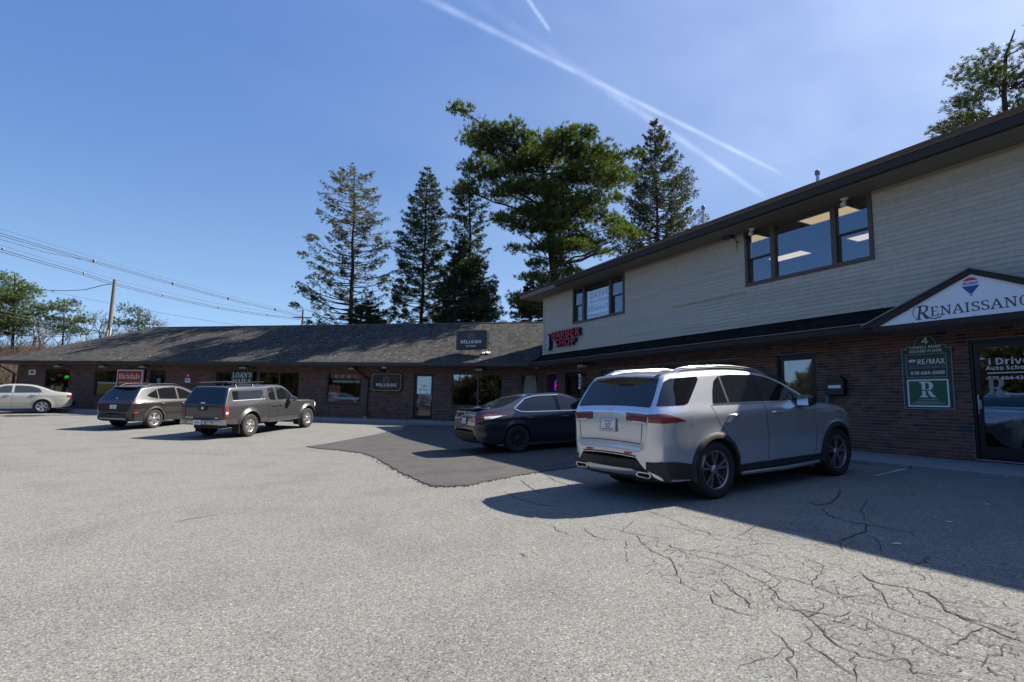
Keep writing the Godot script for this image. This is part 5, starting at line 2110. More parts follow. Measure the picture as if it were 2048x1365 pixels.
func grey_crossover():
	var s := Shell.new()
	s.top = [Vector2(-.965, .60), Vector2(-.96, .70), Vector2(-.945, .80), Vector2(-.94, .92), Vector2(-.90, 1.03), Vector2(-.82, 1.12), Vector2(-.62, 1.36), Vector2(-.50, 1.50), Vector2(-.42, 1.56), Vector2(-.25, 1.60), Vector2(.2, 1.635), Vector2(.7, 1.645), Vector2(1.1, 1.625), Vector2(1.5, 1.55), Vector2(1.85, 1.40), Vector2(2.2, 1.20), Vector2(2.35, 1.13), Vector2(2.6, 1.10), Vector2(3.0, 1.04), Vector2(3.35, .94), Vector2(3.58, .80), Vector2(3.65, .60)]
	s.bot = [Vector2(-.965, .58), Vector2(-.95, .46), Vector2(-.88, .36), Vector2(-.6, .30), Vector2(0, .27), Vector2(1.4, .26), Vector2(2.8, .26), Vector2(3.4, .28), Vector2(3.6, .38), Vector2(3.65, .58)]
	s.plan = [Vector2(-.965, .66), Vector2(-.95, .74), Vector2(-.90, .82), Vector2(-.75, .885), Vector2(-.4, .92), Vector2(0, .93), Vector2(1.4, .92), Vector2(2.75, .92), Vector2(3.2, .86), Vector2(3.5, .74), Vector2(3.65, .55)]
	s.prof = [Vector2(.25, .93), Vector2(.45, .97), Vector2(.65, .985), Vector2(.9, 1.0), Vector2(1.0, .98), Vector2(1.1, .935), Vector2(1.3, .85), Vector2(1.5, .765), Vector2(1.65, .70)]
	s.arches = [[0.0, .36, .41], [2.755, .36, .41]]
	s.soft_keys = [Vector2(-.97, .03), Vector2(-.6, .05), Vector2(-.3, .08), Vector2(2.0, .08), Vector2(3.65, .1)]
	s.crease = [[.97, .016, .035], [.62, -.015, .08], [.80, .006, .03]]
	s.flare = .022
	s.prepare()
	var t := thing("grey_crossover", "dark grey crossover car with full-width tail light between the pickup and pale sedan", "car", car_place(-14.56, -21.236, 14.1, 2.755))
	var gry := paint(0.040, 0.041, 0.042, 0.55, 0.33)
	var b := MB.new()
	s.body(b)
	part("body", b.mesh(), gry, t)
	b = MB.new()
	s.belly(b)
	part("underbody", b.mesh(), M.dark_plastic, t)
	top_part(s, "rear_window", t, M.tint, s.rear_x(1.09), s.rear_x(1.53), -.92, -.92, .92, .92, .006)
	side_part(s, "quarter_window", t, M.tint, [Vector2(-.30, 1.245), Vector2(-.1, 1.18), Vector2(.16, 1.13)], [Vector2(-.30, 1.25), Vector2(-.12, 1.36), Vector2(.16, 1.465)], .006)
	side_part(s, "rear_door_window", t, M.tint, [Vector2(.22, 1.12), Vector2(1.03, 1.08)], [Vector2(.22, 1.48), Vector2(.5, 1.525), Vector2(1.03, 1.53)], .006)
	side_part(s, "front_door_window", t, M.tint, [Vector2(1.12, 1.08), Vector2(2.05, 1.07)], [Vector2(1.12, 1.52), Vector2(1.35, 1.48), Vector2(1.7, 1.32), Vector2(2.05, 1.08)], .006)
	side_part(s, "window_trim", t, M.chrome, [Vector2(-.36, 1.25), Vector2(.16, 1.47), Vector2(.5, 1.535), Vector2(1.05, 1.54)], [Vector2(-.36, 1.27), Vector2(.16, 1.49), Vector2(.5, 1.55), Vector2(1.05, 1.555)], .008, [1.0, -1.0], 2)
	top_part(s, "windscreen", t, M.tint, 1.5, 2.12, -.92, -.92, .92, .92, .005)
	back_lamp(s, t, [M.tail_dark], .95, 1.03, .0, [Vector2(-.90, .93), Vector2(-.75, .95), Vector2(-.55, 1.0)], [Vector2(-.90, 1.04), Vector2(-.75, 1.04), Vector2(-.55, 1.02)], .008)
	for q in [1.0, -1.0]:
		for k in 2:
			top_part(s, "lamp_bar", t, M.tail_dark, s.rear_x(.82), s.rear_x(.95), q * (.66 + k * .16), q * (.70 + k * .16), q * (.71 + k * .16), q * (.75 + k * .16), .008)
	side_part(s, "sill_cladding", t, M.dark_plastic, [Vector2(.42, .265), Vector2(2.33, .262)], [Vector2(.42, .40), Vector2(2.33, .40)], .010)
	for a in s.arches:
		for q in [1.0, -1.0]:
			var P := []
			for k in 25:
				var an := lerpf(-0.2, PI + 0.2, k / 24.0)
				var row := []
				for j in 4:
					var rr: float = a[2] - 0.008 + 0.07 * j / 3.0
					var px: float = a[0] + cos(an) * rr
					var py: float = maxf(a[1] + sin(an) * rr, s.lo(px) if absf(px - a[0]) > a[2] else 0.0)
					row.append(Vector3(px, py, q * (s.z(px, maxf(py, s.lo(px))) + (0.012 if j < 3 else 0.003))))
				P.append(row)
			b = MB.new()
			b.grid(P, false, q < 0)
			part("arch_cladding", b.mesh(), M.dark_plastic, t)
	b = MB.new()
	var P := []
	for k in 21:
		var f := -1.0 + 2.0 * k / 20.0
		var e: float = .15 * pow(absf(f), 4.0)
		P.append([Vector3(-.985 + e, .58, f * .87), Vector3(-1.0 + e, .48, f * .87), Vector3(-.98 + e, .38, f * .86), Vector3(-.90 + e, .31, f * .84)])
	b.grid(P, false, false)
	part("bumper_cladding", b.mesh(), M.dark_plastic, t)
	b = MB.new()
	P = []
	for k in 13:
		var f := -1.0 + 2.0 * k / 12.0
		P.append([Vector3(-1.005 + .04 * f * f, .43, f * .6), Vector3(-1.01 + .04 * f * f, .40, f * .62), Vector3(-.985 + .04 * f * f, .375, f * .58)])
	b.grid(P, false, false)
	part("skid_plate", b.mesh(), M.alloy, t)
	for q in [1.0, -1.0]:
		side_part(s, "reflector", t, M.amber, [Vector2(-.83, .60), Vector2(-.70, .62)], [Vector2(-.83, .66), Vector2(-.70, .68)], .014, [q], 2)
	var rear := Basis(Vector3(0, 0, 1), Vector3(.1, 1, 0).normalized(), Vector3(-1, .1, 0).normalized())
	plate(t, Transform3D(rear, Vector3(s.rear_x(.84) - .012, .845, 0)), "", M.plate_blue, null)
	b = MB.new()
	b.lathe([Vector2(.05, 0), Vector2(.045, .006), Vector2(0, .008)], 18, 2)
	part("emblem", b.mesh(), M.chrome, t, Transform3D(rear, Vector3(s.rear_x(1.13) - .012, 1.13, 0)))
	b = MB.new()
	P = []
	for k in 15:
		var f := -1.0 + 2.0 * k / 14.0
		var dx := .10 * f * f
		P.append([Vector3(-.25 + dx, 1.605, f * .6), Vector3(-.55 + dx, 1.60, f * .6), Vector3(-.62 + dx, 1.575, f * .6), Vector3(-.58 + dx, 1.555, f * .6), Vector3(-.42 + dx, 1.55, f * .6)])
	b.grid(P, false, true)
	part("spoiler", b.mesh(), gry, t)
	for q in [1.0, -1.0]:
		b = MB.new()
		var pts := []
		var rad := []
		for k in 17:
			var f := k / 16.0
			var x := lerpf(-.25, 1.4, f)
			var up: float = 0.06 * minf(1.0, minf(f, 1.0 - f) * 8.0)
			pts.append(Vector3(x, s.hi(x) - 0.012 + up, q * (s.z(x, s.hi(x)) + .01)))
			rad.append(0.016)
		b.tube(pts, rad, 8, true)
		part("roof_rail", b.mesh(), M.black, t)
	seam(s, t, [Vector2(.06, 1.10), Vector2(.20, .85), Vector2(.42, .62), Vector2(.44, .42)], .007)
	seam(s, t, [Vector2(1.08, 1.06), Vector2(1.07, .42)], .007)
	seam(s, t, [Vector2(2.1, 1.04), Vector2(2.2, .8), Vector2(2.16, .42)], .007)
	handles(s, t, [Vector2(.34, .93), Vector2(1.3, .92)], gry)
	mirror_part(t, 1.92, 1.10, .89, gry, 1.0)
	four_wheels(t, 2.755, .925, .36, .235, .24, [5, .03, .07, .13], mat(0.5, 0.5, 0.52, 0.28, 0.85))

func pale_sedan():
	var s := Shell.new()
	s.top = [Vector2(-1.16, .58), Vector2(-1.155, .70), Vector2(-1.14, .85), Vector2(-1.10, .98), Vector2(-1.0, 1.03), Vector2(-.7, 1.06), Vector2(-.4, 1.11), Vector2(-.05, 1.26), Vector2(.3, 1.39), Vector2(.7, 1.455), Vector2(1.15, 1.47), Vector2(1.55, 1.44), Vector2(1.9, 1.33), Vector2(2.3, 1.13), Vector2(2.5, 1.05), Vector2(2.9, 1.01), Vector2(3.4, .96), Vector2(3.75, .86), Vector2(3.93, .72), Vector2(3.97, .55)]
	s.bot = [Vector2(-1.16, .56), Vector2(-1.14, .42), Vector2(-1.0, .32), Vector2(-.6, .27), Vector2(0, .26), Vector2(1.4, .24), Vector2(2.9, .24), Vector2(3.7, .26), Vector2(3.93, .36), Vector2(3.97, .53)]
	s.plan = [Vector2(-1.16, .60), Vector2(-1.14, .70), Vector2(-1.06, .80), Vector2(-.85, .88), Vector2(-.4, .925), Vector2(0, .935), Vector2(1.5, .935), Vector2(2.9, .925), Vector2(3.4, .87), Vector2(3.75, .75), Vector2(3.97, .5)]
	s.prof = [Vector2(.22, .95), Vector2(.4, .985), Vector2(.65, 1.0), Vector2(.85, .99), Vector2(.98, .955), Vector2(1.05, .92), Vector2(1.3, .80), Vector2(1.47, .69)]
	s.arches = [[0.0, .34, .375], [2.94, .34, .375]]
	s.soft_keys = [Vector2(-1.16, .04), Vector2(-.5, .07), Vector2(.3, .08), Vector2(3.97, .1)]
	s.crease = [[.90, .01, .04]]
	s.flare = .018
	s.prepare()
	var t := thing("pale_sedan", "pale champagne sedan parked side-on at the left end of the shop row", "car", car_place(px_ground(83, 827.5).x - 0.48, px_ground(83, 827.5).z - 0.76, -122.0, 2.94))
	var beige := paint(0.40, 0.385, 0.33, 0.3, 0.36)
	var b := MB.new()
	s.body(b)
	part("body", b.mesh(), beige, t)
	b = MB.new()
	s.belly(b)
	part("underbody", b.mesh(), M.dark_plastic, t)
	var glass := glass_mat(.03, .035, .035)
	top_part(s, "rear_window", t, glass, -.36, .28, -.86, -.9, .86, .9, .006)
	top_part(s, "windscreen", t, glass, 1.62, 2.36, -.9, -.9, .9, .9, .006)
	side_part(s, "rear_door_window", t, glass, [Vector2(.06, 1.10), Vector2(.16, 1.05), Vector2(1.12, 1.035)], [Vector2(.06, 1.12), Vector2(.2, 1.25), Vector2(.45, 1.345), Vector2(.8, 1.385), Vector2(1.12, 1.39)], .006)
	side_part(s, "front_door_window", t, glass, [Vector2(1.22, 1.035), Vector2(2.2, 1.02)], [Vector2(1.22, 1.39), Vector2(1.5, 1.37), Vector2(1.8, 1.26), Vector2(2.2, 1.04)], .006)
	side_part(s, "window_trim", t, M.chrome, [Vector2(.02, 1.03), Vector2(2.25, 1.008)], [Vector2(.02, 1.045), Vector2(2.25, 1.02)], .008, [1.0, -1.0], 2)
	side_part(s, "door_moulding", t, M.chrome, [Vector2(.42, .58), Vector2(2.5, .57)], [Vector2(.42, .597), Vector2(2.5, .587)], .010, [1.0, -1.0], 2)
	back_lamp(s, t, [M.tail], .78, .95, .5, [Vector2(-1.13, .78), Vector2(-.95, .80)], [Vector2(-1.13, .95), Vector2(-.95, .94)], .008)
	seam(s, t, [Vector2(.14, 1.02), Vector2(.25, .75), Vector2(.42, .5), Vector2(.42, .28)], .008)
	seam(s, t, [Vector2(1.17, 1.02), Vector2(1.17, .28)], .008)
	seam(s, t, [Vector2(2.25, 1.0), Vector2(2.35, .7), Vector2(2.33, .28)], .008)
	handles(s, t, [Vector2(.36, .92), Vector2(1.36, .92)], beige)
	mirror_part(t, 2.02, 1.06, .9, beige, 1.05)
	four_wheels(t, 2.94, .925, .34, .22, .225, [6, .03, .05, 0.0], M.alloy)

# ------------------------------------------------------------------ trees
func needle_tuft(n: int, length: float, wide: float, droop: float, seed_: int) -> ArrayMesh:   # a spray of needle blades round the end of a twig, growing along +x
	var r := RandomNumberGenerator.new()
	r.seed = seed_
	var b := MB.new()
	for k in n:
		var f := float(k) / n
		var base := Vector3(r.randf_range(-0.35, 0.25) * length, 0, 0)
		var d := Vector3(r.randf_range(0.25, 1.0), r.randf_range(-0.75, 0.75) - droop, r.randf_range(-0.85, 0.85)).normalized()
		var s := d.cross(Vector3(r.randf_range(-1, 1), r.randf_range(-1, 1), r.randf_range(-1, 1))).normalized() * wide
		var tip := base + d * length * r.randf_range(0.6, 1.1)
		var mid := base.lerp(tip, 0.45)
		b.tri(base, mid + s, tip)
		b.tri(base, tip, mid - s)
	return b.mesh()

func foliage_mat(r, g, b_) -> StandardMaterial3D:
	var m := mat(r, g, b_, 0.55)
	m.vertex_color_use_as_albedo = true
	m.metallic_specular = 0.35
	m.backlight_enabled = true
	m.backlight = Color(0.78, 0.86, 0.40)
	return m

func tuft_at(p: Vector3, dir: Vector3, size: float, r: RandomNumberGenerator) -> Transform3D:
	var x := dir.normalized()
	var y := Vector3.UP - x * x.y
	if y.length() < 0.1:
		y = Vector3.RIGHT
	y = y.normalized().rotated(x, r.randf_range(-0.9, 0.9))
	return Transform3D(Basis(x, y, x.cross(y)).scaled(Vector3.ONE * size), p)

func bend(a: Vector3, c: Vector3, sag: float, n: int, r: RandomNumberGenerator, jit: float) -> Array:
	var out := []
	var l := a.distance_to(c)
	for k in n + 1:
		var f := float(k) / n
		var p := a.lerp(c, f) + Vector3(0, -sag * 4.0 * f * (1.0 - f), 0)
		if k > 0 and k < n:
			p += Vector3(r.randf_range(-jit, jit), r.randf_range(-jit, jit), r.randf_range(-jit, jit)) * l
		out.append(p)
	return out

func taper(a: float, e: float, n: int) -> Array:
	var out := []
	for k in n + 1:
		out.append(lerpf(a, e, float(k) / n))
	return out

var tree_parts := {}

func clump_tree(called, label, group, trunk: Array, radius: float, clumps: Array, depth: float, spread: float, density: float, fol: StandardMaterial3D, tints: Array, seed_: int, tuft: ArrayMesh):
	# a white pine: limbs run from the trunk to cushions of needles; cushions are given as photo ellipses at the tree's distance
	var r := RandomNumberGenerator.new()
	r.seed = seed_
	var pts := []
	for q in trunk:
		pts.append(px_depth(q[0], q[1], depth))
	var foot: Vector3 = pts[0]
	foot.y = ground_y(foot.x, foot.z)
	pts[0] = foot
	var t := thing(called, label, "tree", Transform3D(Basis(), foot), group)
	var b := MB.new()
	var n := pts.size()
	var local := pts.map(func(p): return p - foot)
	b.tube(local, taper(radius, 0.03, n - 1), 9)
	var twigs := MB.new()
	var xs := []
	var cs := []
	var back := cam_basis.z
	back.y = 0
	back = back.normalized()
	for q in clumps:
		var px: Array = q
		var m := depth / FPX
		var rx: float = px[2] * m
		var ry: float = px[3] * m
		var off: float = px[4] if px.size() > 4 else r.randf_range(-spread, spread)
		var c := px_depth(px[0], px[1], depth) + back * off - foot
		# limb from the trunk, a bit lower than the cushion
		var want := c.y - 0.25 * Vector2(c.x, c.z).length() - 0.3
		var best: Vector3 = local[0]
		for k in n - 1:
			var a: Vector3 = local[k]
			var e: Vector3 = local[k + 1]
			var f := clampf((want - a.y) / maxf(0.01, e.y - a.y), 0, 1)
			var p := a.lerp(e, f)
			if absf(p.y - want) < absf(best.y - want):
				best = p
		var limb := bend(best, c, 0.05 * best.distance_to(c), 6, r, 0.02)
		b.tube(limb, taper(clampf(0.02 * best.distance_to(c), 0.03, 0.11), 0.018, 6), 5)
		var count := int(density * rx * ry * 10.0 + 14)
		var shade := r.randf_range(0.8, 1.15)
		for k in count:
			var d := Vector3(r.randfn(), r.randfn(), r.randfn()).normalized() * (pow(r.randf(), 0.5) if r.randf() < 0.7 else r.randf_range(0.7, 1.35))
			d.y = absf(d.y) * 1.1 - 0.4 if r.randf() < 0.6 else d.y
			var p := c + Vector3(d.x * rx * 1.12, d.y * ry, d.z * rx)
			var out := Vector3(d.x, d.y * 0.6 + 0.5, d.z)
			out = (out + (c - best).normalized() * 0.4 + Vector3(r.randf_range(-.4, .4), r.randf_range(-.3, .4), r.randf_range(-.4, .4))).normalized()
			xs.append(tuft_at(p, out, r.randf_range(0.75, 1.35), r))
			var col: Color = tints[r.randi() % tints.size()]
			var f := shade * r.randf_range(0.75, 1.25)
			cs.append(Color(col.r * f, col.g * f, col.b * f))
			if k % 7 == 0:
				var w := bend(limb[r.randi_range(3, 6)], p, 0.0, 3, r, 0.05)
				twigs.tube(w, taper(0.014, 0.005, 3), 3)
	part("trunk", b.mesh(), M.bark_dark, t)
	part("branch", twigs.mesh(), M.bark_dark, t).set_meta("kind", "stuff")
	scatter("crown", tuft, fol, t, xs, cs)
	return t

func spruce(called, label, group, base_px: Array, top_px: Array, depth: float, profile: Array, opt: Dictionary, seed_: int):
	# profile: [height fraction, reach to the left in px, reach to the right in px]
	var r := RandomNumberGenerator.new()
	r.seed = seed_
	var foot := px_depth(base_px[0], base_px[1], depth)
	foot.y = ground_y(foot.x, foot.z)
	var tip := px_depth(top_px[0], top_px[1], depth)
	var t := thing(called, label, "tree", Transform3D(Basis(), foot), group)
	var h := tip - foot
	var b := MB.new()
	b.tube(bend(Vector3.ZERO, h, 0, 10, r, 0.003), taper(opt.radius, 0.02, 10), 9)
	var twigs := MB.new()
	var xs := []
	var cs := []
	var m := depth / FPX
	var px_scale: float = 1.0
	var pl := []
	var pr := []
	for q in profile:
		pl.append(Vector2(q[0], q[1] * m))
		pr.append(Vector2(q[0], q[2] * m))
	var right := Vector3(cam_basis.x.x, 0, cam_basis.x.z).normalized()
	var levels: int = opt.levels
	for k in levels:
		var f0: float = lerpf(opt.from, 0.985, pow(float(k) / (levels - 1), opt.get("bunch", 1.0)))
		for j in opt.whorl:
			var f := clampf(f0 + r.randf_range(-0.5, 0.5) / levels, 0.02, 0.99)
			var a: float = TAU * (j + r.randf()) / opt.whorl + k * 1.1
			var d := Vector3(cos(a), 0, sin(a))
			var side := d.dot(right)
			var reach: float = lerpf(interp(pl, f), interp(pr, f), side * 0.5 + 0.5) * r.randf_range(opt.get("short", 0.65), 1.08)
			if reach < 0.12:
				reach = 0.12
			var p0 := h * f
			var lift: float = opt.rise * reach + opt.get("up_top", 0.0) * reach * maxf(0.0, f - 0.5)
			var p3 := p0 + d * reach + Vector3(0, lift, 0)
			var n := 6
			var line := []
			for s in n + 1:
				var g := float(s) / n
				var p := p0.lerp(p3, g)
				p.y += -opt.sag * reach * sin(PI * g) + opt.get("hook", 0.0) * reach * pow(g, 3.0)
				p += Vector3(r.randf_range(-1, 1), r.randf_range(-1, 1), r.randf_range(-1, 1)) * 0.025 * reach * g
				line.append(p)
			b.tube(line, taper(clampf(0.016 * reach, 0.012, 0.055), 0.006, n), 4)
			var bare: float = opt.bare if f < opt.get("bare_to", 0.6) else 0.1
			if r.randf() < opt.get("dead", 0.0) * clampf(1.3 - f * 1.6, 0, 1):
				bare = 0.85
			var cnt := int(reach * opt.density)
			for q in cnt:
				var g := lerpf(bare, 1.0, sqrt(r.randf())) if r.randf() < 0.8 else r.randf_range(bare, 1.0)
				var at := g * n
				var i0 := mini(int(at), n - 1)
				var p: Vector3 = line[i0].lerp(line[i0 + 1], at - i0)
				var ang := r.randf_range(-1.1, 1.1)
				var side_dir := d.rotated(Vector3.UP, ang)
				var ext: float = r.randf() * reach * 0.30 * (1.15 - g * 0.7)
				var hang: float = -opt.hang * r.randf() * (0.4 + 0.6 * r.randf())
				var e := p + side_dir * ext + Vector3(0, hang * ext * 2.0, 0)
				if q % 3 == 0 and ext > 0.1:
					twigs.tube([p, p.lerp(e, 0.5) + Vector3(0, 0.02, 0), e], [0.009, 0.007, 0.004], 3)
				xs.append(tuft_at(e, side_dir + Vector3(0, hang + r.randf_range(-0.2, 0.3), 0), r.randf_range(0.7, 1.3) * opt.tuft_size, r))
				var col: Color = opt.tints[r.randi() % opt.tints.size()]
				if opt.has("top_tints") and f > opt.top_from + r.randf_range(-0.1, 0.1):
					col = opt.top_tints[r.randi() % opt.top_tints.size()]
				var vary := r.randf_range(0.7, 1.25)
				cs.append(Color(col.r * vary, col.g * vary, col.b * vary))
	part("trunk", b.mesh(), opt.get("bark", M.bark_dark), t)
	part("branch", twigs.mesh(), opt.get("bark", M.bark_dark), t).set_meta("kind", "stuff")
	scatter("crown", opt.tuft, opt.mat, t, xs, cs)
	return t

func grow(b: MB, twigs: MB, p: Vector3, d: Vector3, length: float, rad: float, level: int, r: RandomNumberGenerator, spread: float, ends: Array):
	var n := 3
	var pts := [p]
	var q := p
	var dir := d
	for k in n:
		dir = (dir + Vector3(r.randf_range(-1, 1), r.randf_range(-0.5, 0.9), r.randf_range(-1, 1)) * 0.16).normalized()
		q += dir * length / n
		pts.append(q)
	var target := b if level > 1 else twigs
	target.tube(pts, taper(rad, rad * 0.62, n), 5 if level > 2 else 3)
	if level == 0:
		ends.append([q, dir])
		return
	var kids := 3 if level > 1 else 5
	for k in kids:
		var at := 3 if k == 0 else r.randi_range(1, 3)
		var ax := Vector3(r.randfn(), r.randfn() * 0.4, r.randfn()).normalized()
		var nd := dir.rotated(ax, r.randf_range(0.25, 1.0) * spread)
		nd.y = maxf(nd.y, -0.15)
		grow(b, twigs, pts[at], nd.normalized(), length * r.randf_range(0.6, 0.82), rad * 0.55 if k else rad * 0.62, level - 1, r, spread, ends)

func bare_tree_meshes(h: float, seed_: int, spread := 0.8) -> Array:
	var r := RandomNumberGenerator.new()
	r.seed = seed_
	var b := MB.new()
	var tw := MB.new()
	var ends := []
	grow(b, tw, Vector3.ZERO, Vector3.UP, h * 0.31, h * 0.018, 6, r, spread, ends)
	return [b.mesh(), tw.mesh(), ends]

func build_trees():
	M.bark_dark = mat(0.035, 0.028, 0.024, 0.95)
	M.bark_grey = mat(0.10, 0.086, 0.074, 0.95)
	M.bark_red = mat(0.12, 0.068, 0.05, 0.95)
	var pine_tuft := needle_tuft(22, 0.26, 0.016, -0.1, 3)
	var spruce_tuft := needle_tuft(16, 0.24, 0.015, 0.25, 4)
	var fol := foliage_mat(1, 1, 1)
	var pine_tints := [Color(0.092, 0.124, 0.041), Color(0.120, 0.153, 0.051), Color(0.068, 0.096, 0.035), Color(0.143, 0.169, 0.063)]
	# the big white pine behind the inner corner; ellipses traced on the photograph
	var z := func(a): return [560 + a[0] / 2.381, 220 + a[1] / 2.381, a[2] / 2.381, a[3] / 2.381] + ([a[4]] if a.size() > 4 else [])
	var raw := [[870, 62, 48, 28], [915, 85, 60, 35], [965, 100, 75, 42], [1040, 125, 80, 45], [985, 160, 60, 40], [1000, 205, 70, 40], [1110, 105, 50, 40], [1150, 165, 95, 50], [1090, 210, 90, 45], [1230, 200, 90, 55], [1295, 150, 34, 26], [1350, 160, 22, 30], [1300, 240, 100, 50], [1200, 260, 100, 45],
		[1450, 180, 38, 48], [1520, 210, 85, 40], [1585, 225, 50, 35], [1480, 260, 105, 45], [1400, 250, 75, 50], [1590, 270, 70, 28], [1655, 265, 48, 20],
		[960, 330, 70, 35], [1000, 300, 55, 35], [1060, 350, 85, 42], [890, 365, 65, 30], [1110, 415, 70, 40], [1060, 490, 60, 25], [1180, 470, 75, 45], [1100, 280, 90, 40],
		[1250, 360, 115, 50], [1180, 390, 60, 40], [1330, 430, 110, 60], [1230, 520, 95, 50], [1340, 530, 100, 60], [1450, 340, 110, 50], [1450, 420, 100, 45], [1555, 330, 90, 35], [1560, 400, 85, 40], [1620, 380, 38, 28], [1380, 330, 80, 50],
		[1095, 585, 62, 22], [1170, 605, 80, 25], [1260, 590, 70, 35], [1130, 640, 50, 16],
		[1450, 490, 95, 45], [1540, 480, 85, 35], [1600, 540, 62, 32], [1630, 590, 40, 32], [1590, 640, 78, 24], [1520, 665, 70, 20], [1400, 590, 95, 45], [1480, 610, 75, 35], [1660, 640, 18, 20],
		[1340, 630, 75, 45], [1290, 690, 55, 40], [1390, 690, 60, 32], [1230, 740, 50, 28], [1270, 775, 80, 38], [1205, 815, 60, 24], [1330, 770, 42, 36], [1430, 745, 52, 22], [1360, 800, 60, 30], [1200, 880, 80, 40], [1150, 910, 60, 40], [1210, 950, 60, 40], [1290, 850, 70, 45]]
	clump_tree("white_pine_tree", "huge spreading white pine, the broadest tree above the roofs", "conifers behind the shops", [[1105, 660], [1110, 560], [1100, 470], [1095, 400], [1085, 330], [1095, 290], [1100, 275]], 0.36, (raw + [[1290, 600, 60, 40, 2.2], [1310, 480, 70, 45, 2.4], [1300, 555, 70, 40, 2.2], [1280, 440, 70, 45, 2.2], [1320, 700, 55, 40, 2.0], [1240, 690, 55, 30, 1.5], [1400, 210, 60, 35], [1340, 215, 60, 40], [1270, 180, 55, 35], [1390, 160, 22, 22], [1180, 120, 40, 30], [1250, 140, 36, 30]]).map(z), 37.5, 2.6, 27.0, fol, pine_tints, 11, pine_tuft)
	var dark := [Color(0.041, 0.058, 0.032), Color(0.053, 0.074, 0.038), Color(0.063, 0.077, 0.041)]
	var gold := [Color(0.138, 0.121, 0.055), Color(0.169, 0.140, 0.065), Color(0.112, 0.109, 0.051)]
	var dull := [Color(0.068, 0.077, 0.047), Color(0.086, 0.088, 0.053), Color(0.101, 0.085, 0.055)]
	# thin golden-topped spruce
	spruce("thin_spruce_tree", "tall thin conifer with golden-brown top and bare lower limbs", "conifers behind the shops", [705, 655], [710, 338], 40.0,
		[[0.0, 60, 60], [0.30, 90, 66], [0.37, 105, 72], [0.45, 128, 80], [0.49, 80, 84], [0.535, 66, 82], [0.58, 84, 74], [0.61, 132, 70], [0.65, 60, 76], [0.72, 70, 78], [0.78, 68, 72], [0.83, 66, 60], [0.91, 64, 52], [0.95, 54, 46], [0.98, 36, 34], [1.0, 14, 14]],
		{"radius": 0.27, "levels": 34, "whorl": 6, "from": 0.33, "rise": 0.16, "sag": 0.06, "hang": 0.5, "density": 15.0, "bare": 0.45, "bare_to": 0.72, "dead": 0.5, "tuft_size": 0.66, "tints": dull, "top_tints": gold, "top_from": 0.55, "tuft": spruce_tuft, "mat": fol, "hook": 0.12, "short": 0.45}, 21)
	# dark pointed spruce
	spruce("dark_spruce_tree", "narrow dark spruce with pointed top standing next to the thin golden conifer", "conifers behind the shops", [843, 655], [856, 331], 40.5,
		[[0.0, 60, 40], [0.35, 72, 42], [0.53, 62, 50], [0.65, 58, 48], [0.775, 47, 42], [0.86, 34, 34], [0.94, 19, 20], [0.975, 10, 10], [1.0, 3, 3]],
		{"radius": 0.22, "levels": 42, "whorl": 7, "from": 0.34, "rise": 0.02, "sag": 0.04, "hang": 0.8, "density": 20.0, "bare": 0.5, "bare_to": 0.5, "dead": 0.45, "tuft_size": 0.72, "tints": dark, "tuft": spruce_tuft, "mat": fol, "hook": 0.15, "up_top": 0.15}, 22)
	# ragged spruce overtopped by the pine
	spruce("ragged_spruce_tree", "ragged spruce half hidden by the white pine's left limbs", "conifers behind the shops", [945, 655], [940, 322], 40.0,
		[[0.0, 60, 60], [0.35, 64, 60], [0.55, 50, 46], [0.68, 40, 42], [0.78, 50, 40], [0.88, 42, 34], [0.95, 34, 18], [0.98, 10, 8], [1.0, 3, 3]],
		{"radius": 0.22, "levels": 38, "whorl": 6, "from": 0.34, "rise": 0.0, "sag": 0.06, "hang": 1.0, "density": 18.0, "bare": 0.35, "bare_to": 0.4, "tuft_size": 0.74, "tints": dark, "tuft": spruce_tuft, "mat": fol, "hook": 0.12, "short": 0.4}, 23)
	# thick low hemlocks between the trunks
	spruce("hemlock_tree", "dense low dark hemlock under the ragged spruce", "low evergreens behind the shops", [925, 655], [925, 478], 38.5,
		[[0.0, 70, 110], [0.4, 66, 108], [0.52, 60, 100], [0.757, 42, 66], [0.88, 26, 40], [1.0, 3, 4]],
		{"radius": 0.14, "levels": 30, "whorl": 8, "from": 0.40, "rise": 0.05, "sag": 0.03, "hang": 1.0, "density": 22.0, "bare": 0.1, "tuft_size": 0.8, "tints": dark, "tuft": spruce_tuft, "mat": fol, "hook": 0.0}, 24)
	spruce("hemlock_tree", "small round dark evergreen at the foot of the thin golden conifer", "low evergreens behind the shops", [735, 655], [735, 604], 37.0,
		[[0.0, 40, 40], [0.75, 38, 36], [0.9, 28, 26], [1.0, 6, 6]],
		{"radius": 0.10, "levels": 16, "whorl": 8, "from": 0.6, "rise": 0.2, "sag": 0.0, "hang": 0.4, "density": 26.0, "bare": 0.1, "tuft_size": 0.74, "tints": dark, "tuft": spruce_tuft, "mat": fol}, 25)
	spruce("hemlock_tree", "dark evergreen at the foot of the white pine beside the upper eave", "low evergreens behind the shops", [1068, 660], [1060, 560], 39.0,
		[[0.0, 50, 40], [0.6, 50, 40], [0.8, 34, 30], [1.0, 4, 4]],
		{"radius": 0.12, "levels": 20, "whorl": 7, "from": 0.55, "rise": 0.1, "sag": 0.0, "hang": 0.6, "density": 28.0, "bare": 0.2, "tuft_size": 0.74, "tints": dark, "tuft": spruce_tuft, "mat": fol}, 26)
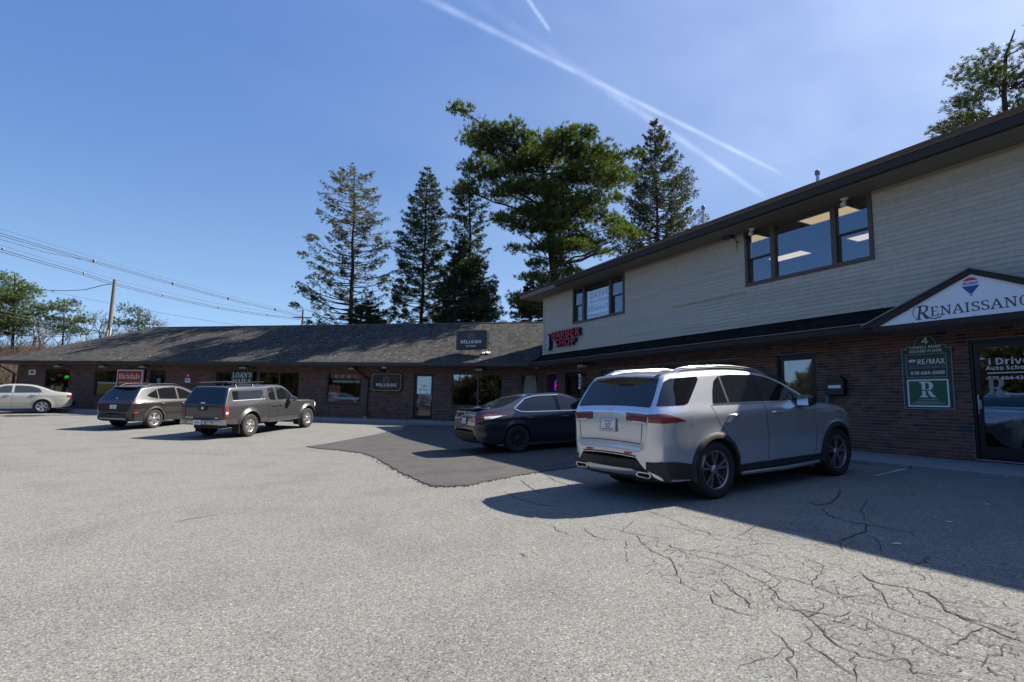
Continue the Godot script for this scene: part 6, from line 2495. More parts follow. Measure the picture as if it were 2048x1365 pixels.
	# the shapely spruce above the office roof
	spruce("shapely_spruce_tree", "even conical spruce with upturned branch tips above the office roof", "conifers behind the shops", [1318, 560], [1309, 235], 46.0,
		[[0.0, 90, 100], [0.52, 78, 110], [0.56, 76, 98], [0.63, 66, 82], [0.70, 60, 80], [0.76, 56, 74], [0.81, 48, 54], [0.86, 38, 42], [0.90, 28, 34], [0.94, 20, 20], [0.97, 13, 13], [1.0, 3, 3]],
		{"radius": 0.26, "levels": 34, "whorl": 7, "from": 0.48, "rise": -0.10, "sag": 0.09, "hang": 0.7, "density": 34.0, "bare": 0.25, "bare_to": 0.75, "tuft_size": 0.66, "tints": [Color(0.069, 0.077, 0.047), Color(0.088, 0.088, 0.053), Color(0.057, 0.068, 0.041)], "tuft": spruce_tuft, "mat": fol, "hook": 0.30, "up_top": 0.6, "bunch": 1.0}, 27)
	# pine behind the office, at the upper right corner
	var z6 := [[2000, 100, 40, 14], [1970, 125, 34, 14], [2040, 120, 34, 18], [1985, 160, 40, 18], [1950, 175, 26, 10], [2030, 170, 34, 16], [2075, 150, 40, 30], [1935, 205, 40, 12], [1975, 215, 34, 16], [1905, 225, 24, 9], [2030, 215, 30, 16], [1940, 240, 40, 14], [1990, 250, 40, 14], [1880, 262, 26, 8], [1915, 265, 34, 10], [2080, 210, 50, 30], [2060, 80, 30, 20], [2120, 120, 60, 40], [2110, 220, 50, 40]]
	clump_tree("office_pine_tree", "feathery pine rising behind the office roof ridge", "", [[2030, 420], [2018, 300], [2008, 190], [2012, 110], [2030, 60]], 0.2, z6, 29.0, 1.4, 26.0, fol, [Color(0.101, 0.117, 0.068), Color(0.121, 0.132, 0.081), Color(0.086, 0.101, 0.058)], 31, needle_tuft(20, 0.22, 0.012, -0.1, 9))
	# left background: pines across the street
	var zl := [[20, 560, 30, 14], [35, 580, 40, 18], [10, 600, 40, 20], [55, 600, 35, 16], [70, 580, 16, 10], [40, 625, 45, 20], [5, 640, 40, 20], [60, 650, 35, 16], [20, 665, 40, 18], [80, 620, 14, 9], [-25, 580, 40, 26], [-30, 640, 40, 30]]
	clump_tree("street_pine_tree", "green pine across the street left of the pole", "trees across the street", [[28, 720], [28, 640], [30, 560], [28, 545]], 0.2, zl, 66.0, 2.5, 13.0, fol, pine_tints, 41, pine_tuft)
	var zl2 := [[125, 603, 20, 8], [130, 620, 34, 12], [110, 640, 24, 10], [150, 640, 26, 12], [125, 655, 30, 10], [150, 665, 24, 10]]
	clump_tree("street_pine_tree", "small flat-topped pine across the street behind the bare trees", "trees across the street", [[128, 720], [128, 640], [128, 600]], 0.13, zl2, 68.0, 1.5, 12.0, fol, pine_tints, 42, pine_tuft)
	var zl3 := [[275, 625, 20, 12], [285, 645, 26, 14], [260, 650, 24, 14], [295, 665, 20, 12], [270, 670, 24, 10]]
	clump_tree("street_pine_tree", "grey-green pine across the street right of the pole", "trees across the street", [[276, 720], [276, 660], [276, 615]], 0.13, zl3, 70.0, 1.5, 8.0, fol, [Color(0.061, 0.077, 0.041), Color(0.077, 0.086, 0.051)], 43, pine_tuft)
	# bare deciduous trees
	var kinds := [bare_tree_meshes(10.0, 51), bare_tree_meshes(9.0, 52, 0.95), bare_tree_meshes(7.0, 53, 1.1)]
	var spots := [[70, 78.0, 0, 0.95, "g"], [105, 70.0, 1, 0.8, "r"], [165, 74.0, 0, 0.95, "g"], [195, 82.0, 1, 1.1, "g"], [212, 70.0, 0, 0.85, "g"], [240, 76.0, 1, 0.95, "g"], [262, 84.0, 0, 1.1, "g"], [292, 72.0, 2, 1.1, "g"], [315, 84.0, 1, 1.0, "g"], [20, 66.0, 2, 0.9, "r"], [45, 62.0, 2, 0.7, "r"], [90, 64.0, 2, 0.8, "g"], [130, 66.0, 2, 0.85, "r"], [180, 66.0, 2, 0.8, "r"], [225, 68.0, 2, 0.85, "r"], [260, 66.0, 2, 0.75, "r"], [150, 62.0, 2, 0.6, "r"], [8, 54.0, 2, 0.8, "g"], [60, 54.0, 0, 0.62, "r"], [85, 56.0, 1, 0.7, "g"], [115, 55.0, 2, 0.85, "r"], [160, 57.0, 1, 0.75, "g"], [200, 58.0, 2, 0.9, "r"], [250, 58.0, 1, 0.75, "g"], [290, 60.0, 0, 0.66, "g"], [1058, 60.0, 2, 0.85, "r"], [1078, 70.0, 1, 0.9, "r"], [1548, 40.0, 1, 1.55, "g"], [1575, 38.0, 2, 1.7, "g"], [55, 90.0, 0, 1.1, "g"], [300, 95.0, 0, 1.0, "g"]]
	var r := RandomNumberGenerator.new()
	r.seed = 61
	for s in spots:
		var p := px_depth(s[0], 760, s[1])
		p.y = far_y(p.x, p.z)
		var grey_one: bool = s[4] == "g"
		var lab := "bare grey tree on the slope across the street" if grey_one else "bare reddish-brown sapling on the slope across the street"
		var grp := "bare trees across the street"
		if s[0] > 1500:
			lab = "bare twiggy tree top peeping over the office roof"
			grp = "bare tops over the office roof"
		elif s[0] > 1000:
			lab = "small bare reddish tree between the white pine and the upper eave"
			grp = "bare trees by the upper eave"
		var t := thing("bare_tree", lab, "tree", Transform3D(Basis(Vector3.UP, r.randf() * TAU).scaled(Vector3.ONE * s[3]), p), grp)
		var k: Array = kinds[s[2]]
		part("trunk", k[0], M.bark_grey if grey_one else M.bark_red, t)
		part("crown", k[1], M.bark_grey if grey_one else M.bark_red, t).set_meta("kind", "stuff")
	# trees behind the camera, across the lot: the shop windows mirror them
	var mirror_tints := [Color(0.030, 0.036, 0.018), Color(0.042, 0.039, 0.021), Color(0.051, 0.036, 0.024)]
	var big := needle_tuft(14, 0.9, 0.10, 0.0, 15)
	for k in 48:
		var a := deg_to_rad(100.0 + k * 4.4 + r.randf_range(-1, 1))
		var rad := r.randf_range(30, 42)
		var p := Vector3(sin(a) * rad, -0.2, -cos(a) * rad)
		if k >= 32:
			p = Vector3(r.randf_range(-58, -50), -0.2, 22.0 - (k - 32) * 4.2 + r.randf_range(-1, 1))
		var hgt := r.randf_range(4.5, 10.0)
		var t := thing("roadside_tree", "leafy roadside tree across the lot, seen mirrored in the shop windows", "tree", Transform3D(Basis(), p), "roadside trees across the lot")
		var b := MB.new()
		b.tube([Vector3.ZERO, Vector3(0.1, hgt * 0.5, 0), Vector3(0, hgt * 0.95, 0)], [0.3, 0.2, 0.04], 7)
		part("trunk", b.mesh(), M.bark_dark, t)
		var xs := []
		var cs := []
		for j in 480:
			var d := Vector3(r.randfn(), r.randfn(), r.randfn()).normalized() * pow(r.randf(), 0.45)
			var q := Vector3(d.x * (hgt * 0.3 + 1.4), hgt * 0.52 + d.y * hgt * 0.5, d.z * (hgt * 0.3 + 1.4))
			xs.append(tuft_at(q, d + Vector3(0, 0.3, 0), r.randf_range(0.8, 1.5), r))
			var col: Color = mirror_tints[r.randi() % 3]
			var f := r.randf_range(0.7, 1.3)
			cs.append(Color(col.r * f, col.g * f, col.b * f))
		scatter("crown", big, fol, t, xs, cs)

func far_y(x: float, z: float) -> float:   # the slope across the street
	var d := Vector2(x + 24, z + 30).length()
	return 0.4 + clampf((d - 28.0) * 0.15, 0.0, 7.0) if x < -8 else 0.4

# ------------------------------------------------------------------ signs and lettering
func bar_line(b: MB, pts: Array, w: float, z: float, deep := 0.006):   # a flat stroke through points
	for k in pts.size() - 1:
		var a: Vector2 = pts[k]
		var c: Vector2 = pts[k + 1]
		var d := (c - a).normalized() * w / 2
		var s := Vector2(-d.y, d.x)
		b.prism([a - d - s, c + d - s, c + d + s, a - d + s], z + 0.0004 * k, z + deep + 0.0004 * k)

func house_logo(parent, at: Transform3D, size: float):   # a K drawn as a house
	var h := holder("logo", parent, at)
	var b := MB.new()
	var q := func(x, y): return Vector2(x - 0.5, y) * size
	bar_line(b, [q.call(0.0, 0.0), q.call(0.0, 0.92)], 0.045 * size, 0)
	bar_line(b, [q.call(0.36, 0.04), q.call(0.10, 0.42), q.call(0.62, 0.98), q.call(1.08, 0.52)], 0.05 * size, 0.002)
	bar_line(b, [q.call(0.94, 0.6), q.call(0.94, 0.03), q.call(0.52, 0.03)], 0.05 * size, 0.004)
	bar_line(b, [q.call(0.62, 0.42), q.call(0.62, 0.60)], 0.10 * size, 0.006)
	part("outline", b.mesh(), M.gold, h)
	return h

func balloon(parent, at: Transform3D, size: float, word := true):   # red, white and blue hot-air balloon
	var h := holder("balloon_logo", parent, at)
	var arc := func(y): return sqrt(maxf(0.0, 0.25 - y * y))
	var bands := [[0.5, 0.27, M.sign_red], [0.27, -0.08, M.white], [-0.08, -0.62, M.sign_blue]]
	for k in 3:
		var poly := []
		var n := 9
		for j in n + 1:
			var y: float = lerpf(bands[k][0], bands[k][1], float(j) / n)
			var x: float = arc.call(y) if y > -0.08 else lerpf(0.493, 0.06, (-0.08 - y) / 0.54)
			poly.append(Vector2(x, y) * size)
		var left := []
		for j in n + 1:
			var p: Vector2 = poly[n - j]
			if p.x > 0.001:
				left.append(Vector2(-p.x, p.y))
		var b := MB.new()
		b.prism(poly + left, 0, 0.005 + k * 0.0005)
		part("band", b.mesh(), bands[k][2], h)
	part("basket", box_mesh(-0.05 * size, -0.76 * size, 0, 0.05 * size, -0.66 * size, 0.005), M.sign_blue, h)
	if word:
		letters("RE/MAX", 0.2 * size, M.sign_blue, h, at_xyz(0, 0.09 * size, 0.007), false, true, 0.82 * size, 0.003)
	return h

func build_signs():
	M.sign_red = mat(0.55, 0.03, 0.04, 0.4)
	M.sign_blue = mat(0.02, 0.055, 0.32, 0.4)
	M.ink = mat(0.045, 0.055, 0.10, 0.5)
	M.sign_green = mat(0.010, 0.045, 0.026, 0.45)
	M.sign_green2 = mat(0.018, 0.105, 0.045, 0.45)
	M.sign_edge = mat(0.24, 0.28, 0.30, 0.4)
	M.cream = mat(0.72, 0.66, 0.46, 0.5)
	var b: MB
	# gable sign over the entrance
	var t := thing("gable_sign", "white triangular sign with balloon and dark serif lettering over the entrance", "sign", FA)
	b = MB.new()
	b.prism([Vector2(14.92, 3.235), Vector2(18.22, 3.235), Vector2(16.57, 3.985)], 0.95, 0.962)
	part("panel", b.mesh(), M.sign_white, t)
	balloon(t, at_xyz(16.55, 3.80, 0.963), 0.26)
	letters("R", 0.255, M.ink, t, Transform3D(Basis(Vector3(1, 0, 0), Vector3(0.16, 1, 0), Vector3.BACK), Vector3(15.78, 3.40, 0.965)), true, false)
	letters("ENAISSANCE", 0.165, M.ink, t, at_xyz(16.70, 3.40, 0.965), true, false, 1.58)
	b = MB.new()
	var sw := []
	for k in 17:
		var a := lerpf(-0.4, 4.6, k / 16.0)
		sw.append(Vector2(15.69 + cos(a) * 0.075, 3.42 + sin(a) * 0.10))
	bar_line(b, sw, 0.008, 0.964, 0.003)
	bar_line(b, [Vector2(15.84, 3.34), Vector2(15.90, 3.29), Vector2(15.98, 3.272), Vector2(16.05, 3.285), Vector2(16.07, 3.30)], 0.018, 0.964, 0.003)
	part("flourish", b.mesh(), M.ink, t)
	for q in [15.6, 16.57, 17.5]:
		part("screw", box_mesh(q - 0.012, 3.243, 0.962, q + 0.012, 3.258, 0.967), M.sign_edge, t)
	# green directory board
	t = thing("directory_sign", "tall green directory board with arched top on the brick beside the glass entrance", "sign", FA)
	var outline := func(e):
		var x0: float = 14.90 - e
		var x1: float = 15.79 + e
		var p := [Vector2(x0, 1.61 - e), Vector2(x1, 1.61 - e), Vector2(x1, 2.84 + e), Vector2(15.70 + e, 2.84 + e), Vector2(15.70 + e, 2.89 + e), Vector2(15.58 + e, 2.89 + e)]
		for k in 13:
			var a := PI * k / 12
			p.append(Vector2(15.345 + cos(a) * (0.20 + e), 2.90 + sin(a) * (0.185 + e)))
		p += [Vector2(15.11 - e, 2.89 + e), Vector2(14.99 - e, 2.89 + e), Vector2(14.99 - e, 2.84 + e), Vector2(x0, 2.84 + e)]
		return p
	b = MB.new()
	b.prism(outline.call(0.0), 0.012, 0.04)
	part("edge", b.mesh(), M.sign_edge, t)
	b = MB.new()
	b.prism(outline.call(-0.018), 0.04, 0.046)
	part("board", b.mesh(), M.sign_green, t)
	letters("4", 0.13, M.white, t, at_xyz(15.345, 2.985, 0.049), false, true, 0.12)
	letters("LOWELL ROAD", 0.055, M.white, t, at_xyz(15.345, 2.855, 0.049), false, true, 0.54)
	letters("SECOND FLOOR", 0.055, M.white, t, at_xyz(15.345, 2.775, 0.049), false, true, 0.58)
	b = MB.new()
	frame_bars(b, 14.985, 2.24, 15.705, 2.72, 0.014, 0.046, 0.054)
	part("panel_edge", b.mesh(), M.sign_edge, t)
	balloon(t, at_xyz(15.10, 2.575, 0.048), 0.13, false)
	letters("RE/MAX", 0.105, M.white, t, at_xyz(15.43, 2.56, 0.049), false, true, 0.48)
	letters("RENAISSANCE", 0.062, M.sign_edge, t, at_xyz(15.36, 2.45, 0.049), true, false, 0.62)
	letters("978-664-3000", 0.07, M.white, t, at_xyz(15.36, 2.335, 0.049), false, true, 0.60)
	part("panel", box_mesh(14.985, 1.655, 0.046, 15.715, 2.205, 0.052), M.sign_green2, t)
	b = MB.new()
	frame_bars(b, 14.985, 1.655, 15.715, 2.205, 0.028, 0.0525, 0.058)
	part("panel_edge", b.mesh(), M.sign_white, t)
	letters("R", 0.30, M.white, t, at_xyz(15.34, 1.99, 0.054), true, true, 0.27)
	part("letter_cut", box_mesh(15.18, 1.975, 0.053, 15.52, 1.995, 0.0605), M.sign_green2, t)
	for q in [[1.80, 0.17], [1.755, 0.22], [1.725, 0.29]]:
		part("small_print", box_mesh(15.345 - q[1], q[0] - 0.007, 0.052, 15.345 + q[1], q[0] + 0.007, 0.0535), mat(0.30, 0.36, 0.31, 0.5), t)
	# lettering on the glass entrance door
	t = thing("door_lettering", "white lettering stuck on the glass of the entrance door", "lettering", FA * at_xyz(0, 0, -0.068))
	letters("i", 0.12, M.white, t, at_xyz(16.33, 2.50, 0), false, true)
	letters("Drive", 0.12, M.white, t, at_xyz(16.66, 2.505, 0), false, true, 0.48)
	letters("Auto School", 0.075, M.white, t, at_xyz(16.60, 2.385, 0), false, true, 0.66)
	letters("978-664-4313", 0.065, M.white, t, at_xyz(16.60, 2.20, 0), false, true, 0.62)
	part("rule", box_mesh(16.28, 2.285, 0, 16.95, 2.305, 0.002), M.white, t)
	letters("R", 0.34, M.sign_edge, t, at_xyz(16.40, 2.02, 0), true, true, 0.30)
	part("rule", box_mesh(16.24, 1.85, 0, 16.60, 1.90, 0.002), M.sign_edge, t)
	# barber shop: channel letters and a striped pole on the siding
	var navy := mat(0.015, 0.02, 0.07, 0.5)
	t = thing("barber_shop_lettering", "red raised letters reading barber shop on the cream siding", "lettering", FA)
	for q in [["BARBER", 0.335, 2.05, 4.535, 2.2], ["SHOP", 0.30, 2.05, 4.165, 1.55]]:
		letters(q[0], q[1], navy, t, at_xyz(q[2], q[3], 0.09), false, true, q[4], 0.14)
		letters(q[0], q[1], M.red, t, at_xyz(q[2] - 0.004, q[3], 0.168), false, true, q[4] * 0.985, 0.012)
	t = thing("pole_emblem", "flat blue and white striped pole emblem beside the red letters", "sign", FA)
	var rounded := func(x0, x1, y0, y1, rr):
		var p := []
		for c in [[x1 - rr, y1 - rr, 0.0], [x0 + rr, y1 - rr, 90.0], [x0 + rr, y0 + rr, 180.0], [x1 - rr, y0 + rr, 270.0]]:
			for k in 5:
				var a := deg_to_rad(c[2] + k * 22.5)
				p.append(Vector2(c[0] + cos(a) * rr, c[1] + sin(a) * rr))
		return p
	b = MB.new()
	b.prism(rounded.call(0.50, 0.86, 3.93, 4.66, 0.14), 0.02, 0.20)
	part("case", b.mesh(), navy, t)
	b = MB.new()
	b.prism(rounded.call(0.53, 0.83, 3.96, 4.63, 0.125), 0.20, 0.212)
	part("face", b.mesh(), M.white, t)
	for k in 5:
		b = MB.new()
		var y := 4.02 + k * 0.125
		b.prism([Vector2(0.54, y - 0.04), Vector2(0.82, y + 0.06), Vector2(0.82, y + 0.115), Vector2(0.54, y + 0.015)], 0.212, 0.216)
		part("stripe", b.mesh(), navy, t)
	# barber pole by the door
	t = thing("barber_pole", "striped rotating barber pole in a glass cylinder by the barber's door", "barber pole", FA * at_xyz(3.36, 2.14, 0.24))
	b = MB.new()
	b.lathe([Vector2(0.0, 0.0), Vector2(0.05, 0.0), Vector2(0.085, 0.03), Vector2(0.085, 0.09), Vector2(0.07, 0.10)], 18, 1)
	part("foot", b.mesh(), M.chrome, t)
	b = MB.new()
	b.lathe([Vector2(0.07, 0.56), Vector2(0.085, 0.57), Vector2(0.085, 0.62), Vector2(0.05, 0.66), Vector2(0.0, 0.68)], 18, 1)
	part("cap", b.mesh(), M.chrome, t)
	b = MB.new()
	b.lathe([Vector2(0.066, 0.10), Vector2(0.066, 0.56)], 18, 1)
	part("drum", b.mesh(), M.white, t)
	for c in [[0.0, M.sign_blue], [PI, M.sign_red]]:
		var P := []
		for k in 25:
			var f := k / 24.0
			var row := []
			for j in 5:
				var a: float = c[0] + f * TAU * 1.4 + j * 0.25
				row.append(Vector3(sin(a) * 0.068, 0.10 + f * 0.46, cos(a) * 0.068))
			P.append(row)
		b = MB.new()
		b.grid(P, false, false)
		part("stripe", b.mesh(), c[1], t)
	part("bracket", box_mesh(-0.03, 0.02, -0.24, 0.03, 0.10, -0.05), M.dark_plastic, t)
	part("bracket", box_mesh(-0.03, 0.58, -0.24, 0.03, 0.66, -0.05), M.dark_plastic, t)
	# neon in the barber's window
	t = thing("neon_open_sign", "purple and red neon open sign hanging in the barber's window", "neon sign", FA * at_xyz(0.95, 2.38, -0.24))
	var purple := mat(0.3, 0.05, 0.4, 0.4)
	purple.emission_enabled = true
	purple.emission = Color(0.62, 0.10, 1.0)
	purple.emission_energy_multiplier = 0.6
	var neon_red := mat(0.4, 0.05, 0.05, 0.4)
	neon_red.emission_enabled = true
	neon_red.emission = Color(1.0, 0.10, 0.12)
	neon_red.emission_energy_multiplier = 0.6
	b = MB.new()
	var loop := []
	var rads := []
	for p in rounded.call(-0.28, 0.28, -0.20, 0.20, 0.06):
		loop.append(Vector3(p.x, p.y, 0))
		rads.append(0.012)
	loop.append(loop[0])
	rads.append(0.012)
	b.tube(loop, rads, 6)
	part("border_tube", b.mesh(), purple, t)
	letters("OPEN", 0.17, neon_red, t, at_xyz(0, 0, 0), false, false, 0.44, 0.015)
	part("backing", box_mesh(-0.31, -0.23, -0.04, 0.31, 0.23, -0.025), M.black, t)
	var gl := OmniLight3D.new()
	gl.name = "neon_glow"
	gl.light_color = Color(0.6, 0.15, 1.0)
	gl.light_energy = 0.015
	gl.light_size = 0.2
	gl.omni_range = 6.0
	gl.shadow_enabled = true
	gl.position = Vector3(0, 0, 0.06)
	t.add_child(gl, true)
	# upstairs banner
	t = thing("window_banner", "white printed banner with telephone number behind the corner office window", "banner", FA * at_xyz(4.08, 0, -0.12))
	part("sheet", box_mesh(-0.78, 4.99, -0.004, 0.78, 6.12, 0.0), M.sign_white, t)
	var pink := mat(0.42, 0.10, 0.16, 0.5)
	letters("DRIVE", 0.24, pink, t, at_xyz(0.0, 5.93, 0.003), false, true, 1.2)
	letters("Auto School", 0.14, M.sign_blue, t, at_xyz(0.0, 5.68, 0.003), false, true, 1.2)
	letters("978-664-4313", 0.20, M.sign_blue, t, at_xyz(0.02, 5.38, 0.003), false, true, 1.46)
	letters("idriveAutoSchool.com", 0.13, pink, t, at_xyz(0.0, 5.13, 0.003), false, true, 1.46)
	part("rule", box_mesh(-0.76, 5.53, 0, 0.76, 5.545, 0.003), M.ink, t)
	# box sign on the shop roof
	var ks := FB * Transform3D(Basis(Vector3.UP, deg_to_rad(-9.0)), Vector3(-3.43, 4.03, -0.02))
	t = thing("roof_box_sign", "black box sign with gold house logo standing on the shop roof", "sign", ks)
	part("case", box_mesh(-0.80, 0.0, -0.16, 0.80, 0.90, 0.14, 0.02), M.black, t)
	part("face", box_mesh(-0.775, 0.025, 0.14, 0.775, 0.875, 0.146), mat(0.016, 0.02, 0.03, 0.3), t)
	house_logo(t, at_xyz(0.02, 0.50, 0.147), 0.32)
	letters("KELLOGG", 0.15, M.white, t, at_xyz(0.0, 0.365, 0.148), false, true, 1.08)
	part("small_print", box_mesh(-0.32, 0.262, 0.146, 0.32, 0.274, 0.148), M.gold, t)
	letters("781-779-5578", 0.075, M.white, t, at_xyz(0.0, 0.155, 0.148), false, true, 0.52)
	for q in [[-0.55, -0.14], [0.66, -0.12], [0.66, -0.62], [-0.55, -0.55]]:
		b = MB.new()
		var top_z := 0.0 if q[1] > -0.3 else -0.16
		b.tube([Vector3(q[0], 0.02 if q[1] > -0.3 else 0.55, top_z), Vector3(q[0] + (0.14 if q[0] > 0 and q[1] < -0.3 else 0.0), -0.17 + (0.0 if q[1] > -0.3 else 0.22), q[1])], [0.018, 0.018], 6, true)
		part("leg", b.mesh(), M.dark_plastic, t)
	# wall sign
	t = thing("gold_edged_wall_sign", "black wall sign with notched gold border on the brick between downspout and door", "sign", FB * at_xyz(-7.72, 1.98, 0))
	var notch := func(e, n):
		var w: float = 0.815 - e
		var y0: float = e
		var y1: float = 0.90 - e
		return [Vector2(-w + n, y0), Vector2(w - n, y0), Vector2(w, y0 + n), Vector2(w, y1 - n), Vector2(w - n, y1), Vector2(-w + n, y1), Vector2(-w, y1 - n), Vector2(-w, y0 + n)]
	b = MB.new()
	b.prism(notch.call(0.0, 0.10), 0.012, 0.10)
	part("case", b.mesh(), M.black, t)
	b = MB.new()
	b.prism(notch.call(0.035, 0.10), 0.10, 0.104)
	part("gold_border", b.mesh(), M.gold, t)
	b = MB.new()
	b.prism(notch.call(0.06, 0.10), 0.104, 0.108)
	part("face", b.mesh(), M.black, t)
	house_logo(t, at_xyz(0.0, 0.44, 0.109), 0.30)
	letters("KELLOGG", 0.14, M.white, t, at_xyz(0.0, 0.315, 0.11), false, true, 1.06)
	part("small_print", box_mesh(-0.35, 0.205, 0.108, 0.35, 0.217, 0.11), M.gold, t)
	# lettering on the door next to it
	t = thing("door_lettering", "small white name and gold house logo on the glass of the narrow shop door", "lettering", FB * at_xyz(-5.81, 0, -0.068))
	house_logo(t, at_xyz(0.0, 2.17, 0), 0.19)
	letters("KELLOGG", 0.09, M.white, t, at_xyz(0.0, 2.09, 0.0), false, true, 0.56)
	# nail salon board
	t = thing("nail_salon_sign", "dark green board with white serif letters over the nail salon door", "sign", FB * at_xyz(-16.04, 2.51, 0.0))
	part("board", box_mesh(-0.67, -0.37, 0.04, 0.67, 0.37, 0.10, 0.008), mat(0.008, 0.035, 0.035, 0.5), t)
	letters("LOAN'S", 0.27, M.white, t, at_xyz(0.0, 0.17, 0.102), true, true, 1.18)
	letters("NAILS", 0.27, M.white, t, at_xyz(0.0, -0.19, 0.102), true, true, 1.14)
	# convenience store board
	t = thing("convenience_store_sign", "red board with white border and cream serif letters on the convenience store front", "sign", FB * at_xyz(-23.32, 2.43, 0.15))
	part("board", box_mesh(-0.89, -0.50, -0.05, 0.89, 0.47, 0.05, 0.008), M.sign_white, t)
	part("face", box_mesh(-0.83, -0.44, 0.05, 0.83, 0.41, 0.055), mat(0.40, 0.02, 0.025, 0.45), t)
	letters("Richdale", 0.27, M.cream, t, at_xyz(0.0, 0.09, 0.058), true, true, 1.46)
	letters("CONVENIENCE STORE", 0.085, M.cream, t, at_xyz(0.0, -0.25, 0.058), false, true, 1.40)
	for q in [-0.6, 0.6]:
		part("bracket", box_mesh(q - 0.02, -0.3, -0.14, q + 0.02, -0.25, -0.05), M.dark_plastic, t)
	# notices on the brick
	t = thing("notice_plate", "small white notice plate near the left corner of the shop row", "notice", FB * at_xyz(-30.8, 2.70, 0.012))
	part("plate", box_mesh(-0.27, -0.15, 0, 0.27, 0.15, 0.012, 0.003), M.sign_white, t)
	part("print", box_mesh(-0.14, -0.06, 0.012, 0.14, 0.09, 0.014), mat(0.16, 0.14, 0.2, 0.6), t)
	t = thing("notice_plate", "small red notice plate above a white one on the brick", "notice", FB * at_xyz(-19.57, 2.60, 0.012))
	part("plate", box_mesh(-0.17, -0.12, 0, 0.17, 0.12, 0.012, 0.003), mat(0.45, 0.03, 0.04, 0.5), t)
	part("print", box_mesh(-0.04, -0.02, 0.012, 0.06, 0.07, 0.014), M.white, t)
	t = thing("notice_plate", "small white notice plate below a red one on the brick", "notice", FB * at_xyz(-19.55, 2.36, 0.012))
	part("plate", box_mesh(-0.17, -0.11, 0, 0.17, 0.11, 0.012, 0.003), M.sign_white, t)
	part("print", box_mesh(-0.11, -0.03, 0.012, 0.11, 0.05, 0.014), mat(0.3, 0.28, 0.34, 0.6), t)
	# posters behind the shop windows
	var poster := func(label, x, y, w, h, colour: StandardMaterial3D, deep := -0.16):
		var p := thing("window_poster", label, "poster", FB * at_xyz(x, y, deep))
		part("sheet", box_mesh(-w / 2, -h / 2, -0.003, w / 2, h / 2, 0.0), colour, p)
		return p
	var pp = poster.call("yellow banner under a white stripe in the convenience store window", -24.9, 1.85, 2.2, 0.72, mat(0.36, 0.29, 0.05, 0.5))
	part("stripe", box_mesh(-1.1, 0.26, 0.0, 1.1, 0.36, 0.003), M.white, pp)
	pp = poster.call("pink-lettered banner at the top of the salon's end window", -10.08, 2.70, 1.75, 0.24, mat(0.24, 0.14, 0.15, 0.5))
	for k in 9:
		part("letter", box_mesh(-0.8 + k * 0.18, -0.08, 0, -0.68 + k * 0.18, 0.08, 0.003), mat(0.5, 0.42, 0.5, 0.5) if k % 2 else mat(0.5, 0.08, 0.1, 0.5), pp)
	pp = poster.call("green banner in the salon's end window", -10.05, 2.44, 1.55, 0.15, mat(0.10, 0.22, 0.17, 0.5))
	letters("PROFESSIONAL NAIL CARE", 0.09, M.white, pp, at_xyz(0, 0, 0.003), false, true, 1.45)
	pp = poster.call("red poster of a hand at the left of the salon's end window", -10.68, 1.85, 0.62, 0.78, mat(0.30, 0.06, 0.05, 0.5))
	b = MB.new()
	for k in 4:
		bar_line(b, [Vector2(-0.28 + k * 0.03, 0.2 - k * 0.12), Vector2(0.05, -0.1 - k * 0.05), Vector2(0.28, -0.2 - k * 0.03)], 0.035, 0.001, 0.003)
	part("fingers", b.mesh(), mat(0.5, 0.36, 0.28, 0.5), pp)
	poster.call("white scribbled strip low in the salon's end window", -9.95, 1.60, 1.3, 0.12, mat(0.45, 0.46, 0.44, 0.5))
	poster.call("pale blue sticker on the narrow door beside the convenience store board", -21.6, 2.25, 0.24, 0.42, mat(0.25, 0.45, 0.6, 0.5), -0.10)
	poster.call("cream poster low on the convenience store door", -28.75, 1.72, 0.5, 0.42, mat(0.55, 0.40, 0.16, 0.5), -0.10)
	poster.call("white poster beside the cream one on the convenience store door", -29.25, 1.80, 0.28, 0.30, mat(0.5, 0.5, 0.6, 0.5), -0.10)
	poster.call("red poster high on the convenience store door", -28.8, 2.55, 0.4, 0.16, mat(0.4, 0.05, 0.05, 0.5), -0.10)
	t = thing("green_neon_sign", "small green neon squiggle on the convenience store door", "neon sign", FB * at_xyz(-28.32, 2.46, -0.16))
	var gm := mat(0.05, 0.4, 0.1, 0.5)
	gm.emission_enabled = true
	gm.emission = Color(0.1, 1.0, 0.3)
	gm.emission_energy_multiplier = 0.45
	b = MB.new()
	b.tube([Vector3(-0.16, -0.07, 0), Vector3(-0.1, 0.07, 0), Vector3(-0.04, -0.06, 0), Vector3(0.02, 0.07, 0), Vector3(0.08, 0.06, 0), Vector3(0.09, -0.06, 0), Vector3(0.16, 0.05, 0)], [0.014, 0.014, 0.014, 0.014, 0.014, 0.014, 0.014], 6)
	part("tube", b.mesh(), gm, t)
	# curtain in the narrow window by the corner
	t = thing("window_curtain", "white gathered curtain in the narrow window by the inner corner", "curtain", FB * at_xyz(-0.62, 0, -0.24))
	var P := []
	for k in 19:
		var f := k / 18.0
		var y := lerpf(2.86, 1.42, f)
		var half := 0.22 + 0.17 * pow(f, 0.8)
		var row := []
		for j in 25:
			var g := j / 24.0
			row.append(Vector3(lerpf(-half, half, g), y, 0.035 * sin(g * 40.0) * (1.0 - 0.4 * f)))
		P.append(row)
	b = MB.new()
	b.grid(P, false, false)
	part("cloth", b.mesh(), mat(0.62, 0.60, 0.55, 0.9), t)
	part("rod", box_mesh(-0.42, 2.86, -0.02, 0.42, 2.88, 0.0), M.steel, t)

